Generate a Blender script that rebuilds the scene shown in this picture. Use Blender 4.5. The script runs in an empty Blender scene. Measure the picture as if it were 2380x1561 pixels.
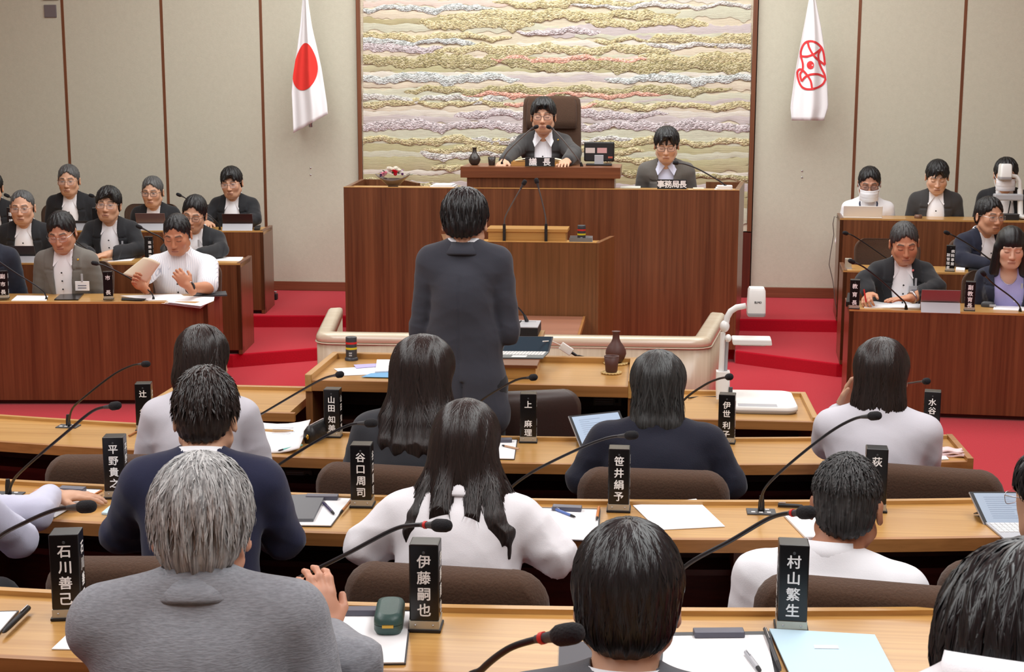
import bpy, math, random
import numpy as np
from mathutils import Matrix, Vector
S = bpy.context.scene
COL = S.collection
R_ = math.radians
# ------------------------------------------------------------------ camera
FPX, CW, CH = 3333.0, 2380.0, 1561.0
_y, _p, _r = R_(5.5), R_(9.6), R_(0.1)
_f = np.array([-math.sin(_y)*math.cos(_p), math.cos(_y)*math.cos(_p), -math.sin(_p)])
_rt = np.array([math.cos(_y), math.sin(_y), 0.0]); _up = np.cross(_rt, _f)
_r2 = _rt*math.cos(_r)+_up*math.sin(_r); _u2 = -_rt*math.sin(_r)+_up*math.cos(_r)
CAM = np.array([0.0, 0.0, 2.02])
cd = bpy.data.cameras.new('camera'); cd.sensor_width = 36.0; cd.lens = 36.0*FPX/CW; cd.clip_end = 100
cam = bpy.data.objects.new('camera', cd); COL.objects.link(cam)
M = Matrix.Identity(4)
for i in range(3):
    M[i][0], M[i][1], M[i][2], M[i][3] = _r2[i], _u2[i], -_f[i], CAM[i]
cam.matrix_world = M
cd.dof.use_dof = True; cd.dof.focus_distance = 6.5; cd.dof.aperture_fstop = 40.0
S.camera = cam
def ray(x, y):
    return _r2*((x-CW/2)/FPX)-_u2*((y-CH/2)/FPX)+_f
def P(x, y, Y):
    d = ray(x, y); return CAM+d*(Y/d[1])
def G(x, y, Z):
    d = ray(x, y); return CAM+d*((Z-CAM[2])/d[2])
# ------------------------------------------------------------------ world, lights, exposure
S.view_settings.view_transform = 'Standard'; S.view_settings.look = 'None'
S.view_settings.exposure = 0.22; S.view_settings.gamma = 1.0; S.view_settings.use_curve_mapping = False
w = bpy.data.worlds.new('world'); S.world = w; w.use_nodes = True
w.node_tree.nodes['Background'].inputs[0].default_value = (1, 0.97, 0.93, 1)
w.node_tree.nodes['Background'].inputs[1].default_value = 0.3
def area(name, loc, sx, sy, power, rot=(0, 0, 0), col=(0.955, 1.0, 0.99)):
    l = bpy.data.lights.new(name, 'AREA'); l.shape = 'RECTANGLE'; l.size = sx; l.size_y = sy
    l.energy = power; l.color = col
    o = bpy.data.objects.new(name, l); COL.objects.link(o); o.location = loc; o.rotation_euler = rot
    return o
area('ceiling_lamp', (-3.2, 3.0, 4.42), 1.6, 6.5, 175)
area('ceiling_lamp', (1.4, 3.0, 4.42), 1.6, 6.5, 175)
area('ceiling_lamp', (-3.6, 9.3, 4.42), 2.0, 4.2, 95)
area('ceiling_lamp', (1.8, 9.3, 4.42), 2.0, 4.2, 95)
area('ceiling_lamp', (-0.85, 10.4, 4.42), 2.6, 2.4, 85)
area('ceiling_lamp', (-0.85, 11.6, 4.42), 5.0, 0.5, 60, rot=(R_(20), 0, 0))
# ------------------------------------------------------------------ helpers
def lin(c):
    c = c/255.0
    return c/12.92 if c <= 0.04045 else ((c+0.055)/1.055)**2.4
def rgb(r, g, b): return (lin(r), lin(g), lin(b))
MATS = {}
def nd(t, ty, **k):
    n = t.nodes.new(ty)
    for a, b in k.items():
        if a.startswith('i_'):
            n.inputs[a[2:].replace('_', ' ')].default_value = b
        else: setattr(n, a, b)
    return n
def base_mat(name):
    m = bpy.data.materials.new(name); m.use_nodes = True
    t = m.node_tree; b = t.nodes['Principled BSDF']; MATS[name] = m
    return m, t, b
def plain(name, col, rough=0.5, metal=0.0, noise=0.0, nscale=60.0, bump=0.0, spec=0.5, coat=0.0, emis=None, sheen=0.0, stretch=(1, 1, 1)):
    if name in MATS: return MATS[name]
    m, t, b = base_mat(name)
    b.inputs['Base Color'].default_value = (*col, 1); b.inputs['Roughness'].default_value = rough
    b.inputs['Metallic'].default_value = metal; b.inputs['Specular IOR Level'].default_value = spec
    b.inputs['Coat Weight'].default_value = coat; b.inputs['Coat Roughness'].default_value = 0.25
    b.inputs['Sheen Weight'].default_value = sheen
    if emis:
        b.inputs['Emission Color'].default_value = (*emis[:3], 1); b.inputs['Emission Strength'].default_value = emis[3]
    if noise or bump:
        tc = nd(t, 'ShaderNodeTexCoord'); mp = nd(t, 'ShaderNodeMapping'); mp.inputs['Scale'].default_value = stretch
        n = nd(t, 'ShaderNodeTexNoise'); n.inputs['Scale'].default_value = nscale; n.inputs['Detail'].default_value = 4
        t.links.new(tc.outputs['Object'], mp.inputs[0]); t.links.new(mp.outputs[0], n.inputs['Vector'])
        if noise:
            mx = nd(t, 'ShaderNodeMixRGB', blend_type='MIX')
            mx.inputs[1].default_value = (*[c*(1-noise) for c in col], 1); mx.inputs[2].default_value = (*[min(1, c*(1+noise)) for c in col], 1)
            t.links.new(n.outputs[0], mx.inputs[0]); t.links.new(mx.outputs[0], b.inputs['Base Color'])
        if bump:
            bp = nd(t, 'ShaderNodeBump'); bp.inputs['Strength'].default_value = bump; bp.inputs['Distance'].default_value = 0.003
            t.links.new(n.outputs[0], bp.inputs['Height']); t.links.new(bp.outputs[0], b.inputs['Normal'])
    return m
def wood(name, c1, c2, axis, rough=0.35, scale=1.0, coat=0.0, band=9.0):
    """veneer: fine grain drawn out along one axis, with broad veneer bands"""
    if name in MATS: return MATS[name]
    m, t, b = base_mat(name)
    tc = nd(t, 'ShaderNodeTexCoord')
    mp = nd(t, 'ShaderNodeMapping'); s = [70*scale]*3; s[axis] = 1.6*scale; mp.inputs['Scale'].default_value = s
    n = nd(t, 'ShaderNodeTexNoise'); n.inputs['Scale'].default_value = 1.0; n.inputs['Detail'].default_value = 5; n.inputs['Distortion'].default_value = 0.4
    mp2 = nd(t, 'ShaderNodeMapping'); s2 = [band]*3; s2[axis] = 0.15; mp2.inputs['Scale'].default_value = s2
    n2 = nd(t, 'ShaderNodeTexNoise'); n2.inputs['Scale'].default_value = 1.0; n2.inputs['Detail'].default_value = 3
    L = t.links.new
    L(tc.outputs['Object'], mp.inputs[0]); L(mp.outputs[0], n.inputs['Vector'])
    L(tc.outputs['Object'], mp2.inputs[0]); L(mp2.outputs[0], n2.inputs['Vector'])
    ad = nd(t, 'ShaderNodeMath', operation='MULTIPLY_ADD'); ad.inputs[1].default_value = 0.55
    sc = nd(t, 'ShaderNodeMath', operation='MULTIPLY'); sc.inputs[1].default_value = 0.45
    L(n2.outputs[0], sc.inputs[0]); L(n.outputs[0], ad.inputs[0]); L(sc.outputs[0], ad.inputs[2])
    cr = nd(t, 'ShaderNodeValToRGB'); cr.color_ramp.elements[0].position = 0.36; cr.color_ramp.elements[1].position = 0.64
    cr.color_ramp.elements[0].color = (*c1, 1); cr.color_ramp.elements[1].color = (*c2, 1)
    L(ad.outputs[0], cr.inputs[0]); L(cr.outputs[0], b.inputs['Base Color'])
    bp = nd(t, 'ShaderNodeBump'); bp.inputs['Strength'].default_value = 0.08; bp.inputs['Distance'].default_value = 0.001
    L(n.outputs[0], bp.inputs['Height']); L(bp.outputs[0], b.inputs['Normal'])
    b.inputs['Roughness'].default_value = rough; b.inputs['Coat Weight'].default_value = coat; b.inputs['Coat Roughness'].default_value = 0.2
    return m
class MB:
    def __init__(s): s.v = []; s.f = []; s.sm = []
    def add(s, vs, fs, sm=False):
        o = len(s.v); s.v += [tuple(float(c) for c in p) for p in vs]
        for f in fs: s.f.append(tuple(i+o for i in f)); s.sm.append(sm)
        return s
    def box(s, x0, x1, y0, y1, z0, z1):
        return s.hexa([(x0, y0), (x1, y0), (x1, y1), (x0, y1)], z0, z1)
    def hexa(s, poly, z0, z1, sm=False):
        n = len(poly); vs = [(x, y, z0) for x, y in poly]+[(x, y, z1) for x, y in poly]
        fs = [tuple(range(n))[::-1], tuple(range(n, 2*n))]+[(i, (i+1) % n, n+(i+1) % n, n+i) for i in range(n)]
        return s.add(vs, fs, sm)
    def pts8(s, lo, hi):
        n = len(lo)
        return s.add(list(lo)+list(hi), [tuple(range(n))[::-1], tuple(range(n, 2*n))]+[(i, (i+1) % n, n+(i+1) % n, n+i) for i in range(n)])
    def loft(s, rings, sm=True, closed=True, caps=True):
        n = len(rings[0]); vs = [p for r in rings for p in r]; fs = []
        for k in range(len(rings)-1):
            for i in range(n if closed else n-1):
                j = (i+1) % n
                fs.append((k*n+i, k*n+j, (k+1)*n+j, (k+1)*n+i))
        s.add(vs, fs, sm)
        if caps and closed:
            s.add(rings[0], [tuple(range(n))[::-1]], False); s.add(rings[-1], [tuple(range(n))], False)
        return s
    def tube(s, path, r, n=8, caps=True):
        path = [np.array(p, float) for p in path]
        rs = [r]*len(path) if np.isscalar(r) else list(r)
        t0 = path[1]-path[0]; a = np.cross(t0, (0, 0, 1.0))
        if np.linalg.norm(a) < 1e-6*max(1, np.linalg.norm(t0)) or np.linalg.norm(a) < 1e-9: a = np.array([1.0, 0, 0])
        a /= np.linalg.norm(a); rings = []
        for i, p in enumerate(path):
            t = path[min(i+1, len(path)-1)]-path[max(i-1, 0)]; t /= (np.linalg.norm(t)+1e-12)
            a = a-t*np.dot(a, t); a /= (np.linalg.norm(a)+1e-12); b = np.cross(t, a)
            rings.append([p+rs[i]*(a*math.cos(q)+b*math.sin(q)) for q in np.linspace(0, 2*math.pi, n, endpoint=False)])
        return s.loft(rings, True, True, caps)
    def lathe(s, prof, n=24, c=(0, 0, 0), caps=True):
        qs = np.linspace(0, 2*math.pi, n, endpoint=False)
        return s.loft([[(c[0]+r*math.cos(q), c[1]+r*math.sin(q), c[2]+z) for q in qs] for r, z in prof], True, True, caps)
    def grid(s, fn, nu, nv, sm=True):
        vs = [fn(i/nu, j/nv) for j in range(nv+1) for i in range(nu+1)]
        return s.add(vs, [(j*(nu+1)+i, j*(nu+1)+i+1, (j+1)*(nu+1)+i+1, (j+1)*(nu+1)+i) for j in range(nv) for i in range(nu)], sm)
    def sphere(s, c, r, nu=14, nv=8, rot=None):
        rr = (r, r, r) if np.isscalar(r) else r
        rings = []
        for j in range(nv+1):
            th = math.pi*(j/nv); ri = []
            for i in range(nu):
                q = 2*math.pi*i/nu
                p = np.array([rr[0]*math.sin(th)*math.cos(q), rr[1]*math.sin(th)*math.sin(q), -rr[2]*math.cos(th)])
                if rot is not None: p = rot@p
                ri.append(p+np.array(c))
            rings.append(ri)
        return s.loft(rings, True, True, False)
    def merge(s, o, mat=None):
        vs = o.v if mat is None else [tuple(mat@Vector(p)) for p in o.v]
        k = len(s.v); s.v += vs; s.f += [tuple(i+k for i in f) for f in o.f]; s.sm += o.sm
        return s
def mesh_of(name, mb, mat):
    me = bpy.data.meshes.new(name); me.from_pydata(mb.v, [], mb.f)
    me.polygons.foreach_set('use_smooth', mb.sm)
    if mat: me.materials.append(mat)
    me.update(); return me
def obj(name, mb, mat, parent=None, bevel=0.0, seg=2, solid=0.0, label=None):
    o = bpy.data.objects.new(name, mb if isinstance(mb, bpy.types.Mesh) else mesh_of(name, mb, mat)); COL.objects.link(o)
    if parent is not None: o.parent = parent
    if solid:
        m = o.modifiers.new('solid', 'SOLIDIFY'); m.thickness = solid; m.offset = 0
    if bevel:
        m = o.modifiers.new('bevel', 'BEVEL'); m.width = bevel; m.segments = seg; m.limit_method = 'ANGLE'; m.angle_limit = R_(40)
    if label: o['label'] = label
    return o
def tag(o, label, cat, group=None):
    o['label'] = label; o['category'] = cat
    if group: o['group'] = group
    return o
def thing(name, label, cat, loc=(0, 0, 0), rz=0.0, group=None):
    o = bpy.data.objects.new(name, None); COL.objects.link(o); o.empty_display_size = 0.1
    o.location = [float(c) for c in loc]; o.rotation_euler = (0, 0, rz)
    return tag(o, label, cat, group)
def struct(name, mb, mat, parent=None, **k):
    o = obj(name, mb, mat, parent, **k)
    if parent is None: o['kind'] = 'structure'
    return o
def dup(root, loc, rz=None, label=None, group=None):
    r = root.copy(); COL.objects.link(r); r.location = [float(c) for c in loc]
    if rz is not None: r.rotation_euler = (0, 0, rz)
    if label: r['label'] = label
    if group: r['group'] = group
    for ch in list(root.children):
        c = ch.copy(); COL.objects.link(c); c.parent = r
        for g_ in list(ch.children):
            d = g_.copy(); COL.objects.link(d); d.parent = c
    return r
GLY = {}
def glyph(ch, off=0.0):
    """outline of one character as verts and faces, centred in a unit em box"""
    if (ch, off) in GLY: return GLY[(ch, off)]
    c = bpy.data.curves.new('glyph', 'FONT'); c.body = ch; c.offset = off; c.resolution_u = 2
    o = bpy.data.objects.new('glyph', c); COL.objects.link(o)
    dg = bpy.context.evaluated_depsgraph_get(); dg.update()
    me = o.evaluated_get(dg).to_mesh()
    vs = np.array([v.co[:] for v in me.vertices]) if len(me.vertices) else np.zeros((0, 3))
    fs = [tuple(p.vertices) for p in me.polygons]
    if len(vs):
        wd = vs[:, 0].max()-vs[:, 0].min()
        vs[:, 0] -= (vs[:, 0].max()+vs[:, 0].min())/2
        vs[:, 1] -= 0.37 if ord(ch) > 0x2000 else 0.35
    else: wd = 0
    o.evaluated_get(dg).to_mesh_clear()
    bpy.data.objects.remove(o); bpy.data.curves.remove(c)
    GLY[(ch, off)] = (vs, fs, wd); return GLY[(ch, off)]
def write(mb, chars, origin, ux, uy, size, off=0.022):
    """chars: list of (char, x, y) in metres on the plane origin + ux*x + uy*y"""
    origin = np.array(origin, float); ux = np.array(ux, float); uy = np.array(uy, float)
    for ch, x, y in chars:
        vs, fs, wd = glyph(ch)
        nz = np.cross(ux, uy)*0.00012
        for k, (dx, dy) in enumerate(((0, 0), (-off, 0), (off, 0), (0, off*0.8), (0, -off*0.8))):      # heavier strokes
            mb.add([origin+nz*k+ux*(x+(p[0]+dx)*size)+uy*(y+(p[1]+dy)*size) for p in vs], fs, False)
    return mb
def line_chars(text, size, gap=1.0):
    """horizontal run centred on zero"""
    ws = [max(0.28, glyph(c)[2])+0.08 if ord(c) < 0x2000 else 1.0*gap for c in text]; tot = sum(ws); x = -tot/2; out = []
    for c, w_ in zip(text, ws):
        if c not in ' \u3000': out.append((c, (x+w_/2)*size, 0.0))
        x += w_
    return out
# ------------------------------------------------------------------ materials
HONEY = wood('honey_wood', rgb(178, 130, 68), rgb(203, 157, 92), 0, 0.3, 1.0, 0.25, 5.0)
HONEY_Y = wood('honey_wood_cross', rgb(178, 130, 68), rgb(203, 157, 92), 1, 0.3, 1.0, 0.25, 5.0)
EDGE = wood('edge_wood', rgb(146, 98, 52), rgb(178, 124, 70), 0, 0.35)
PANEL = wood('red_brown_veneer', rgb(88, 49, 26), rgb(124, 77, 46), 2, 0.33, 0.8, 0.25, 11.0)
PODW = wood('podium_veneer', rgb(104, 68, 34), rgb(136, 88, 50), 2, 0.35, 1.0, 0.2, 10.0)
WALNUT = wood('walnut_wood', rgb(104, 58, 32), rgb(136, 82, 48), 0, 0.35, 1.0, 0.2)
RAILW = wood('pale_lacquer_wood', rgb(206, 192, 166), rgb(222, 210, 188), 0, 0.24, 0.6, 0.45, 4.0)
RAILP = wood('pale_lacquer_panel', rgb(188, 172, 146), rgb(208, 194, 170), 2, 0.32, 0.8, 0.3, 12.0)
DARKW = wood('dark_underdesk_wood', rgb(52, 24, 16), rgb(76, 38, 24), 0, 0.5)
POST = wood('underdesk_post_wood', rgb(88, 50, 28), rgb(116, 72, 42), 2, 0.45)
RIBW = wood('ribbed_board', rgb(132, 84, 62), rgb(160, 108, 82), 0, 0.5, 2.0)
TRIM = wood('brown_trim_wood', rgb(98, 56, 34), rgb(130, 78, 48), 2, 0.4)
BASEW = wood('baseboard_wood', rgb(112, 62, 42), rgb(136, 80, 56), 0, 0.4)
def fabric_wall():
    m, t, b = base_mat('woven_wall_cloth'); L = t.links.new
    tc = nd(t, 'ShaderNodeTexCoord'); mp = nd(t, 'ShaderNodeMapping'); mp.inputs['Scale'].default_value = (60, 60, 260)
    n = nd(t, 'ShaderNodeTexNoise'); n.inputs['Scale'].default_value = 1.0; n.inputs['Detail'].default_value = 4
    L(tc.outputs['Object'], mp.inputs[0]); L(mp.outputs[0], n.inputs['Vector'])
    n2 = nd(t, 'ShaderNodeTexNoise'); n2.inputs['Scale'].default_value = 26; n2.inputs['Detail'].default_value = 5
    L(tc.outputs['Object'], n2.inputs['Vector'])
    mx = nd(t, 'ShaderNodeMixRGB', blend_type='MIX'); mx.inputs[1].default_value = (*rgb(185, 182, 164), 1); mx.inputs[2].default_value = (*rgb(212, 209, 191), 1)
    ad = nd(t, 'ShaderNodeMath', operation='MULTIPLY_ADD'); ad.inputs[1].default_value = 0.6
    h = nd(t, 'ShaderNodeMath', operation='MULTIPLY'); h.inputs[1].default_value = 0.4
    L(n2.outputs[0], h.inputs[0]); L(n.outputs[0], ad.inputs[0]); L(h.outputs[0], ad.inputs[2])
    L(ad.outputs[0], mx.inputs[0]); L(mx.outputs[0], b.inputs['Base Color']); b.inputs['Roughness'].default_value = 0.9
    bp = nd(t, 'ShaderNodeBump'); bp.inputs['Strength'].default_value = 0.3; bp.inputs['Distance'].default_value = 0.002
    L(n.outputs[0], bp.inputs['Height']); L(bp.outputs[0], b.inputs['Normal'])
    return m
WALLC = fabric_wall()
CARPET = plain('red_carpet', rgb(180, 6, 34), 0.95, noise=0.16, nscale=130, bump=0.5, spec=0.1, sheen=0.25)
CEIL = plain('ceiling_white', rgb(225, 222, 214), 0.9)
BLACK = plain('black_lacquer', rgb(18, 18, 20), 0.25)
BLACKM = plain('black_matt', rgb(24, 24, 27), 0.55)
FOAM = plain('black_foam', rgb(26, 26, 30), 0.95, bump=0.6, nscale=300)
NECK = plain('gooseneck_metal', rgb(48, 48, 52), 0.35, 0.5)
NECKS = plain('gooseneck_silver', rgb(120, 120, 122), 0.3, 0.8)
SILVER = plain('brushed_silver', rgb(190, 186, 172), 0.4, 0.5)
GREYP = plain('grey_plastic', rgb(120, 122, 124), 0.5)
DGREY = plain('dark_grey_plastic', rgb(62, 64, 68), 0.5)
VENT = plain('vent_grey', rgb(128, 124, 116), 0.5)
WHITEP = plain('white_plastic', rgb(236, 236, 234), 0.35)
PALEP = plain('pale_grey_plastic', rgb(176, 178, 184), 0.4)
PAPER = plain('white_paper', rgb(244, 244, 246), 0.8)
PAPERB = plain('pale_blue_paper', rgb(196, 226, 242), 0.8)
CREAM = plain('cream_paper', rgb(226, 212, 186), 0.8)
INK = plain('grey_ink', rgb(120, 124, 140), 0.8)
LETTER = plain('white_lettering', rgb(250, 250, 250), 0.6)
REDI = plain('red_cloth', rgb(228, 44, 40), 0.8)
BROWNF = plain('brown_knit_upholstery', rgb(76, 53, 38), 0.95, noise=0.25, nscale=160, bump=0.7, sheen=0.1)
LEATH = plain('brown_leather', rgb(58, 42, 38), 0.5, bump=0.15, nscale=120)
RED = plain('red_band', rgb(206, 36, 34), 0.5); YEL = plain('yellow_band', rgb(214, 196, 40), 0.5)
CLAY = plain('purple_clay', rgb(84, 52, 46), 0.55, noise=0.1, nscale=40)
DCLAY = plain('dark_glazed_clay', rgb(52, 46, 42), 0.3)
RATTAN = plain('woven_rattan', rgb(206, 176, 116), 0.7, noise=0.3, nscale=300)
GREEN = plain('green_leather_case', rgb(54, 84, 80), 0.4, bump=0.1, nscale=200)
CLOTHW = plain('white_flag_cloth', rgb(244, 244, 247), 0.85)
CHROME = plain('chrome', rgb(200, 200, 205), 0.2, 0.9)
GOLD = plain('gold_metal', rgb(200, 160, 70), 0.3, 0.8)
SCREEN = plain('screen_lit', rgb(120, 135, 155), 0.3, emis=(0.42, 0.53, 0.68, 0.55))
SCREEN2 = plain('screen_lit_dim', rgb(120, 132, 150), 0.3, emis=(0.36, 0.43, 0.52, 0.45))
SCREEND = plain('screen_dark', rgb(40, 60, 72), 0.15)
# ------------------------------------------------------------------ room shell
YW = 13.05
def lvl(name, poly, z0, z1): return struct(name, MB().hexa(poly, z0, z1), CARPET, bevel=0.012, seg=3)
struct('floor', MB().box(-8, 6.5, -3.2, 13.4, -0.1, 0.0), CARPET)
# raised floor towards the back wall: first step, second step
lvl('floor.001', [(-7.9, 9.74), (-3.08, 10.26), (-2.34, 10.72), (-2.34, 11.0), (0.66, 11.0), (0.66, 10.83), (1.36, 10.37), (6.4, 9.95), (6.4, 13.2), (-7.9, 13.2)], -0.02, 0.1)
lvl('floor.002', [(-7.9, 11.05), (-3.28, 11.5), (-2.34, 11.6), (-2.34, 11.9), (0.7, 11.9), (0.7, 11.75), (1.5, 11.76), (6.4, 11.4), (6.4, 13.2), (-7.9, 13.2)], 0.08, 0.2)
# member tiers rise towards the camera
def arc(x, xc=-0.85, r=11.0): return (x-xc)**2/(2*r)
XA = [x*0.5 for x in range(-15, 9)]
def tier(name, y0, z0, z1): return lvl(name, [(-7.5, -3.1), (4.0, -3.1)]+[(x, y0+arc(x)) for x in reversed(XA)], z0, z1)
tier('floor.003', 4.16, -0.02, 0.1); tier('floor.004', 2.99, 0.08, 0.2); tier('floor.005', 1.8, 0.18, 0.32)
wb = struct('wall_back', MB().box(-8, 6.5, YW+0.03, YW+0.2, 0, 4.6), plain('wall_backing', rgb(70, 56, 44), 0.9))
strips = [-7.35, -6.38, -5.417, -4.482, -3.555]
pan = [(-7.35, -6.38), (-6.38, -5.417), (-5.417, -4.482), (-4.482, -3.555), (-3.555, -2.665), (0.905, 1.791), (1.791, 2.69), (2.69, 3.6), (3.6, 4.5), (4.5, 5.4)]
for a, b in pan:
    struct('wall_panel', MB().box(a+0.012, b-0.012, YW-0.004, YW+0.06, 0.285, 4.6), WALLC, wb)
for i, x in enumerate([-7.35, -6.38, -5.417, -4.482, -3.555, 1.791, 2.69, 3.6, 4.5]):
    struct('trim_%d' % (i+1), MB().box(x-0.013, x+0.013, YW-0.007, YW+0.05, 0.285, 4.6), TRIM)
struct('trim_20', MB().box(-2.665, -2.632, YW-0.05, YW+0.05, 0.285, 4.6), TRIM)
struct('trim_21', MB().box(0.868, 0.905, YW-0.05, YW+0.05, 0.8, 4.6), TRIM)
struct('trim_22', MB().box(-2.665, 0.905, YW-0.045, YW+0.05, 0.2, 0.79), wood('dark_red_dado', rgb(76, 28, 18), rgb(98, 42, 26), 2, 0.4))
struct('baseboard_left', MB().box(-7.9, -2.665, YW-0.02, YW+0.05, 0.2, 0.285), BASEW, bevel=0.004)
struct('baseboard_right', MB().box(0.905, 6.4, YW-0.02, YW+0.05, 0.2, 0.295), BASEW, bevel=0.004)
struct('wall_left', MB().box(-8.1, -7.9, -3.2, 13.2, 0, 4.6), WALLC)
struct('wall_right', MB().box(6.4, 6.6, -3.2, 13.2, 0, 4.6), WALLC)
struct('wall_rear', MB().box(-8, 6.5, -3.4, -3.2, 0, 4.6), WALLC)
struct('ceiling', MB().box(-8.1, 6.6, -3.4, 13.3, 4.5, 4.62), CEIL)
# small fittings on the wall
p = P(118, 26, YW)
tag(obj('wall_plate', MB().box(p[0]-0.058, p[0]+0.058, YW-0.016, YW-0.003, p[2]-0.057, p[2]+0.057), plain('taupe_plate', rgb(112, 104, 106), 0.5), bevel=0.004), 'square grey cover plate near the top left of the beige wall', 'wall plate')
p = P(118, -30, YW)
tag(obj('wall_sign', MB().box(p[0]-0.075, p[0]+0.075, YW-0.02, YW-0.003, p[2]-0.115, p[2]+0.14), plain('brown_sign', rgb(104, 70, 58), 0.5), bevel=0.003), 'brown wall fitting cut off by the top edge above the grey cover plate', 'sign')
for (x, y1, y2, side) in ((722, 390, 406, 'left flag'), (1864, 397, 412, 'right flag')):
    t = thing('screw_pair', 'two small screw heads left in the wall below the '+('sun disc flag' if side[0] == 'l' else 'city emblem flag'), 'screws', P(x, (y1+y2)/2, YW-0.004))
    for y in (y1, y2):
        q = P(x, y, YW-0.006)-P(x, (y1+y2)/2, YW-0.004)
        obj('screw', MB().sphere(q, (0.008, 0.006, 0.008), 10, 6), CHROME, t)
# ------------------------------------------------------------------ tapestry of woven bands
TB = {'gold': rgb(198, 184, 132), 'olive': rgb(172, 160, 106), 'grey': rgb(206, 204, 200), 'lilac': rgb(200, 188, 194), 'pink': rgb(232, 206, 196), 'peach': rgb(226, 212, 188),
      'sage': rgb(206, 208, 184), 'coral': rgb(234, 166, 144), 'white': rgb(230, 224, 214), 'green': rgb(186, 181, 128), 'blue': rgb(196, 204, 204)}
def yarn(name, c, rope):
    if 'yarn_'+name in MATS: return MATS['yarn_'+name]
    m, t, b = base_mat('yarn_'+name); L = t.links.new
    tc = nd(t, 'ShaderNodeTexCoord'); mp = nd(t, 'ShaderNodeMapping'); mp.inputs['Scale'].default_value = (62, 62, 84) if rope else (7, 7, 170)
    L(tc.outputs['Object'], mp.inputs[0])
    if rope:      # little knots, each with a shade of its own
        n = nd(t, 'ShaderNodeTexVoronoi'); n.inputs['Scale'].default_value = 1.0; out = n.outputs['Distance']; sh = nd(t, 'ShaderNodeSeparateColor'); L(n.outputs['Color'], sh.inputs[0]); key = sh.outputs[0]
    else:
        n = nd(t, 'ShaderNodeTexNoise'); n.inputs['Scale'].default_value = 1.0; n.inputs['Detail'].default_value = 5; n.inputs['Roughness'].default_value = 0.7; out = n.outputs[0]; key = out
    L(mp.outputs[0], n.inputs['Vector'])
    cr = nd(t, 'ShaderNodeValToRGB'); e = cr.color_ramp.elements
    if rope:
        e[0].position = 0.05; e[1].position = 0.95; e[0].color = (*[x*0.52 for x in c], 1); e[1].color = (*[min(1, x*1.0+0.20) for x in c], 1); x_ = e.new(0.45); x_.color = (*c, 1)
    else:
        e[0].position = 0.3; e[1].position = 0.7; e[0].color = (*[x*0.84 for x in c], 1); e[1].color = (*[min(1, x*1.12+0.02) for x in c], 1)
    n2 = nd(t, 'ShaderNodeTexNoise'); n2.inputs['Scale'].default_value = 2.2; n2.inputs['Detail'].default_value = 3; L(tc.outputs['Object'], n2.inputs['Vector'])
    mx = nd(t, 'ShaderNodeMixRGB', blend_type='MIX'); mx.inputs[2].default_value = (*rgb(222, 214, 196), 1); mm = nd(t, 'ShaderNodeMath', operation='MULTIPLY'); mm.inputs[1].default_value = 0.25 if rope else 0.55
    L(key, cr.inputs[0]); L(n2.outputs[0], mm.inputs[0]); L(mm.outputs[0], mx.inputs[0]); L(cr.outputs[0], mx.inputs[1]); L(mx.outputs[0], b.inputs['Base Color'])
    bp = nd(t, 'ShaderNodeBump'); bp.inputs['Strength'].default_value = 0.8 if rope else 0.6; bp.inputs['Distance'].default_value = 0.010; bp.invert = rope
    L(out, bp.inputs['Height']); L(bp.outputs[0], b.inputs['Normal']); b.inputs['Roughness'].default_value = 0.9
    return m
ta = thing('tapestry', 'wide wool tapestry of wavy cream, gold and lilac bands behind the dais', 'tapestry', (-0.88, YW-0.02, 0.8))
TX0, TX1 = -2.632, 0.868
obj('backing_cloth', MB().box(TX0+0.88, TX1+0.88, -0.004, 0.05, 0.0, 3.75), yarn('cloth', rgb(220, 208, 182), False), ta)
rnd = random.Random(5); lay = [0]
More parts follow.
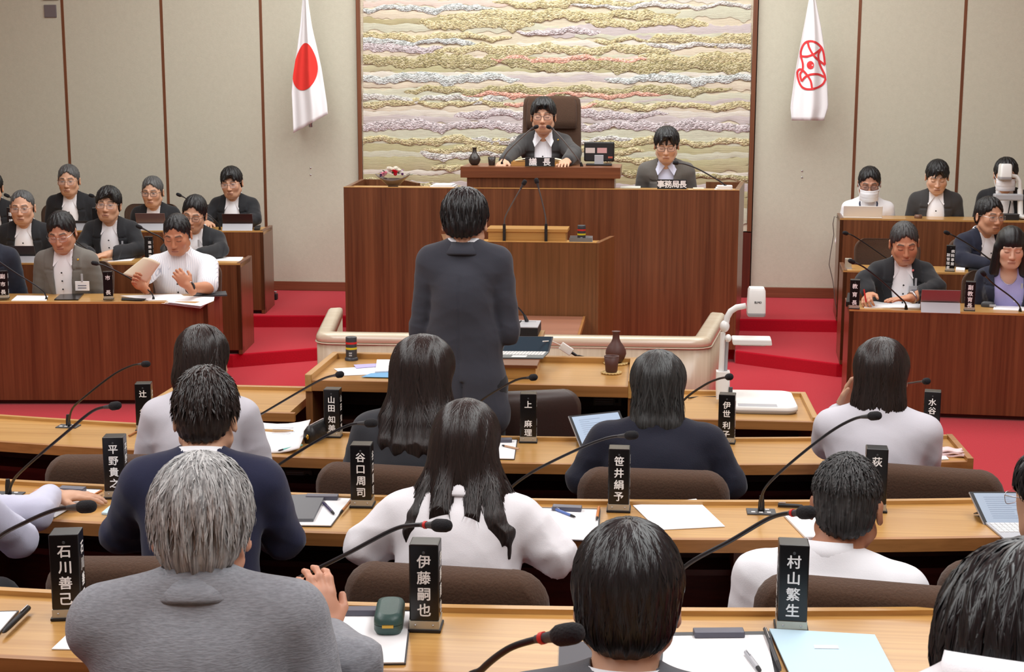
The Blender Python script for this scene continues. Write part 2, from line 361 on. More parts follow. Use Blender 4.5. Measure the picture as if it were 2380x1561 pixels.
def band(y, h, x0, x1, colr, rope, amp=5.0, ph=None):
    """woven band: centre row y, height h in the photograph, from x0 to x1"""
    a = P(x0, y, YW-0.02); b = P(x1, y, YW-0.02); zc = (a[2]+b[2])/2; hm = h/262.0*1.02
    xs0, xs1 = max(TX0+0.004, a[0]), min(TX1-0.004, b[0]); n = max(10, int((xs1-xs0)/0.018)); ph = rnd.random()*9 if ph is None else ph
    k1, k2 = rnd.uniform(8, 10.5), rnd.uniform(17, 23); am = amp/262.0
    tl = xs0 > TX0+0.05; tr = xs1 < TX1-0.05
    rows = 5; pts = []
    dp = 0.013 if rope else 0.007; lay[0] += 1; yo = -0.004-0.00011*lay[0]
    for i in range(n+1):
        u = i/n; x = xs0+(xs1-xs0)*u
        e = 1.0
        if tl: e = min(e, (u/0.12)**0.7 if u < 0.12 else 1.0)
        if tr: e = min(e, ((1-u)/0.16)**0.7 if u > 0.84 else 1.0)
        c = zc+am*(math.sin(k1*x+ph)+0.55*math.sin(k2*x+ph*2.1)+0.3*math.sin(43*x+ph))
        hh = hm*0.5*(0.12+0.88*e)*(1+0.18*math.sin(5.1*x+ph*1.7)+0.10*math.sin(31*x+ph)+0.08*math.sin(83*x+2*ph))
        low = hh*(1+0.16*math.sin(25*x+ph*3)+0.08*math.sin(71*x+ph))
        col_ = []
        for j in range(rows+1):
            v = j/rows; z = c-low+(hh+low)*v
            col_.append((x+0.88, yo-dp*e*math.sin(math.pi*(0.08+0.84*v))**0.4, z-0.8))
        pts.append(col_)
    vs = [q for c_ in pts for q in c_]; r1 = rows+1
    fs = [(i*r1+j, (i+1)*r1+j, (i+1)*r1+j+1, i*r1+j+1) for i in range(n) for j in range(rows)]
    vs2 = [(q[0], 0.0, q[2]) for c_ in pts for q in (c_[0], c_[-1])]; m = MB().add(vs, fs, True)
    k = len(vs)
    m.add([pts[i][0] for i in range(n+1)]+[(pts[i][0][0], 0.0, pts[i][0][2]) for i in range(n+1)], [(i+1, i, n+1+i, n+2+i) for i in range(n)])
    m.add([pts[i][-1] for i in range(n+1)]+[(pts[i][-1][0], 0.0, pts[i][-1][2]) for i in range(n+1)], [(i, i+1, n+2+i, n+1+i) for i in range(n)])
    obj('yarn_band', m, yarn(colr+('_rope' if rope else ''), TB[colr], rope), ta)
A_, Z_ = 845, 1745
smooth_bands = [(-60, 40, A_, Z_, 'sage'), (-30, 22, A_, Z_, 'pink'), (-8, 20, A_, Z_, 'white'), (6, 12, A_, 1400, 'pink'), (33, 16, A_, 1180, 'peach'), (50, 14, A_, 1060, 'olive'), (30, 20, 1500, Z_, 'sage'), (62, 18, A_, 1300, 'sage'), (72, 24, 1240, Z_, 'lilac'),
    (82, 12, 1300, Z_, 'sage'), (104, 14, 1200, 1520, 'white'), (120, 18, A_, Z_, 'peach'), (128, 10, 1100, Z_, 'sage'), (138, 16, 1050, 1560, 'pink'), (160, 16, A_, Z_, 'green'), (173, 12, A_, Z_, 'white'), (184, 18, 1150, 1480, 'lilac'),
    (197, 15, A_, Z_, 'peach'), (216, 20, A_, 1050, 'sage'), (228, 20, A_, Z_, 'sage'), (234, 10, 1240, Z_, 'lilac'), (252, 16, A_, Z_, 'peach'), (264, 16, A_, Z_, 'white'), (276, 16, A_, Z_, 'lilac'),
    (310, 26, A_, Z_, 'sage'), (328, 18, A_, Z_, 'sage'), (346, 22, A_, Z_, 'green'), (360, 18, A_, Z_, 'sage'), (374, 20, A_, Z_, 'green'), (390, 18, A_, Z_, 'olive'), (402, 12, A_, Z_, 'white'), (416, 18, A_, Z_, 'olive'), (432, 16, A_, Z_, 'lilac'), (446, 14, A_, Z_, 'green'), (465, 26, A_, Z_, 'olive'), (500, 40, A_, Z_, 'sage')]
rope_bands = [(-44, 18, 900, Z_, 'gold'), (-18, 14, A_, 1300, 'grey'), (20, 10, A_, 1160, 'blue'), (8, 12, 1140, 1520, 'gold'), (14, 8, 1300, Z_, 'grey'), (36, 18, 1010, 1590, 'gold'), (54, 20, 970, 1245, 'gold'), (54, 15, 1360, 1650, 'gold'), (86, 12, A_, 1190, 'gold'), (97, 12, A_, 1110, 'blue'),
    (112, 14, A_, 1030, 'lilac'), (74, 10, 1200, 1400, 'lilac'), (94, 9, 1380, 1500, 'gold'), (92, 17, 1500, Z_, 'gold'), (105, 9, 1490, Z_, 'grey'), (115, 16, 1000, 1580, 'gold'), (142, 22, A_, 1300, 'olive'), (152, 22, 1180, Z_, 'olive'), (136, 18, 1480, Z_, 'gold'), (138, 9, 1090, 1555, 'coral'), (182, 16, A_, 1215, 'blue'),
    (184, 14, 1400, Z_, 'blue'), (210, 14, 930, 1708, 'olive'), (220, 9, 1060, 1560, 'coral'), (229, 11, A_, 1200, 'grey'), (240, 11, A_, 1210, 'gold'), (245, 8, 1165, 1240, 'coral'), (245, 7, 1330, 1440, 'coral'), (246, 12, 1340, Z_, 'gold'), (266, 15, 1050, 1560, 'lilac'), (292, 17, A_, Z_, 'lilac'),
    (327, 13, A_, 1250, 'gold'), (325, 12, 1060, 1500, 'grey'), (330, 12, 1340, Z_, 'gold'), (348, 12, 980, 1240, 'gold'), (360, 13, 975, 1180, 'grey'), (352, 10, 1340, 1500, 'gold'), (374, 12, 1400, 1560, 'gold'), (392, 12, 1000, 1100, 'gold'), (398, 13, 1380, 1520, 'olive'), (424, 8, A_, 1010, 'olive'), (412, 10, 1570, Z_, 'olive'), (440, 12, 940, 1300, 'gold')]
for y, h, a, b, c in smooth_bands: band(y, h*1.15, a, b, c, False, 3.0)
for y, h, a, b, c in rope_bands: band(y, h*1.18, a, b, c, True, 4.0)
# ------------------------------------------------------------------ member desk rows (curved)
def vent(parent, x, y, z, w_=0.11, h_=0.042):
    v = obj('vent_grille', MB().box(x-w_/2, x+w_/2, y-0.012, y, z-h_/2, z+h_/2), VENT, parent, bevel=0.004)
    m = MB()
    for k in range(4):
        zz = z-h_/2+h_*(0.2+0.2*k); m.box(x-w_*0.42, x+w_*0.2, y-0.016, y-0.011, zz-0.0022, zz+0.0022)
    obj('louver', m, PALEP, v)
    obj('knob', MB().box(x+w_*0.27, x+w_*0.38, y-0.018, y-0.011, z-0.008, z+0.008), BLACKM, v)
def row_desk(label, zf, zt, yn, yf, r, x0, x1, posts, vents, endrail=False):
    t = thing('member_desk', label, 'desk', (0, 0, 0)); n = 48
    xs = [x0+(x1-x0)*i/n for i in range(n+1)]
    def strip(m, ya, yb, za, zb, xa=None, xb=None):
        X = xs if xa is None else [xa+(xb-xa)*i/n for i in range(n+1)]
        rings = [[(x, ya+arc(x, r=r), za), (x, yb+arc(x, r=r), za), (x, yb+arc(x, r=r), zb), (x, ya+arc(x, r=r), zb)] for x in X]
        m.loft(rings, False, True, True); return m
    obj('worktop', strip(MB(), yn+0.02, yf-0.022, zt-0.034, zt), HONEY, t)
    obj('front_edging', strip(MB(), yn, yn+0.02, zt-0.036, zt+0.001), EDGE, t)
    obj('raised_lip', strip(MB(), yf-0.022, yf, zt-0.034, zt+0.012), HONEY, t)
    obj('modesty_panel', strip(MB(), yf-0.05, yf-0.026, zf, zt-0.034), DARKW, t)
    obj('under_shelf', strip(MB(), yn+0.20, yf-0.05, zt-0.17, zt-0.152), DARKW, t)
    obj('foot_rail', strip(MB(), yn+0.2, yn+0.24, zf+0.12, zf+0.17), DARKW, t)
    for x in posts:
        a = arc(x, r=r)
        obj('post', MB().box(x-0.018, x+0.018, yn+0.10+a, yf-0.05+a, zf, zt-0.034), POST, t)
    for px, py in vents:
        q = P(px, py, yf-0.06+0.05); x = q[0]
        q = P(px, py, yf-0.05+arc(x, r=r)); vent(t, q[0], yf-0.05+arc(q[0], r=r), min(q[2], zt-0.06))
    if endrail:
        a = arc(x1, r=r)
        obj('end_rail', MB().pts8([(x1, yn+a, zt-0.034), (x1+0.022, yn+a, zt-0.034), (x1+0.022, yf+a, zt-0.034), (x1, yf+a, zt-0.034)], [(x1, yn+a, zt+0.014), (x1+0.022, yn+a, zt+0.014), (x1+0.022, yf+a, zt+0.014), (x1, yf+a, zt+0.014)]), EDGE, t)
        obj('end_panel', MB().box(x1-0.01, x1+0.022, yn+0.06+a, yf+a-0.02, zf, zt-0.034), PODW, t)
    return t
Z3, Z2, Z1 = 0.705, 0.81, 0.905
def Y3(x, d=0.0): return 4.985+d+arc(x, r=10)
def Y2(x, d=0.0): return 3.78+d+arc(x, r=11)
def Y1(x, d=0.0): return 2.60+d+arc(x, r=11)
row_desk('curved honey wood desk row of members nearest the red carpeted well', 0.0, Z3, 4.985, 5.365, 10, -3.9, 1.16, [-2.85, -1.62, -0.86, -0.09, 0.68], [(210, 1082), (695, 1103)], True)
row_desk('middle curved honey wood desk row with the white paper sheet lying on it', 0.1, Z2, 3.78, 4.14, 11, -3.4, 2.0, [-2.0, -1.22, -0.47, 0.27, 1.05], [(100, 1268), (750, 1302)])
row_desk('curved desk row closest to the camera, with the green case on it', 0.2, Z1, 2.60, 2.965, 11, -3.0, 2.2, [-1.6, -0.84, -0.1, 0.68], [])
row_desk('rearmost curved desk row under the camera, mostly below the picture edge', 0.32, 1.03, 1.50, 1.84, 11, -2.4, 2.4, [-0.8, 0.7], [])
# ------------------------------------------------------------------ questioner's desk and its low side desks
LABQ = 'raised wooden desk before the standing man, with laptop, vase and papers on it'
q = thing('questioner_desk', LABQ, 'desk')
qx0, qx1, qy0, qy1, qz = -1.46, -0.05, 5.91, 6.46, 0.808
obj('worktop', MB().box(qx0+0.03, qx1-0.03, qy0+0.02, qy1-0.03, qz-0.045, qz), HONEY, q)
obj('front_edging', MB().box(qx0+0.03, qx1-0.03, qy0, qy0+0.02, qz-0.047, qz+0.001), EDGE, q, bevel=0.002)
obj('rail', MB().box(qx0, qx1, qy1-0.03, qy1, qz-0.05, qz+0.026), HONEY, q, bevel=0.003)
obj('rail', MB().box(qx0, qx0+0.03, qy0, qy1-0.03, qz-0.05, qz+0.026), HONEY_Y, q, bevel=0.003)
obj('rail', MB().box(qx1-0.03, qx1, qy0, qy1-0.03, qz-0.05, qz+0.026), HONEY_Y, q, bevel=0.003)
obj('side_panel', MB().box(qx0, qx0+0.03, qy0+0.01, qy1, 0.0, qz-0.05), PODW, q)
obj('side_panel', MB().box(qx1-0.03, qx1, qy0+0.01, qy1, 0.0, qz-0.05), PODW, q)
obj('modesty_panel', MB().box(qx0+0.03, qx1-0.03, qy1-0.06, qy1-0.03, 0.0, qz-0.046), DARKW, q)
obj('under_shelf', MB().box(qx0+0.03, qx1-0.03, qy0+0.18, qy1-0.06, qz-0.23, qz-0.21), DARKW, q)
pv = P(1412, 929, qy1-0.06); vent(q, pv[0], qy1-0.06, pv[2], 0.13, 0.052)
def low_desk(label, x0, x1, y0, y1, z, left_rail, right_rail):
    t = thing('side_desk', label, 'desk')
    obj('worktop', MB().box(x0, x1-0.025, y0+0.02, y1-0.025, z-0.035, z), HONEY, t)
    obj('front_edging', MB().box(x0, x1, y0, y0+0.02, z-0.037, z+0.001), EDGE, t, bevel=0.002)
    obj('rail', MB().box(x0, x1, y1-0.025, y1, z-0.04, z+0.017), HONEY, t, bevel=0.003)
    if right_rail: obj('rail', MB().box(x1-0.025, x1, y0+0.02, y1-0.025, z-0.04, z+0.017), HONEY_Y, t, bevel=0.003)
    if left_rail: obj('rail', MB().box(x0-0.025, x0, y0+0.02, y1, z-0.04, z+0.017), HONEY_Y, t, bevel=0.003)
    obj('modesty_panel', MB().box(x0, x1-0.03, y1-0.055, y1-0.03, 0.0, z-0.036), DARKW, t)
    xs = x1-0.03 if right_rail else x0-0.025
    obj('side_panel', MB().box(xs, xs+0.03, y0+0.02, y1, 0.0, z-0.04), PODW, t)
    return t
low_desk('low wooden side desk carrying the white document camera', -0.045, 0.70, 5.80, 6.33, 0.70, False, True)
low_desk('low empty wooden side desk left of the raised desk with papers', -2.10, -1.465, 5.74, 6.22, 0.70, True, False)
# ------------------------------------------------------------------ lacquered barrier round the speaker's well
b_ = thing('lacquered_barrier', 'pale lacquered barrier with a rounded top rail and flared ends in the well', 'barrier', (0, 0, 0))
ctr = [(-2.09, 9.36), (-1.94, 8.36), (0.315, 8.42), (0.45, 9.42)]
def wall_run(pts, zz, w_, rounded, m):
    """wall of given width along a polyline with mitred corners; rings are the cross-section"""
    rings = []
    for i, p_ in enumerate(pts):
        p_ = np.array(p_); a = np.array(pts[max(i-1, 0)]); c = np.array(pts[min(i+1, len(pts)-1)])
        d1 = (p_-a)/(np.linalg.norm(p_-a)+1e-9); d2 = (c-p_)/(np.linalg.norm(c-p_)+1e-9)
        if i == 0: d1 = d2
        if i == len(pts)-1: d2 = d1
        t_ = (d1+d2)/np.linalg.norm(d1+d2); nrm = np.array([t_[1], -t_[0]]); k = 1/max(0.4, float(np.dot(t_, d1)))
        rings.append([(p_[0]+nrm[0]*u*k, p_[1]+nrm[1]*u*k, z) for u, z in rounded])
    m.loft(rings, True, True, True); return m
def round_corner(pts, rad=0.07, n=5):
    out = [pts[0]]
    for i in range(1, len(pts)-1):
        p_ = np.array(pts[i]); a = np.array(pts[i-1]); c = np.array(pts[i+1])
        u = (a-p_)/np.linalg.norm(a-p_); v = (c-p_)/np.linalg.norm(c-p_)
        for k in range(n+1):
            s = k/n; out.append(tuple((1-s)**2*(p_+u*rad)+2*s*(1-s)*p_+s*s*(p_+v*rad)))
    return out+[pts[-1]]
cr_ = round_corner(ctr)
sec = [(0.045, 0.545), (0.055, 0.55), (0.055, 0.57), (0.048, 0.588), (0.032, 0.599), (-0.03, 0.602), (-0.043, 0.596), (-0.047, 0.58), (-0.047, 0.545)]
obj('top_rail', wall_run(cr_, 0, 0, sec, MB()), RAILW, b_)
obj('bead', wall_run(cr_, 0, 0, [(0.058, 0.538), (0.061, 0.541), (0.058, 0.5445), (-0.046, 0.5445), (-0.046, 0.538)], MB()), RAILW, b_)
obj('panel', wall_run(cr_, 0, 0, [(0.05, 0.0), (0.05, 0.538), (-0.044, 0.538), (-0.044, 0.0)], MB()), RAILP, b_)
# ------------------------------------------------------------------ podium and clerk's table inside the barrier
pd = thing('podium', 'wooden speaking podium with two gooseneck microphones before the dais', 'podium', (0, 0, 0))
py0, pzt = 9.5, 1.04; px0, px1 = -1.14-0.22, -0.352
pl, pr = px0, px1
obj('front_panel', MB().box(pl, pr, py0, py0+0.03, 0.0, pzt), PODW, pd, bevel=0.002)
for s_, xa in ((-1, pl), (1, pr)):
    obj('side_wing', MB().hexa([(xa-0.015 if s_ < 0 else xa-0.016, py0+0.005), (xa+0.016 if s_ < 0 else xa+0.016, py0+0.005), (xa+s_*0.09+0.016, py0+0.5), (xa+s_*0.09-0.016, py0+0.5)], 0.0, pzt+0.001), PODW, pd)
obj('counter', MB().hexa([(pl, py0+0.03), (pr, py0+0.03), (pr+0.07, py0+0.48), (pl-0.07, py0+0.48)], pzt-0.06, pzt-0.03), HONEY, pd)
obj('top_edging', MB().box(pl, pr, py0-0.002, py0+0.028, pzt, pzt+0.005), HONEY, pd)
ls = thing('reading_stand', 'small honey wood reading stand on the podium counter', 'lectern', (-0.825, py0+0.2, pzt-0.03))
obj('body', MB().box(-0.262, 0.262, -0.1, 0.1, 0.0, 0.09), HONEY, ls, bevel=0.002)
obj('top_board', MB().box(-0.272, 0.275, -0.11, 0.12, 0.09, 0.112), HONEY, ls, bevel=0.002)
ct = thing('clerk_table', 'low ribbed brown table standing in front of the podium', 'table', (0, 0, 0))
obj('tabletop', MB().box(-1.25, -0.435, 8.72, 9.48, 0.52, 0.55), RIBW, ct, bevel=0.003)
obj('edging', MB().box(-0.435, -0.42, 8.72, 9.48, 0.518, 0.552), EDGE, ct)
for x in (-1.2, -0.5):
    for y in (8.8, 9.4): obj('leg', MB().box(x-0.025, x+0.025, y-0.025, y+0.025, 0, 0.52), DARKW, ct)
# ------------------------------------------------------------------ dais
D = thing('dais', 'long red-brown veneered dais below the tapestry', 'dais', (0, 0, 0))
dy0, dz = 10.85, 1.307
obj('front_panel', MB().box(-2.344, 0.66, dy0, dy0+0.03, 0.1, dz), PANEL, D, bevel=0.002)
obj('top_edging', MB().box(-2.344, 0.66, dy0-0.002, dy0+0.032, dz, dz+0.005), HONEY, D)
def slab(p0, p1, th, z0, z1):
    p0 = np.array(p0); p1 = np.array(p1); d = p1-p0; d /= np.linalg.norm(d); n_ = np.array([-d[1], d[0]])*th/2
    return MB().hexa([tuple(p0-n_), tuple(p1-n_), tuple(p1+n_), tuple(p0+n_)], z0, z1)
obj('side_panel', slab((-2.328, dy0+0.03), (-2.405, 11.9), 0.035, 0.1, dz+0.003), PANEL, D)
obj('side_panel', slab((0.642, dy0+0.03), (0.745, 11.9), 0.035, 0.1, dz+0.003), PANEL, D)
obj('rear_panel', MB().box(-2.41, -2.06, 11.9, 11.93, 0.2, dz), PANEL, D)
obj('rear_panel', MB().box(0.45, 0.76, 11.9, 11.93, 0.2, dz), PANEL, D)
obj('inner_panel', slab((-2.06, 11.9), (-1.86, 11.45), 0.03, 0.2, dz), PANEL, D)
obj('counter', MB().hexa([(-2.31, dy0+0.03), (0.625, dy0+0.03), (0.68, dy0+0.42), (-2.34, dy0+0.42)], dz-0.04, dz-0.012), HONEY, D)
obj('platform', MB().box(-1.75, -0.2, dy0+0.45, 12.5, 0.1, 0.45), CARPET, D); obj('platform', MB().box(-0.2, 0.55, dy0+0.1, 12.5, 0.1, 0.25), CARPET, D); obj('platform', MB().box(-2.2, -1.75, dy0+0.1, 12.5, 0.1, 0.25), CARPET, D)
K = thing('chairman_desk', 'raised red-brown desk with a thick top on the dais centre', 'desk', (0, 0, 0))
a, c = P(1070, 388, dy0+0.06), P(1442, 389, dy0+0.06)
obj('desk_top', MB().box(a[0], c[0], dy0+0.06, dy0+0.62, 1.385, 1.469), WALNUT, K, bevel=0.003)
obj('desk_body', MB().box(a[0]+0.045, c[0]-0.045, dy0+0.10, dy0+0.58, dz-0.012, 1.385), PANEL, K)
# ------------------------------------------------------------------ officials' desk blocks, three tiers a side
def block(label, side, corner, rz, zf, h, length, depth=0.46):
    """side -1: the row runs to the left of its corner; +1: to the right"""
    t = thing('official_desk', label, 'desk', (corner[0], corner[1], zf), rz)
    x0, x1 = (-length, 0.0) if side < 0 else (0.0, length)
    obj('front_panel', MB().box(x0, x1, 0.0, 0.025, 0.03, h-0.012), PANEL, t, bevel=0.002)
    obj('worktop', MB().box(x0, x1, 0.02, depth, h-0.035, h-0.010), HONEY, t)
    obj('front_edging', MB().box(x0, x1, -0.001, 0.022, h-0.013, h), HONEY, t)
    xa = x1-0.03 if side < 0 else x0
    obj('side_panel', MB().box(xa, xa+0.03, 0.0, depth+0.05, 0.0, h), PANEL, t, bevel=0.002)
    obj('toe_board', MB().box(x0, x1, 0.04, 0.06, 0.0, 0.05), DARKW, t)
    return t
RL, RR = R_(6), R_(-4.3)
LA, LB_, LC = (-2.855, 8.985), (-3.005, 10.275), (-3.19, 11.60)
RA, RB_, RC = (1.262, 9.118), (1.375, 10.33), (1.52, 11.73)
HA = 0.682
block('front red-brown desk row on the left, papers hanging over its end', -1, LA, RL, 0.0, HA, 4.3)
block('second red-brown desk row on the left, behind the man in white', -1, LB_, RL, 0.1, HA, 4.3)
block('rear red-brown desk row on the left, against the beige wall', -1, LC, RL, 0.2, 0.695, 4.3)
block('front red-brown desk row on the right, with a tilted tablet on it', 1, RA, RR, 0.0, HA, 3.2)
block('second red-brown desk row on the right, beside an empty chair', 1, RB_, RR, 0.1, HA, 3.2)
block('tall rear desk row on the right, with a white laptop on it', 1, RC, RR, 0.2, 0.835, 3.2)
# ------------------------------------------------------------------ upholstered chairs
def rbox_ring(w_, d_, r, z, n=6, cx=0, cy=0, bow=0.0):
    pts = []
    for qx, qy, a0 in ((1, 1, 0), (-1, 1, 90), (-1, -1, 180), (1, -1, 270)):
        for k in range(n+1):
            a_ = R_(a0+90*k/n); x = qx*(w_/2-r)+r*math.cos(a_); y = qy*(d_/2-r)+r*math.sin(a_)
            pts.append((cx+x, cy+y-bow*(x/(w_/2))**2, z))
    return pts
def make_chair(name, label, mat, seat_z=0.43, top=0.795, wid=0.49, group=None):
    """faces local -y; upholstered back curved round the sitter, on a swivel pedestal"""
    t = thing(name, label, 'chair', (0, 0, 0), 0, group)
    m = MB(); m.loft([rbox_ring(0.44, 0.44, 0.08, seat_z-0.09), rbox_ring(0.48, 0.48, 0.09, seat_z-0.07), rbox_ring(0.48, 0.48, 0.09, seat_z-0.02), rbox_ring(0.42, 0.42, 0.08, seat_z)])
    obj('seat', m, mat, t)
    m = MB(); rings = []; zs = seat_z-0.02; cr = 0.085
    for z in [zs, zs+0.08, zs+0.18, top-cr]+[top-cr+cr*math.sin(R_(a_)) for a_ in (15, 30, 45, 60, 72, 82, 90)]:
        s = (z-zs)/(top-zs); h = max(0.0, z-(top-cr)); ins = cr-math.sqrt(max(0.0, cr*cr-h*h)); h2 = max(0.0, z-(top-0.034)); d_ = 0.066*math.sqrt(max(0.02, 1-(h2/0.034)**2))
        rings.append(rbox_ring(wid*(0.95+0.05*s)-2*ins, d_, d_*0.46, z, 6, 0, 0.255+0.05*s, 0.11))
    m.loft(rings); obj('backrest', m, mat, t)
    obj('pedestal', MB().lathe([(0.03, 0.05), (0.03, seat_z-0.12), (0.10, seat_z-0.1), (0.10, seat_z-0.085)], 12), CHROME, t)
    m = MB()
    for k in range(4):
        a_ = R_(45+90*k); m.tube([(0, 0, 0.05), (0.13*math.cos(a_), 0.13*math.sin(a_), 0.045), (0.25*math.cos(a_), 0.25*math.sin(a_), 0.02)], [0.03, 0.024, 0.016], 8)
    obj('base', m, CHROME, t)
    return t
chair0 = make_chair('council_chair', 'x', BROWNF)
first_chair = [True]
def chair(x, y, zf, rz, label, top=None):
    if first_chair[0]:
        first_chair[0] = False; chair0.location = (x, y, zf); chair0.rotation_euler = (0, 0, rz); chair0['label'] = label; chair0['group'] = 'brown council chairs'
        return chair0
    return dup(chair0, (x, y, zf), rz, label, 'brown council chairs')
PI = math.pi
# ------------------------------------------------------------------ figures: implicit surfaces turned into meshes
def axis(lo, hi, coarse, fines):
    out = [lo]; p_ = lo
    while p_ < hi:
        s = coarse
        for c, h, f in fines:
            if c-h-coarse*0.5 < p_ < c+h: s = min(s, f)
        p_ += s; out.append(p_)
    return np.array(out, np.float32)
class Vol:
    def __init__(s, xs, ys, zs):
        s.x, s.y, s.z = xs, ys, zs; s.D = np.full((len(xs), len(ys), len(zs)), 0.06, np.float32)
    def sl(s, lo, hi, pad):
        o = []
        for a, l, h in ((s.x, lo[0], hi[0]), (s.y, lo[1], hi[1]), (s.z, lo[2], hi[2])):
            i = max(0, np.searchsorted(a, l-pad)-1); j = min(len(a), np.searchsorted(a, h+pad)+1)
            if j-i < 1: return None
            o.append(slice(i, j))
        return tuple(o)
    def put(s, lo, hi, fn, op, k):
        q = s.sl(lo, hi, k+0.03)
        if q is None: return
        X = s.x[q[0]][:, None, None]; Y = s.y[q[1]][None, :, None]; Z = s.z[q[2]][None, None, :]
        d = fn(X, Y, Z); a = s.D[q]
        if op == 'u':
            h = np.clip(0.5+0.5*(d-a)/k, 0, 1); s.D[q] = d+(a-d)*h-k*h*(1-h)
        elif op == 's':      # carve d out
            d = -d; h = np.clip(0.5-0.5*(d-a)/k, 0, 1); s.D[q] = d+(a-d)*h+k*h*(1-h)
        elif op == 'i':
            h = np.clip(0.5-0.5*(d-a)/k, 0, 1); s.D[q] = d+(a-d)*h+k*h*(1-h)
    def cone(s, a, ra, b, rb, k=0.02, op='u'):
        a = np.array(a, float); b = np.array(b, float); ab = b-a; L2 = float(ab@ab)+1e-9; r = max(ra, rb)
        def fn(X, Y, Z):
            t = np.clip(((X-a[0])*ab[0]+(Y-a[1])*ab[1]+(Z-a[2])*ab[2])/L2, 0, 1)
            return np.sqrt((X-a[0]-t*ab[0])**2+(Y-a[1]-t*ab[1])**2+(Z-a[2]-t*ab[2])**2)-(ra+(rb-ra)*t)
        s.put(np.minimum(a, b)-r, np.maximum(a, b)+r, fn, op, k)
    def ell(s, c, r, k=0.02, op='u', rot=None):
        c = np.array(c, float); r = np.array(r, float); Rm = np.eye(3) if rot is None else rot
        e = np.abs(Rm)@r
        def fn(X, Y, Z):
            x, y, z = X-c[0], Y-c[1], Z-c[2]
            q0 = (Rm[0, 0]*x+Rm[1, 0]*y+Rm[2, 0]*z)/r[0]; q1 = (Rm[0, 1]*x+Rm[1, 1]*y+Rm[2, 1]*z)/r[1]; q2 = (Rm[0, 2]*x+Rm[1, 2]*y+Rm[2, 2]*z)/r[2]
            k0 = np.sqrt(q0*q0+q1*q1+q2*q2); k1 = np.sqrt((q0/r[0])**2+(q1/r[1])**2+(q2/r[2])**2)+1e-6
            return k0*(k0-1)/k1
        s.put(c-e, c+e, fn, op, k)
    def near(s, w_=0.03): return np.nonzero(np.abs(s.D) < w_)
    def warp(s, fn, w_=0.03):
        i = s.near(w_); s.D[i] += fn(s.x[i[0]], s.y[i[1]], s.z[i[2]]).astype(np.float32)
    def mesh(s):
        D = s.D.copy(); D[0], D[-1], D[:, 0], D[:, -1], D[:, :, 0], D[:, :, -1] = 1, 1, 1, 1, 1, 1
        I = D < 0; n = I[:-1, :-1, :-1].astype(np.int8)
        for dx, dy, dz in ((1, 0, 0), (0, 1, 0), (1, 1, 0), (0, 0, 1), (1, 0, 1), (0, 1, 1), (1, 1, 1)):
            n = n+I[dx:D.shape[0]-1+dx, dy:D.shape[1]-1+dy, dz:D.shape[2]-1+dz]
        ci, cj, ck = np.nonzero((n > 0) & (n < 8)); N = len(ci)
        acc = np.zeros((N, 3)); cnt = np.zeros(N)
        co = [(0, 0, 0), (1, 0, 0), (0, 1, 0), (1, 1, 0), (0, 0, 1), (1, 0, 1), (0, 1, 1), (1, 1, 1)]
        val = [D[ci+a, cj+b, ck+c] for a, b, c in co]
        for a in range(8):
            for b in range(a+1, 8):
                if sum(abs(p-q) for p, q in zip(co[a], co[b])) != 1: continue
                m = (val[a] < 0) != (val[b] < 0); t = np.where(m, val[a]/(val[a]-val[b]+1e-12), 0)
                for ax in range(3): acc[:, ax] += np.where(m, co[a][ax]+t*(co[b][ax]-co[a][ax]), 0)
                cnt += m
        acc /= cnt[:, None]
        V = np.stack([s.x[ci]+acc[:, 0]*(s.x[ci+1]-s.x[ci]), s.y[cj]+acc[:, 1]*(s.y[cj+1]-s.y[cj]), s.z[ck]+acc[:, 2]*(s.z[ck+1]-s.z[ck])], 1)
        idx = np.full(n.shape, -1, np.int32); idx[ci, cj, ck] = np.arange(N); F = []
        def quads(m, q, flip):
            i, j, k = np.nonzero(m); f = np.stack([idx[i+a, j+b, k+c] for a, b, c in q], 1)
            fl = flip[i, j, k]; f[fl] = f[fl][:, ::-1]; F.append(f)
        e = I[:-1, 1:-1, 1:-1] != I[1:, 1:-1, 1:-1]; quads(e, [(0, 0, 0), (0, 1, 0), (0, 1, 1), (0, 0, 1)], ~I[:-1, 1:-1, 1:-1])
        e = I[1:-1, :-1, 1:-1] != I[1:-1, 1:, 1:-1]; quads(e, [(0, 0, 0), (0, 0, 1), (1, 0, 1), (1, 0, 0)], ~I[1:-1, :-1, 1:-1])
        e = I[1:-1, 1:-1, :-1] != I[1:-1, 1:-1, 1:]; quads(e, [(0, 0, 0), (1, 0, 0), (1, 1, 0), (0, 1, 0)], ~I[1:-1, 1:-1, :-1])
        return V, np.concatenate(F)
    def sample(s, p_):
        """value and gradient at points by trilinear lookup"""
        def val(q):
            o = []
            for a, c in ((s.x, q[:, 0]), (s.y, q[:, 1]), (s.z, q[:, 2])):
                i = np.clip(np.searchsorted(a, c)-1, 0, len(a)-2); o.append((i, np.clip((c-a[i])/(a[i+1]-a[i]), 0, 1)))
            (i, u), (j, v), (k, w_) = o; D = s.D
            return ((D[i, j, k]*(1-u)+D[i+1, j, k]*u)*(1-v)+(D[i, j+1, k]*(1-u)+D[i+1, j+1, k]*u)*v)*(1-w_)+((D[i, j, k+1]*(1-u)+D[i+1, j, k+1]*u)*(1-v)+(D[i, j+1, k+1]*(1-u)+D[i+1, j+1, k+1]*u)*v)*w_
        e = 0.004; d = val(p_)
        g = np.stack([val(p_+np.array(o_))-val(p_-np.array(o_)) for o_ in ((e, 0, 0), (0, e, 0), (0, 0, e))], 1)
        return d, g/(np.linalg.norm(g, axis=1, keepdims=True)+1e-9)
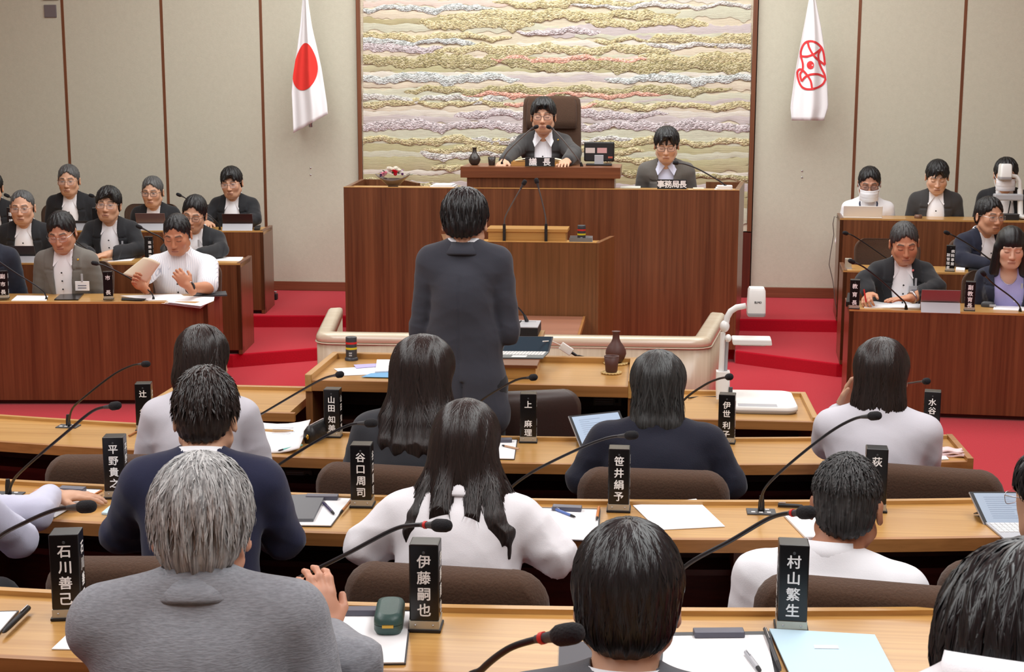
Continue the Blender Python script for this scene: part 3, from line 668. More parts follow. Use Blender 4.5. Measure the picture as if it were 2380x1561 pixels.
def np_mesh(name, V, F, mat, cols=None, vecs=None):
    me = bpy.data.meshes.new(name); me.vertices.add(len(V)); me.vertices.foreach_set('co', V.astype(np.float32).ravel())
    k = F.shape[1]; me.loops.add(F.size); me.loops.foreach_set('vertex_index', F.astype(np.int32).ravel())
    me.polygons.add(len(F)); me.polygons.foreach_set('loop_start', np.arange(0, F.size, k, dtype=np.int32))
    me.polygons.foreach_set('use_smooth', np.ones(len(F), bool)); me.update(calc_edges=True); me.validate()
    if cols is not None:
        a = me.attributes.new('tint', 'FLOAT_COLOR', 'POINT'); a.data.foreach_set('color', np.concatenate([cols, np.ones((len(V), 1))], 1).astype(np.float32).ravel())
    if vecs is not None:
        a = me.attributes.new('flow', 'FLOAT_VECTOR', 'POINT'); a.data.foreach_set('vector', vecs.astype(np.float32).ravel())
    if mat: me.materials.append(mat)
    return me
def rx(a): c, s = math.cos(a), math.sin(a); return np.array([[1, 0, 0], [0, c, -s], [0, s, c]])
def ry(a): c, s = math.cos(a), math.sin(a); return np.array([[c, 0, s], [0, 1, 0], [-s, 0, c]])
def rzm(a): c, s = math.cos(a), math.sin(a); return np.array([[c, -s, 0], [s, c, 0], [0, 0, 1]])
def skin_mat():
    m, t, b = base_mat('skin'); a = nd(t, 'ShaderNodeAttribute', attribute_name='tint')
    t.links.new(a.outputs['Color'], b.inputs['Base Color']); b.inputs['Roughness'].default_value = 0.5
    b.inputs['Subsurface Weight'].default_value = 0.0; b.inputs['Specular IOR Level'].default_value = 0.4
    return m
SKIN = skin_mat()
def hair_mat(name, c1, c2, rough=0.38, fine=1.0):
    if name in MATS: return MATS[name]
    m, t, b = base_mat(name); L = t.links.new
    a = nd(t, 'ShaderNodeAttribute', attribute_name='flow')
    n = nd(t, 'ShaderNodeTexNoise'); n.inputs['Scale'].default_value = fine; n.inputs['Detail'].default_value = 5; n.inputs['Roughness'].default_value = 0.65
    L(a.outputs['Vector'], n.inputs['Vector'])
    cr = nd(t, 'ShaderNodeValToRGB'); e = cr.color_ramp.elements; e[0].position = 0.34; e[1].position = 0.66
    e[0].color = (*c1, 1); e[1].color = (*c2, 1); L(n.outputs[0], cr.inputs[0]); L(cr.outputs[0], b.inputs['Base Color'])
    bp = nd(t, 'ShaderNodeBump'); bp.inputs['Strength'].default_value = 0.55; bp.inputs['Distance'].default_value = 0.004
    L(n.outputs[0], bp.inputs['Height']); L(bp.outputs[0], b.inputs['Normal']); b.inputs['Roughness'].default_value = rough
    b.inputs['Specular IOR Level'].default_value = 0.45
    return m
H_BLACK = hair_mat('black_hair', rgb(11, 11, 13), rgb(30, 30, 33), 0.33); H_BROWN = hair_mat('dark_brown_hair', rgb(18, 13, 13), rgb(46, 36, 34), 0.34)
H_SALT = hair_mat('greying_hair', rgb(40, 40, 42), rgb(112, 112, 112)); H_GREY = hair_mat('silver_grey_hair', rgb(80, 80, 82), rgb(210, 211, 210), 0.5)
H_PEP = hair_mat('peppered_hair', rgb(15, 15, 16), rgb(72, 72, 73), 0.45)
def cloth(name, col, noise=0.1, scale=400, bump=0.15, rough=0.85, stretch=(1, 1, 1)): return plain(name, col, rough, noise=noise, nscale=scale, bump=bump, spec=0.3, sheen=0.16, stretch=stretch)
J_BLACK = cloth('charcoal_suit', rgb(33, 34, 38)); J_NAVY = cloth('navy_suit', rgb(28, 32, 50)); J_DGREY = cloth('dark_grey_suit', rgb(58, 57, 58))
J_GREY = cloth('grey_suit', rgb(112, 108, 102), 0.15); J_MIDG = cloth('mid_grey_suit', rgb(96, 92, 88), 0.15); J_WHITE = cloth('white_shirt', rgb(242, 243, 248), 0.02)
J_HERR = cloth('grey_herringbone', rgb(140, 143, 150), 0.42, 150, 0.4, 0.9, (0.5, 1, 2.4)); J_LGREY = cloth('pale_grey_jacket', rgb(206, 205, 214), 0.03)
J_NAVY2 = cloth('bright_navy_jacket', rgb(34, 38, 66), 0.15); J_KNIT = cloth('navy_knit', rgb(26, 28, 44), 0.1, 250, 0.3); J_CHAR = cloth('charcoal_jacket', rgb(58, 60, 70))
J_LILAC = cloth('lilac_top', rgb(160, 156, 206), 0.04); J_STRIPE = None
def striped():
    m, t, b = base_mat('white_pinstripe_shirt'); tc = nd(t, 'ShaderNodeTexCoord'); wv = nd(t, 'ShaderNodeTexWave', bands_direction='X')
    wv.inputs['Scale'].default_value = 26; t.links.new(tc.outputs['Object'], wv.inputs['Vector'])
    cr = nd(t, 'ShaderNodeValToRGB'); e = cr.color_ramp.elements; e[0].position = 0.05; e[1].position = 0.2; e[0].color = (*rgb(196, 200, 214), 1); e[1].color = (*rgb(240, 240, 245), 1)
    t.links.new(wv.outputs[0], cr.inputs[0]); t.links.new(cr.outputs[0], b.inputs['Base Color']); b.inputs['Roughness'].default_value = 0.85
    return m
J_STRIPE = striped()
TROU = cloth('dark_trousers', rgb(30, 31, 36))
SHOE = plain('black_leather_shoe', rgb(16, 16, 17), 0.4)
LENS = None
def lens_mat():
    m, t, b = base_mat('spectacle_lens'); b.inputs['Base Color'].default_value = (0.9, 0.92, 1, 1); b.inputs['Roughness'].default_value = 0.05
    b.inputs['Alpha'].default_value = 0.09; return m
LENS = lens_mat()
MASKM = plain('white_mask_cloth', rgb(236, 237, 242), 0.9)
def fold_fn(seed, amp, wl=0.09):
    r = np.random.RandomState(seed); ks = []
    for i in range(7):
        d = r.normal(size=3)*np.array([0.8, 0.8, 1.2]); d /= np.linalg.norm(d); ks.append((d*2*math.pi/(wl*r.uniform(0.5, 1.9)), r.uniform(0, 6.28), r.uniform(0.3, 1)))
    def fn(x, y, z):
        o = 0
        for k_, p_, a_ in ks: o = o+a_*(np.abs(np.sin(0.5*(k_[0]*x+k_[1]*y+k_[2]*z)+p_+1.1*np.sin(11*x+9*z+p_)+0.5*np.sin(23*y+17*x)))**0.7-0.68)
        return amp*o/1.5
    return fn
def head_prims(v, Rh, c, s, gender='m', open_mouth=False, face=True):
    T = lambda p_: Rh@(np.array(p_)*s)+c
    E = lambda p_, r, k, op='u', tw=0: v.ell(T(p_), np.array(r)*s, k*s, op, Rh@rzm(0.35*tw) if tw else Rh)
    K = lambda a, ra, b, rb, k, op='u': v.cone(T(a), ra*s, T(b), rb*s, k*s, op)
    E((0, 0.014, 0.028), (0.0735, 0.092, 0.084), 0.01)
    E((0, -0.026, -0.03), (0.061, 0.066, 0.080), 0.03)
    E((0, -0.048, -0.083), (0.036, 0.036, 0.028), 0.03)
    for q in (-1, 1):
        K((q*0.052, -0.002, -0.06), 0.022, (q*0.026, -0.05, -0.092), 0.018, 0.03)
        E((q*0.081, 0.016, -0.012), (0.008, 0.020, 0.031), 0.006, 'u', q)
        E((q*0.089, 0.008, -0.010), (0.005, 0.011, 0.018), 0.004, 's')
    if face:
        for q in (-1, 1):
            E((q*0.041, -0.062, -0.026), (0.021, 0.018, 0.022), 0.03)
            K((q*0.014, -0.088, 0.021), 0.008, (q*0.046, -0.074, 0.020), 0.008, 0.014)
            E((q*0.032, -0.104, 0.002), (0.019, 0.016, 0.011), 0.012, 's')
            E((q*0.031, -0.077, 0.000), (0.0145, 0.0135, 0.0115), 0.004)
            E((q*0.011, -0.097, -0.039), (0.008, 0.009, 0.007), 0.006)
        K((0, -0.089, 0.008), 0.007, (0, -0.109, -0.034), 0.0105, 0.012)
        K((-0.019, -0.090, -0.065), 0.005, (0.019, -0.090, -0.065), 0.005, 0.006); E((0, -0.094, -0.064), (0.012, 0.007, 0.005), 0.006)
        K((-0.015, -0.090, -0.074), 0.006, (0.015, -0.090, -0.074), 0.006, 0.006)
        K((-0.023, -0.097, -0.0692), 0.0016, (0.023, -0.097, -0.0692), 0.0016, 0.003, 's')
def smooth01(x): x = np.clip(x, 0, 1); return x*x*(3-2*x)
def skin_tint(V, Rh, c, s, base, eyes='down', brow=1.0, hairc=(0.01, 0.01, 0.01), face=True, lips=(0.44, 0.17, 0.14)):
    q = ((V-c)@Rh)/s; x, y, z = q[:, 0], q[:, 1], q[:, 2]; n = len(V); base = np.array(base)
    C = np.tile(base, (n, 1))
    def mix(m, col): C[:] = C*(1-m[:, None])+np.array(col)*m[:, None]
    if not face: return C
    front = (y < -0.03) & (z > -0.13) & (z < 0.12)
    ax = np.abs(x)
    g = lambda a, w_: np.exp(-(a/w_)**2)
    mix(front*0.35*g(ax-0.042, 0.02)*g(z+0.03, 0.022), base*np.array([1.02, 0.72, 0.66]))
    mix(front*0.35*g(ax, 0.014)*g(z+0.035, 0.016)*(y < -0.085), base*np.array([1.0, 0.75, 0.7]))
    # brows
    bz = 0.0245+0.10*np.clip(ax-0.014, 0, 0.02)-0.35*np.clip(ax-0.038, 0, 1)
    mix(front*0.85*brow*smooth01((0.0062-np.abs(z-bz))/0.004)*smooth01((ax-0.010)/0.006)*smooth01((0.052-ax)/0.006), hairc)
    # eyes
    ez = -0.0035 if eyes == 'down' else 0.0005
    curve = ez-(0.004 if eyes == 'down' else -0.0035)*(1-((ax-0.031)/0.016)**2)
    inx = smooth01((0.0165-np.abs(ax-0.031))/0.004)
    if eyes != 'down':
        low = ez-0.0035*(1-((ax-0.031)/0.016)**2)
        op = smooth01((curve+0.001-z)/0.003)*smooth01((z-low+0.001)/0.003)*inx*front
        mix(op*0.9, (0.62, 0.58, 0.55)); mix(op*smooth01((0.0072-np.abs(ax-0.031))/0.003), (0.015, 0.012, 0.01))
    mix(front*0.9*inx*g(z-curve, 0.0026), (0.03, 0.02, 0.018))
    mix(front*0.25*inx*g(z-0.012, 0.003), base*0.5)
    # lips and mouth line
    mix(front*0.75*smooth01((0.023-ax)/0.008)*g(z+0.0695, 0.0068)*(y < -0.07), lips)
    mix(front*0.8*smooth01((0.025-ax)/0.006)*g(z+0.0692, 0.0022)*(y < -0.07), (0.10, 0.035, 0.03))
    mix(front*0.6*g(ax-0.008, 0.0035)*g(z+0.0455, 0.003)*(y < -0.085), (0.10, 0.04, 0.03))
    return C
def hair_vol(Rh, c, s, st, vox):
    """hair as a shell over the skull; st holds the cut"""
    tv, sv, bv = st.get('top', 0.010), st.get('side', 0.008), st.get('back', 0.008); ln = st.get('long', 0)
    ext = 0.15 if not ln else max(0.15, ln+0.05)
    lo = c-np.array([0.18, 0.17, ext+0.02])*s; hi = c+np.array([0.18, 0.20, 0.16])*s
    v = Vol(*[np.arange(l, h, vox, dtype=np.float32) for l, h in zip(lo, hi)])
    T = lambda p_: Rh@(np.array(p_)*s)+c
    E = lambda p_, r, k, op='u': v.ell(T(p_), np.array(r)*s, k*s, op, Rh)
    K = lambda a, ra, b, rb, k, op='u': v.cone(T(a), ra*s, T(b), rb*s, k*s, op)
    E((0, 0.015, 0.031), (0.0745+sv, 0.093+bv, 0.084+tv), 0.01)
    zf, zn = st.get('front', 0.058), st.get('nape', -0.085)
    if not ln:
        E((0, 0.040, -0.035), (0.060+sv*0.8, 0.066+bv*0.6, 0.058), 0.03)
    for ex in st.get('extra', []):
        if ex[0] == 'e': E(ex[1], ex[2], ex[3] if len(ex) > 3 else 0.02)
        else: K(ex[1], ex[2], ex[3], ex[4], ex[5] if len(ex) > 5 else 0.03)
    Ry_ = rzm(math.atan2(Rh[0, 0]*0+Rh[1, 0], Rh[0, 0]))
    for lp, lr in st.get('locks', []):
        q_ = [Ry_@(np.array(p_)*s)+c for p_ in lp]
        for i in range(len(q_)-1): v.cone(q_[i], lr[i]*s, q_[i+1], lr[i+1]*s, 0.010)
    n_ = np.array([0, -(zn-zf), 0.19]); n_ = n_/np.linalg.norm(n_)
    p0 = np.array([0, -0.095, zf])
    def plane(X, Y, Z):
        x, y, z = (X-c[0])/s, (Y-c[1])/s, (Z-c[2])/s
        hy = Rh[0, 1]*x+Rh[1, 1]*y+Rh[2, 1]*z; hz = Rh[0, 2]*x+Rh[1, 2]*y+Rh[2, 2]*z
        d = -((hy-p0[1])*n_[1]+(hz-p0[2])*n_[2])*s
        return d
    big = np.array([0.3, 0.3, 0.3])
    if not ln: v.put(c-big, c+big, plane, 'i', 0.010*s)
    # bare face
    fz = st.get('facez', 0.0); fw = st.get('facew', 0.064)
    top = st.get('facetop', zf+0.006)
    zc = (top-0.13)/2
    E((0, -0.105, zc), (fw, 0.075, (top+0.13)/2), st.get('facek', 0.012), 's')
    for ex in st.get('fringe', []): K(ex[0], ex[1], ex[2], ex[3], ex[4] if len(ex) > 4 else 0.008)
    for q in (-1, 1):
        if not ln and st.get('ears', True): E((q*0.094, 0.004, -0.024), (0.026, 0.034, 0.040), 0.006, 's')
    amp = st.get('amp', 0.0022); cy, cz = st.get('crown', (0.035, 0.105)); rs = st.get('seed', 1)
    f1 = st.get('freq', 1.0)
    def loc(x, y, z):
        p_ = np.stack([x-c[0], y-c[1], z-c[2]], 1)@Rh/s
        return p_
    def ridge(x, y, z):
        p_ = loc(x, y, z)
        if ln: az = np.arctan2(p_[:, 0], np.maximum(0.02, np.abs(p_[:, 1]-cy)+0.04*(p_[:, 2] < 0))*np.sign(p_[:, 1]-cy+1e-6))
        else: az = np.arctan2(p_[:, 0], p_[:, 1]-cy)
        r = np.linalg.norm(p_-np.array([0, cy, cz]), axis=1)
        w_ = np.clip(r/0.06, 0, 1)
        o = np.sin(f1*19*az+7*r*10+rs)+0.8*np.sin(f1*33*az-6*r*10+2.1*rs)+0.6*np.sin(f1*57*az+12*r*10+rs*3)
        if ln:
            o = np.sin(f1*150*p_[:, 0]+9*p_[:, 2]+rs)+0.8*np.sin(f1*260*p_[:, 0]-14*p_[:, 2]+2*rs)+0.6*np.sin(f1*90*p_[:, 0]+25*p_[:, 1]+rs)
        return -amp*s*o*w_
    v.warp(ridge, 0.02)
    if ln and not st.get('locks'):
        def end(X, Y, Z):
            x, y, z = (X-c[0])/s, (Y-c[1])/s, (Z-c[2])/s
            hx = Rh[0, 0]*x+Rh[1, 0]*y+Rh[2, 0]*z; hz = Rh[0, 2]*x+Rh[1, 2]*y+Rh[2, 2]*z
            return (-(hz+ln)+0.014*np.sin(70*hx+rs)+0.010*np.sin(140*hx+2*rs)+st.get('endarc', 0.0)*(hx/0.09)**2)*s
        v.put(c-big*2, c+big*2, end, 'i', 0.006)
    return v, loc
def hair_mesh(v, loc, st, mat):
    V, F = v.mesh(); p_ = loc(V[:, 0], V[:, 1], V[:, 2]); cy, cz = st.get('crown', (0.035, 0.105)); ln = st.get('long', 0)
    az = np.arctan2(p_[:, 0], p_[:, 1]-cy); r = np.linalg.norm(p_-np.array([0, cy, cz]), axis=1); g = st.get('grain', 26.0)
    if ln:
        low = smooth01((0.06-p_[:, 2])/0.10)
        fx = np.sin(az)*g*(1-low)+p_[:, 0]*g*11*low; fy = np.cos(az)*g*(1-low)+p_[:, 1]*g*6*low; fz = -p_[:, 2]*14
        f = np.stack([fx, fy, fz], 1)
    else: f = np.stack([np.sin(az)*g*np.clip(r*14, 0.3, 1.4), np.cos(az)*g*np.clip(r*14, 0.3, 1.4), r*14], 1)
    return np_mesh('hair', V, F, mat, None, f)
def strands(v, loc, Rh, c, s, st, n, mat, seed=3):
    """fine locks combed over the hair surface from the crown to the ends"""
    r = np.random.RandomState(seed); cy, cz = st.get('crown', (0.035, 0.105)); ln = st.get('long', 0)
    th = r.uniform(0.05, 1.45 if not ln else 1.2, n); az = r.uniform(-math.pi, math.pi, n)
    d0 = np.stack([np.sin(az)*np.sin(th), np.cos(az)*np.sin(th), np.cos(th)], 1)
    p_ = np.array([0, 0.015, 0.031])+d0*np.array([0.075, 0.093, 0.085])*1.12
    p_ = (p_*s)@Rh.T+c
    L = st.get('slen', 0.075)*s*(0.6+0.8*r.rand(n)); K_ = 9; step = L/K_
    crown = Rh@(np.array([0, cy, cz])*s)+c; down = Rh@np.array([0, 0, -1.0]); down = np.array([0, 0, -1.0]) if ln else down
    off = r.uniform(0.0004, 0.0032 if not ln else 0.003, n)*s*st.get('fluff', 1.0); path = []; swirl = r.normal(0, 0.28, n)
    for k in range(K_+1):
        for _ in range(2):
            d, g = v.sample(p_); p_ = p_-g*(d-off)[:, None]*0.9
        path.append(p_.copy()); d, g = v.sample(p_)
        ra = p_-crown; ra /= (np.linalg.norm(ra, axis=1, keepdims=True)+1e-9)
        t = ra*0.6+down*0.7+np.cross(g, ra)*swirl[:, None]
        t = t-g*np.sum(t*g, 1, keepdims=True); t /= (np.linalg.norm(t, axis=1, keepdims=True)+1e-9); p_ = p_+t*step[:, None]
        if k > K_*0.6 and not ln: off = off+st.get('lift', 0.0006)*s
    A = np.stack(path, 1)                                   # n, K+1, 3
    g0 = v.sample(A.reshape(-1, 3))[1].reshape(A.shape); tg = np.gradient(A, axis=1); side = np.cross(tg, g0); side /= (np.linalg.norm(side, axis=2, keepdims=True)+1e-9)
    wd = (0.0016+0.0014*r.rand(n))[:, None, None]*s*st.get('swid', 1.0)*np.array([0.5, 0.8, 1, 1, 1, 1, 0.9, 0.75, 0.5, 0.12])[None, :, None]
    V = np.stack([A-side*wd, A+g0*wd*0.5, A+side*wd], 2).reshape(-1, 3)
    a = np.arange(n)[:, None, None]*(K_+1)*3+np.arange(K_)[None, :, None]*3+np.arange(2)[None, None, :]
    F = np.stack([a, a+1, a+4, a+3], -1).reshape(-1, 4)
    fl = np.repeat(r.uniform(0, 60, n), (K_+1)*3); al = np.tile(np.repeat(np.arange(K_+1), 3)*0.09, n)
    return np_mesh('hair_locks', V, F, mat, None, np.stack([fl, fl*0.37, al], 1))
def fingers(v, wr, d, n_, s, curl, side, spread=0.12):
    """palm and five fingers: wrist, direction of the hand, back-of-hand normal; side +1 puts the thumb on the d x n side"""
    d = np.array(d, float); d /= np.linalg.norm(d); n_ = np.array(n_, float); n_ = n_-d*(n_@d); n_ /= np.linalg.norm(n_); w_ = np.cross(d, n_)*side
    wr = np.array(wr, float); pal = wr+d*0.055*s
    Rm = np.stack([w_, d, n_], 1); v.cone(wr-d*0.03*s, 0.026*s, wr+d*0.015*s, 0.025*s, 0.015)
    v.ell(pal, np.array([0.040, 0.050, 0.016])*s, 0.015, 'u', Rm)
    for i, (u, L) in enumerate(((0.029, 0.070), (0.010, 0.078), (-0.010, 0.073), (-0.028, 0.058))):
        b = wr+d*(0.092-0.004*abs(i-1.3))*s+w_*u*s; dd = d+w_*u*spread/0.03*0.5; dd /= np.linalg.norm(dd); rr = 0.0088 if i < 3 else 0.0076; p_ = b; ang = curl*0.5
        for k, f in enumerate((0.45, 0.3, 0.25)):
            dr = dd*math.cos(ang)-n_*math.sin(ang); q = p_+dr*L*f*s
            v.cone(p_, rr*s*(1-0.08*k), q, rr*s*(0.94-0.1*k), 0.004 if k else 0.008); p_ = q; ang += curl
    b = wr+d*0.028*s+w_*0.030*s; dr = d*0.72+w_*0.62-n_*0.3; dr /= np.linalg.norm(dr); q = b+dr*0.036*s
    v.cone(b, 0.013*s, q, 0.0105*s, 0.012); dr = d*0.95+w_*0.25-n_*(0.3+0.3*curl); dr /= np.linalg.norm(dr); v.cone(q, 0.0102*s, q+dr*0.030*s, 0.0082*s, 0.005)
def collar(name, nb, Rn, rt, rb, h, phi, drop, mat, parent, th=0.004, squash=0.9, n=26, dz=0.0, pinch=0.0):
    """turned-down collar: rings round the neck from the inner stand over the fold to the outer edge; phi is the half-angle, 0 is the nape"""
    m = MB(); rings = []
    for i in range(n+1):
        a_ = -phi+2*phi*i/n; f = abs(a_)/math.pi; fr = max(0.0, (f-0.55)/0.45)
        cx, cy = math.sin(a_), math.cos(a_)
        z0 = dz-0.02*fr; out = []
        for r_, z in ((rt-0.002, -h*0.7), (rt-0.001, 0.0), (rt+0.004, 0.004), (rb, -h-drop*fr), (rb-0.002, -h-0.006-drop*fr)):
            rr = r_*(1-pinch*fr); out.append(Rn@np.array([cx*rr, cy*rr*squash, z0+z])+nb)
        rings.append(out)
    vs = [p_ for r_ in rings for p_ in r_]; k = 5
    m.add(vs, [(i*k+j, i*k+j+1, (i+1)*k+j+1, (i+1)*k+j) for i in range(n) for j in range(k-1)], True)
    return obj(name, m, mat, parent, solid=th)
def person(label, head, floor=0.0, rz=0.0, s=1.0, lean=8, hp=5, hy=0, hr=0, hf=14, skin=(206, 160, 132), eyes='down', hair=None, hairm=None, top='jacket', topm=None, shirt=None, arms=None,
           face=True, vox=0.008, hvox=0.0042, glasses=None, mask=False, trousers=TROU, fold=0.0065, vee=None, stand=False, sw=1.0, nstr=0, brow=1.0, hands='rest', short=False, seed=1, gender='m', ccol=None, legs=True, neckz=0.0, shrug=0.0, bodyw=0.94, group=None, hipz=None, aw=1.0, hx=0.0, jcol=True, jch=0.038):
    """local frame: origin on the floor under the hips, facing -y; head is the world position of the head centre"""
    th = R_(lean); up = np.array([0, -math.sin(th), math.cos(th)]); fw = np.array([0, -math.cos(th), -math.sin(th)])
    tk = 1.0
    if not stand:      # the hips come down onto the seat
        T_ = (head[2]-floor-(0.43+0.10*s)-math.cos(R_(lean+hf))*(0.194+neckz)*s)/(math.cos(th)*s); tk = min(1.10, max(0.70, T_/0.47))
    hip = np.zeros(3); sh = hip+up*0.47*tk*s; hth = R_(lean+hf); hc = sh+np.array([0, -math.sin(hth), math.cos(hth)])*(0.194+neckz)*s+np.array([hx*s, 0, 0])
    Rh = rzm(R_(hy))@rx(R_(hp))@ry(R_(hr)); Rt = rx(th)
    Rw = rzm(rz); loc_xy = np.array(head)-Rw@hc; zh = loc_xy[2]-floor
    o_ = np.array([0, 0, zh]); hip = hip+o_; sh = sh+o_; hc = hc+o_
    W_ = 0.163*s*sw; shp = [sh+np.array([q*W_, 0, shrug*s])+up*-0.01 for q in (-1, 1)]
    neck = sh+up*0.035*s-fw*0.012*s
    # arms: elbow and wrist in the local frame relative to the shoulder centre, or world points
    inv = lambda p_: Rw.T@(np.array(p_)-np.array([loc_xy[0], loc_xy[1], floor]))
    ar = []
    if isinstance(arms, tuple) and arms and isinstance(arms[0], str): arms = (arms, arms)
    for q, spec in zip((-1, 1), arms or (None, None)):
        if isinstance(spec, tuple) and isinstance(spec[0], str):
            zd, es, ws, fwd = spec[1:5]; ef = spec[5] if len(spec) > 5 else 0.10
            ar.append((np.array([q*es*s, sh[1]-ef, zd-floor+0.052*s]), np.array([q*ws*s, sh[1]-ef-fwd, zd-floor+0.036*s]))); continue
        if spec is None: spec = ((q*0.235, -0.10, -0.27), (q*0.10, -0.33, -0.25))
        e, w_ = [np.array(p_, float) for p_ in spec[:2]]
        if len(spec) > 2 and spec[2] == 'w': e, w_ = inv(e), inv(w_)
        else: e, w_ = sh+e*s, sh+w_*s
        ar.append((e, w_))
    name = 'person'
    ptsx = [p_ for e, w_ in ar for p_ in (e, w_)]+[hc, hip, sh]
    allp = np.array(ptsx); lo = allp.min(0)-0.17*s; hi = allp.max(0)+0.17*s; lo[2] = zh-0.16*s if not stand else min(lo[2], zh-0.2); hi[2] = hc[2]+0.17*s; lo[0] = min(lo[0], -0.3*s); hi[0] = max(hi[0], 0.3*s)
    # ---- body (skin)
    fx = [(hc[0], 0.10*s, hvox if face else hvox*1.3)]; fy = [(hc[1], 0.125*s, hvox if face else hvox*1.3)]; fz = [(hc[2]-0.01, 0.135*s, hvox if face else hvox*1.3)]
    v = Vol(axis(lo[0], hi[0], 0.014, fx), axis(lo[1], hi[1], 0.014, fy), axis(lo[2], hi[2], 0.014, fz))
    head_prims(v, Rh, hc, s, gender, face=face)
    v.cone(Rh@np.array([0, 0.022, -0.06])*s+hc, 0.052*s, neck-up*0.03*s, 0.057*s, 0.02*s)
    def torso(v, inf, k=0.05, low=0.0):
        bw = bodyw
        v.ell(hip+up*0.02*s, np.array([0.165*bw, 0.115, 0.12])*s+inf, k, 'u', Rt)
        v.ell(hip+up*0.17*tk*s, np.array([0.150*bw, 0.105, 0.14])*s+inf, k, 'u', Rt)
        v.ell(hip+up*0.33*tk*s-fw*0.005*s, np.array([0.160*bw*sw, 0.112, 0.15])*s+inf, k, 'u', Rt)
        v.cone(shp[0]+np.array([0.035*s, 0, -0.03*s]), 0.055*s+inf, shp[1]+np.array([-0.035*s, 0, -0.03*s]), 0.055*s+inf, k)
        for q in (0, 1):
            v.cone(neck+up*0.015*s, 0.042*s+inf*0.6, shp[q]+np.array([(0.04 if q == 0 else -0.04)*s, 0, 0]), 0.046*s+inf, 0.045*s)
        if gender == 'f':
            for q in (-1, 1): v.ell(hip+up*0.33*tk*s+fw*0.075*s+np.array([q*0.07*s, 0, 0]), np.array([0.06, 0.05, 0.06])*s+inf, 0.04, 'u', Rt)
    def sleeves(v, inf, cut=0.0, k=0.03, elbow_only=False):
        for (e, w_), p_ in zip(ar, shp):
            v.cone(p_-up*0.008*s, 0.051*s*aw+inf, e, 0.040*s*aw+inf, k)
            if elbow_only: continue
            d = (w_-e)/np.linalg.norm(w_-e); v.cone(e, 0.040*s*aw+inf, w_-d*cut, 0.031*s*aw+inf, k*0.8)
    torso(v, -0.016); 
    for (e, w_), p_ in zip(ar, shp):
        v.cone(p_, 0.045*s, e, 0.038*s, 0.02); v.cone(e, 0.037*s, w_, 0.026*s, 0.02)
    V, F = v.mesh()
    if hands != 'none':
        for q, (e, w_) in zip((-1, 1), ar):
            hs = hands[0 if q < 0 else 1] if isinstance(hands, (list, tuple)) else hands
            if hs == 'none': continue
            d = (w_-e)/np.linalg.norm(w_-e); nn = np.array([0, 0, 1.0]); curl = 0.25; dd = d.copy()
            if hs == 'rest': dd = np.array([d[0]*0.7, d[1], min(d[2], 0.0)*0.5])
            if hs == 'fist': curl = 0.95
            if isinstance(hs, dict): dd = Rw.T@np.array(hs['d']); nn = Rw.T@np.array(hs['n']); curl = hs.get('curl', 0.3)
            hv = Vol(*[np.arange(a, b, 0.0042, dtype=np.float32) for a, b in zip(w_-0.20*s, w_+0.20*s)])
            fingers(hv, w_, dd, nn, s*0.96, curl, q if not isinstance(hs, dict) else hs.get('side', q))
            V2, F2 = hv.mesh(); F = np.concatenate([F, F2+len(V)]); V = np.concatenate([V, V2])
    base = np.array(rgb(*skin)); tint = skin_tint(V, Rh, hc, s, base, eyes, brow, face=face, hairc=(0.02, 0.018, 0.017))
    root = bpy.data.objects.new(name, np_mesh('body', V, F, SKIN, tint)); COL.objects.link(root)
    root.location = (loc_xy[0], loc_xy[1], floor); root.rotation_euler = (0, 0, rz); tag(root, label, 'person', group)
    # ---- upper clothes
    cl = lambda: Vol(*[np.arange(a, b, vox, dtype=np.float32) for a, b in zip(lo-0.02, np.array([hi[0]+0.02, hi[1]+0.02, sh[2]+0.16*s]))])
    fold_ = fold_fn(seed, fold)
    def armw(x, y, z):
        """creases gather at the elbows and armpits"""
        o = 0.22
        for (e, w_), p_ in zip(ar, shp):
            o = o+1.2*np.exp(-((x-e[0])**2+(y-e[1])**2+(z-e[2])**2)/0.0064)+0.6*np.exp(-((x-p_[0])**2+(y-p_[1])**2+(z-p_[2]+0.1)**2)/0.0081)
        return o
    fdir = lambda x, y, z: (((z-sh[2])*math.sin(th)*-1.0+(y-sh[1])*1.0)*1.0)
    tloc = lambda X, Y, Z: (X, (Y-hip[1])*Rt[1, 1]+(Z-hip[2])*Rt[2, 1], (Y-hip[1])*Rt[1, 2]+(Z-hip[2])*Rt[2, 2])
    has_jacket = top == 'jacket'
    if shirt is not None or not has_jacket:
        m_ = shirt if has_jacket else topm
        vs_ = cl(); torso(vs_, 0.004 if has_jacket else 0.010)
        if not has_jacket:
            if short:
                for (e, w_), p_ in zip(ar, shp): vs_.cone(p_-up*0.012*s, 0.064*s, p_*0.12+e*0.88, 0.062*s, 0.03)
            else: sleeves(vs_, 0.008, 0.012, 0.018)
            vs_.warp(lambda x, y, z: fold_(x, y, z)*armw(x, y, z), 0.02)
        if vee is not None and vee.get('scoop'): vs_.ell(neck+fw*0.075*s, np.array([0.052, 0.06, vee['scoop']])*s, 0.008, 's', Rt)
        vs_.cone(neck-up*0.06*s, 0.050*s, neck+up*0.12*s, 0.050*s, 0.004, 's')
        V, F = vs_.mesh(); so = bpy.data.objects.new('shirt', np_mesh('shirt', V, F, m_)); COL.objects.link(so); so.parent = root
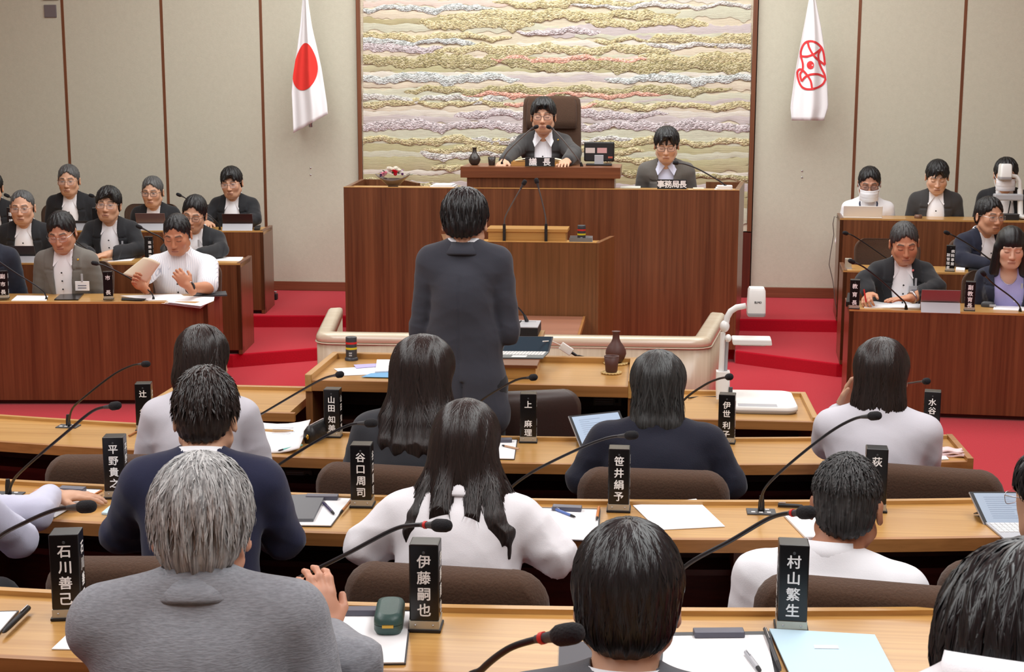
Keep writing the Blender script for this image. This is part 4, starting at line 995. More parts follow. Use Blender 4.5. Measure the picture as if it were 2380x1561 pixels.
    if has_jacket:
        vj = cl(); torso(vj, 0.016, 0.055)
        if stand: vj.ell(hip-up*0.12*s, np.array([0.182, 0.128, 0.14])*s, 0.07, 'u', Rt)
        if gender == 'm':      # padded shoulders
            for q in (0, 1): vj.cone(neck+up*0.0*s+np.array([(-0.05 if q == 0 else 0.05)*s, 0, 0]), 0.040*s, shp[q]+up*0.016*s, 0.043*s+0.012, 0.03)
        sleeves(vj, 0.013, 0.022 if hands != 'none' else 0.0, 0.014)
        if vee is not None:
            w0, w1, w2 = vee.get('w', (0.05, 0.065, 0.045)); lap = vee.get('lap', 0.006)
            def wid(z):
                u = z/(s*tk); return np.where(u > 0.36, w0+(w1-w0)*np.clip((0.50-u)/0.14, 0, 1), w1+(w2-w1)*np.clip((0.36-u)/0.34, 0, 1))*s
            def lapel(x, y, z):
                a, b, c2 = tloc(x, y, z); w_ = wid(c2); e = np.abs(a)-w_; lw = (0.052*np.clip((c2/(s*tk)-0.10)/0.28, 0.0, 1)+0.004)*s
                notch = (np.abs(c2/(s*tk)-0.415) < 0.008)
                return -lap*s*((e > -0.004) & (e < lw) & (b < 0) & ~notch)
            vj.warp(lapel, 0.03)
            def wedge(X, Y, Z):
                a, b, c2 = tloc(X, Y, Z); return np.maximum(np.abs(a)-wid(c2), b+0.01*s)
            vj.put(np.array([-0.12, -0.4, hip[2]-0.2])*1.0, np.array([0.12, 0.3, sh[2]+0.2]), wedge, 's', 0.003)
        else: vj.cone(neck-up*0.05*s, 0.052*s, neck+up*0.14*s, 0.056*s, 0.004, 's')
        if stand or (vee is None and gender == 'm' and not face):
            def seam(x, y, z):
                a, b, c2 = tloc(x, y, z); return 0.005*np.exp(-(a/0.007)**2)*(b > 0.03)*smooth01((0.45*s*tk-c2)/0.08)+(0.012*np.exp(-((a+0.012)/0.007)**2)*(b > 0.03)*(c2 < 0.02*s) if stand else 0)
            vj.warp(seam, 0.02)
        vj.warp(lambda x, y, z: fold_(x, y, z)*armw(x, y, z), 0.02)
        V, F = vj.mesh(); jo = bpy.data.objects.new('jacket', np_mesh('jacket', V, F, topm)); COL.objects.link(jo); jo.parent = root
    # collars and front details
    Rn = rx(R_(lean+6)); cm = ccol or (shirt if has_jacket else topm)
    if vee is not None and not vee.get('nocollar') and cm is not None:
        collar('shirt_collar', neck+up*0.050*s, Rn, 0.056*s, 0.074*s, 0.030*s, R_(168), 0.034*s, cm, root, 0.003)
    if vee is not None and not vee.get('nocollar') and cm is not None and face:      # collar leaves over the lapels
        m = MB(); L3 = lambda x, f_, u_: neck+(np.array([x, 0, 0])+fw*f_+up*u_)*s
        for q in (-1, 1):
            tri = [L3(q*0.009, 0.066, 0.004), L3(q*0.040, 0.052, 0.040), L3(q*0.064, 0.010, 0.052), L3(q*0.082, 0.062, 0.008), L3(q*0.056, 0.112, -0.052)]
            m.add(tri, [(0, 1, 4), (1, 2, 3), (1, 3, 4)], False)
        obj('collar_leaf', m, cm, root, solid=0.004)
    elif cm is not None and not face and vee is None:
        collar('shirt_collar', neck+up*0.046*s, Rn, 0.057*s, 0.066*s, 0.03*s, R_(150), 0.02*s, cm, root, 0.003)
    if has_jacket and jcol: collar('jacket_collar', neck+up*0.030*s, Rn, 0.061*s, 0.082*s, jch*s, R_(118), 0.01*s, topm, root, 0.005)
    if vee is not None and not vee.get('nocollar') and not vee.get('nobuttons'):
        for k in range(4):
            pl_ = MB()
            pz = hip+up*(0.40-0.075*k)*tk*s; b_y = 0.118+0.006 if k < 3 else 0.112
            pl_.sphere(pz+fw*b_y*s*1.02, (0.0055*s, 0.004, 0.0055*s), 8, 6); obj('button', pl_, BLACKM, root)
    # ---- hair
    if hair:
        hv, hl = hair_vol(Rh, hc, s, hair, hair.get('vox', hvox*1.15)); ho = bpy.data.objects.new('hair', hair_mesh(hv, hl, hair, hairm)); COL.objects.link(ho); ho.parent = root
        if nstr:
            so = bpy.data.objects.new('hair_locks', strands(hv, hl, Rh, hc, s, hair, nstr, hairm, seed)); COL.objects.link(so); so.parent = ho; so['kind'] = 'stuff'
    T = lambda p_: Rh@(np.array(p_)*s)+hc
    if glasses:
        g = MB(); gl = MB()
        for q in (-1, 1):
            ring = []
            for k in range(20):
                a_ = 2*math.pi*k/20; cxx, czz = math.cos(a_), math.sin(a_); e_ = 0.6
                x = q*0.0335+0.0245*math.copysign(abs(cxx)**e_, cxx); z = -0.004+0.0165*math.copysign(abs(czz)**e_, czz); ring.append(T((x, -0.101+0.22*abs(abs(x)-0.01)**1.35*3.0*0.5, z)))
            g.tube(ring+[ring[0], ring[1]], 0.0013*s if glasses != 'thin' else 0.0009*s, 6, False); gl.add(ring, [tuple(range(20))], False)
            g.tube([T((q*0.058, -0.093, 0.004)), T((q*0.073, -0.072, 0.006)), T((q*0.080, 0.0, 0.004)), T((q*0.079, 0.018, -0.004))], 0.0014*s, 6)
        g.tube([T((-0.010, -0.101, 0.001)), T((0, -0.106, 0.004)), T((0.010, -0.101, 0.001))], 0.0013*s, 6)
        go = obj('glasses', g, CHROME if glasses == 'thin' else DGREY, root); obj('lens', gl, LENS, go)
    if mask:
        mm = MB(); mm.grid(lambda u, w_: T(((u-0.5)*0.135, -0.128+0.048*(abs(u-0.5)*2)**2.2+0.030*abs(w_-0.62)**1.2+0.0016*math.sin(w_*24), -0.112+0.092*w_*(1-0.10*abs(u-0.5)))), 20, 14)
        mo = obj('mask', mm, MASKM, root, solid=0.003)
        for q in (-1, 1):
            obj('ear_loop', MB().tube([T((q*0.067, -0.080, -0.030)), T((q*0.080, -0.02, -0.004)), T((q*0.084, 0.022, -0.006)), T((q*0.080, -0.01, -0.045)), T((q*0.067, -0.078, -0.09))], 0.0014*s, 6), MASKM, mo)
    # ---- trousers and shoes
    if legs:
        kx = 0.10; kn = [np.array([q*0.105, -0.36, hip[2]-0.01]) for q in (-1, 1)]; an = [np.array([q*0.10, -0.22, 0.09]) for q in (-1, 1)]
        if stand: kn = [np.array([q*0.095, -0.01, hip[2]*0.53]) for q in (-1, 1)]; an = [np.array([q*0.10, 0.02, 0.09]) for q in (-1, 1)]
        pl = np.array(kn+an+[hip]); vt = Vol(*[np.arange(a, b, 0.016, dtype=np.float32) for a, b in zip(pl.min(0)-np.array([0.2, 0.2, 0.12]), pl.max(0)+np.array([0.2, 0.2, 0.14]))])
        vt.ell(hip, (0.160*s, 0.12*s, 0.10*s), 0.03)
        for q in (0, 1):
            hj = hip+np.array([(-0.085, 0.085)[q]*s, 0, -0.01]); vt.cone(hj, 0.085*s, kn[q], 0.062*s, 0.03); vt.cone(kn[q], 0.060*s, an[q], 0.048*s, 0.02)
        V, F = vt.mesh(); to = bpy.data.objects.new('trousers', np_mesh('trousers', V, F, trousers)); COL.objects.link(to); to.parent = root
        for q in (0, 1):
            a_ = an[q]; m = MB(); m.loft([rbox_ring(0.062, 0.05, 0.02, 0.0), rbox_ring(0.07, 0.06, 0.025, 0.03)], True, True, True)
            m = MB(); rr = []
            for yy, w_, h_ in ((0.055, 0.03, 0.05), (0.04, 0.066, 0.075), (-0.02, 0.072, 0.075), (-0.09, 0.084, 0.05), (-0.15, 0.078, 0.038), (-0.19, 0.04, 0.025)):
                rr.append([(a_[0]+w_/2*math.cos(t_), a_[1]+yy, max(0.001, h_/2+h_/2*math.sin(t_))) for t_ in np.linspace(0, 2*math.pi, 12, endpoint=False)])
            obj('shoe', m.loft(rr), SHOE, root)
    return dict(root=root, T=T, Rh=Rh, hc=hc, sh=sh, hip=hip, up=up, fw=fw, neck=neck, s=s, ar=ar, Rw=Rw, loc=loc_xy, inv=inv, wr=[w_ for e, w_ in ar], tk=tk)
# ------------------------------------------------------------------ people
def HT(x, y, Y, d=0.125): return P(x, y, Y)-np.array([0, 0, d])
def SH(**k): return dict(dict(top=0.012, side=0.008, back=0.010), **k)
FR = dict(shirt=J_WHITE, vee={}, s=1.1, sw=0.84)
def deskz(row): return {'A': HA, 'B': HA+0.1, 'C': 0.895}[row]
def badge(p_, px, py, w_, h_, mat=None, label=None):
    """name card hung on the chest; px, py is its top centre in the photograph"""
    c = p_['inv'](P(px, py, p_['loc'][1]-0.150*p_['s'])); m = MB()
    m.box(c[0]-w_/2, c[0]+w_/2, c[1]-0.006, c[1]-0.002, c[2]-h_, c[2])
    b = obj('name_card', m, mat or PAPER, p_['root'], bevel=0.002)
    obj('clip', MB().box(c[0]-0.006, c[0]+0.006, c[1]-0.008, c[1]+0.001, c[2]-0.004, c[2]+0.05), PALEP, b)
    m2 = MB()
    for k in range(2): m2.box(c[0]-w_*0.3, c[0]+w_*0.3, c[1]-0.0075, c[1]-0.006, c[2]-h_*(0.45+0.25*k)-0.003, c[2]-h_*(0.45+0.25*k)+0.003)
    obj('print', m2, INK, b); return b
def watch(p_, i, strap=BLACKM):
    w_ = p_['wr'][i]; e = p_['ar'][i][0]; d = (w_-e)/np.linalg.norm(w_-e); q = w_-d*0.006; m = MB(); r = 0.031*p_['s']
    a = np.cross(d, (0, 0, 1.0)); a /= np.linalg.norm(a); b = np.cross(d, a); ring = [q+r*(a*math.cos(t)+b*math.sin(t)) for t in np.linspace(0, 2*math.pi, 17)]
    m.tube(ring, 0.007, 6, False); o = obj('watch_strap', m, strap, p_['root']); u = np.array([0, 0, 1.0])
    obj('watch_case', MB().sphere(q-b*np.sign(b[2])*0+u*(r+0.003), (0.018, 0.018, 0.006), 12, 6), CHROME, o)
def pin(p_, px, py, mat):
    c = p_['inv'](P(px, py, p_['loc'][1]-0.140*p_['s'])); obj('lapel_pin', MB().sphere(c, (0.008, 0.010, 0.008), 10, 6), mat, p_['root'])
AD = lambda row, es=0.185, ws=0.09, fwd=0.20: ('desk', deskz(row), es, ws, fwd)
HANG = (((-0.185, 0.03, -0.27), (-0.13, -0.09, -0.36)), ((0.185, 0.03, -0.27), (0.13, -0.09, -0.36)))
# ---- standing questioner
pst = person('man in a charcoal suit standing with his back to the camera', HT(1081, 441, 5.60, 0.125), 0.0, PI-0.03, 1.03, lean=2, hp=15, hf=7, hr=1, neckz=-0.045, hair=SH(top=0.014, side=0.013, back=0.014, nape=-0.088, crown=(0.03, 0.11), swid=1.1), hairm=H_BLACK, topm=J_CHAR, shirt=J_WHITE, face=False, stand=True, vox=0.0055, sw=0.79, aw=0.92, bodyw=0.90,
    arms=(((-0.168, 0.0, -0.27), (-0.09, -0.23, -0.29)), ((0.168, 0.0, -0.27), (0.09, -0.23, -0.29))), nstr=1500, seed=4, fold=0.007)
# ---- dais
pch = person('man with glasses in a dark suit in the high chair between two microphones', HT(1263, 226, 11.5, 0.145), 0.45, 0.02, 1.17, hp=3, lean=6, hair=SH(front=0.050, top=0.016, side=0.013, fringe=[((-0.03, -0.085, 0.075), 0.014, (-0.055, -0.083, 0.03), 0.008), ((0.03, -0.085, 0.075), 0.014, (0.055, -0.083, 0.03), 0.008), ((0.0, -0.09, 0.08), 0.012, (0.02, -0.098, 0.045), 0.005)]), hairm=H_BLACK, topm=J_DGREY, shirt=J_STRIPE, vee=dict(w=(0.058, 0.058, 0.058)), glasses='dark', eyes='down',
    arms=((P(1192, 352, 11.38), P(1172, 375, 11.14), 'w'), (P(1335, 356, 11.38), P(1318, 374, 11.12), 'w')), hands=('fist', 'rest'), seed=8, sw=0.86)
pin(pch, 1297, 325, GOLD)
pof = person('man with glasses in a grey suit seated low at the right of the dais', HT(1550, 294, 11.42, 0.14), 0.25, -0.03, 1.14, hp=14, lean=6, skin=(214, 172, 146), hair=SH(front=0.052, top=0.013, side=0.013, fringe=[((-0.01, -0.09, 0.08), 0.016, (-0.045, -0.090, 0.025), 0.007), ((0.01, -0.09, 0.08), 0.012, (0.0, -0.100, 0.028), 0.006), ((0.03, -0.085, 0.078), 0.014, (0.052, -0.083, 0.02), 0.007)]), hairm=H_BLACK, topm=J_MIDG, shirt=cloth('pale_blue_shirt', rgb(206, 210, 232), 0.02), vee=dict(w=(0.055, 0.05, 0.035)), glasses='dark', arms=HANG, hands='none', seed=9, sw=0.86)
# ---- left block, rear row
pa = person('grey-haired man with glasses in the left rear row, head before the second wall strip', HT(158, 383, 11.92, 0.13), 0.2, 0.18, hair=SH(top=0.010, side=0.005, front=0.066, facetop=0.084, facew=0.062), hairm=H_SALT, topm=J_BLACK, glasses='thin', arms=HANG, hy=0.05, eyes='open', seed=11, **FR)
pb = person('man with greying short hair and glasses behind a pinkish tablet in the left rear row', HT(353, 410, 12.0, 0.13), 0.2, 0.08, hair=SH(top=0.009, side=0.004, front=0.062, facetop=0.080, facew=0.062), hairm=H_SALT, topm=J_BLACK, glasses='dark', arms=HANG, hy=0.0, hp=6, eyes='open', seed=12, **FR)
pc = person('slim man with rimless glasses at the wall end of the left rear row', HT(537, 387, 12.05, 0.135), 0.2, 0.05, hair=SH(top=0.014, side=0.010, front=0.048, fringe=[((0.02, -0.088, 0.078), 0.014, (-0.04, -0.090, 0.036), 0.007), ((0.02, -0.088, 0.078), 0.014, (0.045, -0.086, 0.036), 0.007)]), hairm=H_BLACK, topm=J_BLACK, glasses='thin', arms=(AD('C', 0.21, 0.15, 0.2), AD('C')), hp=9, hy=0.12, hr=-3, eyes='open', seed=13, **FR)
person('suited man cut off by the left picture edge in the rear row', HT(-22, 400, 11.82, 0.13), 0.2, 0.2, hair=SH(), hairm=H_BLACK, topm=J_BLACK, arms=HANG, seed=14, hands='none', **FR)
# ---- left block, second row
pe = person('balding man with glasses in the left second row, near the picture edge', HT(50, 443, 10.55, 0.125), 0.1, 0.22, hair=SH(top=0.004, side=0.003, back=0.004, front=0.085, facetop=0.104, facew=0.066), hairm=H_SALT, topm=J_BLACK, glasses='thin', arms=HANG, hp=5, hands='none', skin=(212, 164, 136), eyes='open', seed=15, **FR)
pf = person('black-haired man with glasses and a name card, hand flat on the left second desk', HT(250, 432, 10.62, 0.14), 0.1, 0.16, hair=SH(top=0.018, side=0.013, front=0.052, fringe=[((0.03, -0.085, 0.082), 0.018, (-0.03, -0.092, 0.048), 0.009), ((0.03, -0.085, 0.082), 0.018, (0.06, -0.08, 0.03), 0.009)]), hairm=H_BLACK, topm=J_BLACK, glasses='thin', arms=(AD('B', 0.20, 0.10, 0.2), ('desk', deskz('B'), 0.20, 0.02, 0.24)), hp=0, hr=4, hy=0.05, eyes='open', seed=16, **FR)
badge(pf, 285, 575, 0.095, 0.065)
pg = person('man with bushy hair and low glasses, half hidden behind the man in white', HT(450, 457, 10.66, 0.13), 0.1, 0.06, hair=SH(top=0.020, side=0.008, front=0.060, facetop=0.082, facew=0.061), hairm=H_BLACK, topm=J_BLACK, glasses='dark', arms=AD('B'), hp=14, hr=9, hy=0.1, hands='none', seed=17, **FR)
badge(pg, 462, 572, 0.09, 0.06, LENS)
# ---- left block, front row
ph = person('man in a navy jacket cut off by the left picture edge in the front row', HT(-45, 487, 9.28, 0.13), 0.0, 0.2, hair=SH(), hairm=H_BLACK, topm=cloth('dark_navy_suit', rgb(34, 38, 52)), arms=HANG, hands='none', seed=18, **FR)
pi_ = person('man in a light grey suit with glasses, eyes lowered, behind the left front desk', HT(141, 496, 9.32, 0.125), 0.0, 0.12, hair=SH(top=0.016, side=0.009, front=0.058, facetop=0.078, facew=0.06), hairm=H_BLACK, topm=J_GREY, glasses='thin', arms=HANG, hp=20, hr=-3, hy=0.0, hands='none', seed=19, skin=(196, 146, 118), **dict(FR, vee=dict(w=(0.056, 0.056, 0.045))))
badge(pi_, 191, 653, 0.095, 0.065); pin(pi_, 181, 603, GOLD)
pj = person('man in a white short-sleeved shirt reading a held-up sheet of paper', HT(410, 503, 9.42, 0.12), 0.0, 0.06, hair=dict(top=0.010, side=0.004, back=0.006, front=0.064, facetop=0.080, facew=0.061), hairm=H_BLACK, top='shirt', topm=J_STRIPE, short=True, vee={}, s=1.12, hp=20, lean=9, hy=-0.06, skin=(190, 132, 100), arms=((P(337, 640, 9.22), P(333, 668, 9.06), 'w'), (P(483, 668, 9.25), P(440, 668, 9.06), 'w')), hands=(dict(d=(-0.25, -0.55, 0.5), n=(-0.6, -0.45, 0.55), curl=1.05), dict(d=(-0.55, -0.15, 0.75), n=(0.3, -0.9, 0.3), curl=0.9)), seed=20, bodyw=1.08)
watch(pj, 1)
# ---- right block
pm = person('man in a white shirt and face mask typing at the white laptop', HT(2022, 390, 12.15, 0.125), 0.2, -0.1, hair=SH(top=0.012, side=0.007, front=0.060, facetop=0.080, facew=0.061), hairm=H_BLACK, top='shirt', topm=J_WHITE, vee=dict(nobuttons=True), s=1.1, glasses='dark', mask=True, hp=16, arms=HANG, hands='none', seed=21, skin=(176, 128, 104), bodyw=1.0, sw=0.86)
m_ = MB()
for q in (-1, 1): m_.tube([pm['neck']+np.array([q*0.055, 0.0, 0.05]), pm['neck']+np.array([q*0.072, -0.09, -0.01]), pm['sh']+pm['fw']*0.155+np.array([q*0.055, 0, -0.06]), pm['sh']+pm['fw']*0.165+np.array([q*0.035, 0, -0.16])], 0.006, 6)
obj('lanyard', m_, plain('navy_lanyard', rgb(50, 60, 86), 0.7), pm['root'])
pn = person('man in a dark grey suit with bowed head in the right rear row', HT(2180, 376, 12.12, 0.12), 0.2, -0.12, hair=SH(top=0.014, side=0.010, front=0.048, fringe=[((0, -0.09, 0.08), 0.016, (-0.02, -0.100, 0.036), 0.007), ((0.02, -0.088, 0.08), 0.014, (0.045, -0.088, 0.034), 0.007)]), hairm=H_BLACK, topm=J_DGREY, hp=20, hy=-0.05, arms=HANG, hands='none', seed=22, skin=(220, 178, 152), **FR)
po = person('masked man in a dark suit behind the far document camera at the picture edge', HT(2340, 366, 12.1, 0.135), 0.2, -0.2, hair=SH(top=0.014, side=0.012, front=0.044), hairm=H_BLACK, topm=J_BLACK, mask=True, hp=4, hy=0.0, arms=HANG, hands='none', seed=23, **dict(FR, vee=dict(w=(0.06, 0.075, 0.07), nobuttons=True)))
obj('lanyard', MB().tube([po['neck']+np.array([0.06, -0.06, 0.02]), po['sh']+po['fw']*0.16+np.array([0.03, 0, -0.12]), po['sh']+po['fw']*0.165+np.array([-0.03, 0, -0.2])], 0.005, 6), BLACKM, po['root'])
pp = person('man in a navy suit with glasses turned aside in the right second row', HT(2302, 459, 10.72, 0.13), 0.1, 0.35, hair=SH(top=0.013, side=0.010, front=0.060, facetop=0.082, facew=0.060), hairm=H_BLACK, topm=J_NAVY, glasses='thin', hy=0.35, hp=5, arms=(('desk', deskz('B'), 0.20, 0.12, 0.24), ('desk', deskz('B'), 0.20, 0.08, 0.2)), eyes='open', seed=24, skin=(200, 150, 122), **FR)
pq = person('man in a dark suit with a badge writing at the right front desk', HT(2104, 521, 9.46, 0.12), 0.0, -0.02, hair=SH(top=0.011, side=0.005, front=0.064, facetop=0.082, facew=0.061), hairm=hair_mat('lightly_greyed_hair', rgb(20, 20, 22), rgb(80, 80, 80)), topm=J_BLACK, hp=19, hr=-4, hy=-0.12, arms=((P(2008, 652, 9.48), P(2020, 684, 9.37), 'w'), (P(2178, 668, 9.36), P(2118, 692, 9.2), 'w')), hands=(dict(d=(-0.25, -0.8, -0.15), n=(-0.5, -0.2, 0.8), curl=0.8), dict(d=(-1, -0.35, -0.05), n=(0, 0, 1), curl=0.12)), skin=(198, 142, 110), seed=25, **FR)
watch(pq, 1, CHROME); badge(pq, 2128, 664, 0.085, 0.06, PALEP); pin(pq, 2122, 628, plain('pink_badge', rgb(222, 120, 120), 0.5))
obj('pen', MB().tube([pq['inv'](P(2013, 702, 9.25)), pq['inv'](P(2008, 672, 9.27))], 0.005, 8), RED, pq['root'])
pr_ = person('woman with a fringe in a navy jacket over a lilac top', HT(2352, 529, 9.42, 0.125), 0.0, -0.1, hair=dict(top=0.014, side=0.012, back=0.014, long=0.20, front=0.05, facetop=0.024, facew=0.050, facek=0.008, grain=20, amp=0.0010, extra=[('c', (-0.072, -0.01, 0.0), 0.030, (-0.088, -0.015, -0.16), 0.030), ('c', (0.072, -0.01, 0.0), 0.030, (0.088, -0.015, -0.16), 0.030), ('e', (0, 0.05, -0.08), (0.085, 0.05, 0.14))]), hairm=H_BLACK, gender='f', topm=J_NAVY, shirt=J_LILAC, vee=dict(w=(0.085, 0.085, 0.07), scoop=0.075, nocollar=True), s=1.06, hp=12, hy=-0.03, arms=HANG, hands='none', sw=0.78, seed=26, skin=(218, 176, 152), brow=0.6)
obj('necklace', MB().tube([pr_['neck']+pr_['fw']*0.06+np.array([x, 0, -0.02-0.06*(1-(x/0.06)**2)]) -np.array([0, 0.05*(1-(x/0.06)**2), 0]) for x in np.linspace(-0.06, 0.06, 9)], 0.0015, 6), CHROME, pr_['root'])
badge(pr_, 2374, 676, 0.09, 0.07)
# ---- members nearest the well, seen from behind
BK = dict(face=False, neckz=-0.022,  floor=0.0, hvox=0.0042, shirt=None)
LONG = lambda ln, w_=0.0, **k: dict(dict(top=0.012, side=0.012+w_, back=0.016, long=ln, facetop=0.05, facew=0.05, amp=0.0009, grain=24, slen=0.22, crown=(0.02, 0.11), extra=[('e', (0, 0.062, -ln*0.45), (0.086+w_, 0.055, ln*0.62), 0.04)]), **k)
pw1 = person('woman with dark bobbed hair in a pale grey jacket, behind the man in navy', HT(468, 757, 4.74, 0.125), rz=PI+0.12, s=1.0, gender='f', hair=LONG(0.14, 0.004), hairm=H_BROWN, topm=J_LGREY, hp=14, lean=10, arms=('desk', Z3, 0.19, 0.08, 0.2, 0.02), hands='none', nstr=900, sw=0.86, jcol=False, seed=30, **BK)
pw2 = person('woman with long dark hair in a charcoal jacket before the standing man', HT(985, 780, 4.62, 0.13), rz=PI-0.12, s=1.04, gender='f', hair=LONG(0.26, 0.014, amp=0.0012, extra=[('e', (0, 0.055, -0.07), (0.098, 0.064, 0.14), 0.04)],
    locks=[([(-0.06, 0.05, -0.05), (-0.092, 0.09, -0.13), (-0.112, 0.13, -0.19), (-0.118, 0.15, -0.235)], [0.04, 0.045, 0.036, 0.008]), ([(-0.04, 0.07, -0.05), (-0.055, 0.11, -0.13), (-0.066, 0.155, -0.20), (-0.074, 0.178, -0.255)], [0.04, 0.045, 0.034, 0.008]),
        ([(-0.01, 0.07, -0.05), (-0.015, 0.115, -0.13), (-0.018, 0.165, -0.20), (-0.024, 0.185, -0.26)], [0.04, 0.045, 0.034, 0.008]), ([(0.03, 0.07, -0.05), (0.035, 0.11, -0.13), (0.036, 0.16, -0.20), (0.03, 0.18, -0.25)], [0.04, 0.045, 0.034, 0.008]), ([(0.06, 0.05, -0.05), (0.078, 0.10, -0.13), (0.082, 0.14, -0.19), (0.076, 0.16, -0.235)], [0.04, 0.042, 0.032, 0.008])]),
    hairm=H_BROWN, topm=cloth('charcoal_ladies_jacket', rgb(50, 52, 58)), hp=12, hr=3, lean=6, arms=('desk', Z3, 0.215, 0.08, 0.2, 0.0), hands='none', nstr=3200, sw=0.98, jcol=False, seed=31, **BK)
pw3 = person('woman with short layered black hair in a navy knit beside the upright tablet', HT(1531, 819, 4.72, 0.118), rz=PI-0.02, s=0.96, gender='f', hair=dict(LONG(0.15, 0.006, endarc=-0.02), extra=[('e', (0, 0.055, -0.07), (0.086, 0.064, 0.1), 0.03), ('c', (-0.055, 0.06, -0.10), 0.035, (-0.084, 0.075, -0.145), 0.022), ('c', (0.055, 0.06, -0.10), 0.035, (0.084, 0.075, -0.145), 0.022), ('c', (-0.04, 0.085, -0.13), 0.034, (0.04, 0.085, -0.13), 0.034)], fluff=2.0, swid=1.2, slen=0.14), hairm=hair_mat('charcoal_black_hair', rgb(14, 15, 16), rgb(62, 64, 64)), topm=J_KNIT, top='shirt', hp=10, lean=11, arms=('desk', Z3, 0.255, 0.14, 0.17, -0.02), hands='none', nstr=2000, sw=1.06, bodyw=1.08, aw=1.15, seed=32, **BK)
pw4 = person('woman with straight brown hair in a light grey jacket, hand raised to her face', HT(2052, 788, 4.86, 0.122), rz=PI-0.22, s=1.0, gender='f', hair=LONG(0.235, 0.004, endarc=0.0), hairm=H_BROWN, topm=J_LGREY, hp=8, lean=8, arms=(('desk', Z3, 0.155, 0.08, 0.2, 0.03), (P(1922, 1030, 4.92), P(1956, 952, 4.98), 'w')), hands=('none', dict(d=(0.32, 0.1, 0.9), n=(-0.75, 0.6, 0.3), curl=0.55, side=1)), nstr=2000, sw=0.92, jcol=False, seed=33, fold=0.007, **BK)
watch(pw4, 1, CHROME)
# ---- middle row
B2 = dict(BK, floor=0.1)
person('man in a pale blue shirt whose arm rests on the desk at the left edge', HT(-205, 905, 3.42, 0.125), rz=PI+0.15, s=1.0, hair=SH(), hairm=H_BLACK, top='shirt', topm=cloth('pale_lilac_shirt', rgb(206, 208, 230), 0.03), hp=8, arms=((('desk', Z2, 0.235, 0.1, 0.2)), (G(78, 1192, 0.868), G(116, 1153, 0.848), 'w')), hands=('none', dict(d=(0.8, 0.35, -0.05), n=(0, 0, 1), curl=0.2, side=1)), seed=34, fold=0.008, **B2)
pnv = person('man in a bright navy jacket with wavy dark hair seen from behind', HT(476, 860, 3.56, 0.125), rz=PI+0.1, s=0.95, hair=SH(top=0.020, side=0.004, back=0.008, nape=-0.085, slen=0.06, fluff=3.0, lift=0.0022, swid=1.3), hairm=H_BROWN, topm=J_NAVY2, shirt=J_WHITE, hp=16, lean=12, arms=(('desk', Z2, 0.205, 0.08, 0.18, 0.06), ('desk', Z2, 0.255, 0.10, 0.12, 0.10)), hands='none', nstr=2500, sw=0.98, aw=1.1, seed=35, fold=0.008, **{k: v for k, v in B2.items() if k != 'shirt'})
pwh = person('woman in a white jacket with long straight dark hair and spread elbows', HT(1084, 926, 3.62, 0.13), rz=PI-0.05, s=0.98, gender='f', hair=LONG(0.33, 0.002, amp=0.0010, extra=[('e', (0, 0.062, -0.05), (0.086, 0.055, 0.11), 0.04)],
    locks=[([(0.05, 0.05, -0.02), (0.080, 0.095, -0.09), (0.104, 0.15, -0.15), (0.114, 0.180, -0.185), (0.116, 0.20, -0.225)], [0.035, 0.034, 0.028, 0.020, 0.004]), ([(0.07, 0.03, -0.04), (0.115, 0.085, -0.11), (0.142, 0.125, -0.165), (0.152, 0.13, -0.195)], [0.022, 0.016, 0.010, 0.003]), ([(0.06, 0.05, -0.04), (0.095, 0.12, -0.12), (0.112, 0.17, -0.18), (0.108, 0.20, -0.24)], [0.025, 0.022, 0.018, 0.004]),
        ([(0.025, 0.075, -0.02), (0.036, 0.135, -0.09), (0.040, 0.205, -0.15), (0.034, 0.245, -0.21), (0.028, 0.268, -0.285)], [0.034, 0.030, 0.022, 0.016, 0.004]), ([(0.02, 0.08, -0.05), (0.026, 0.15, -0.11), (0.050, 0.21, -0.17), (0.056, 0.25, -0.27)], [0.02, 0.02, 0.015, 0.003]), ([(0.015, 0.08, -0.05), (0.018, 0.15, -0.11), (0.014, 0.215, -0.17), (0.008, 0.25, -0.25)], [0.02, 0.018, 0.011, 0.003]),
        ([(-0.03, 0.07, -0.03), (-0.042, 0.135, -0.10), (-0.048, 0.205, -0.16), (-0.050, 0.245, -0.215), (-0.052, 0.266, -0.285)], [0.034, 0.028, 0.019, 0.013, 0.004]), ([(-0.02, 0.08, -0.05), (-0.03, 0.15, -0.11), (-0.036, 0.215, -0.18), (-0.036, 0.25, -0.26)], [0.02, 0.016, 0.010, 0.003]),
        ([(-0.055, 0.05, -0.02), (-0.080, 0.10, -0.09), (-0.098, 0.155, -0.15), (-0.112, 0.180, -0.185), (-0.114, 0.20, -0.225)], [0.038, 0.038, 0.034, 0.029, 0.006]), ([(-0.06, 0.05, -0.03), (-0.09, 0.12, -0.11), (-0.13, 0.16, -0.18), (-0.14, 0.18, -0.24)], [0.03, 0.028, 0.024, 0.006]), ([(-0.07, 0.03, -0.04), (-0.12, 0.085, -0.10), (-0.155, 0.12, -0.155), (-0.168, 0.115, -0.19)], [0.022, 0.018, 0.015, 0.004])]),
    hairm=H_BROWN, topm=cloth('white_jacket', rgb(242, 241, 246), 0.02), hp=20, lean=16, arms=('desk', Z2, 0.258, 0.12, 0.16, -0.02), hands='none', nstr=4200, sw=0.96, seed=36, fold=0.008, jch=0.03, **B2)
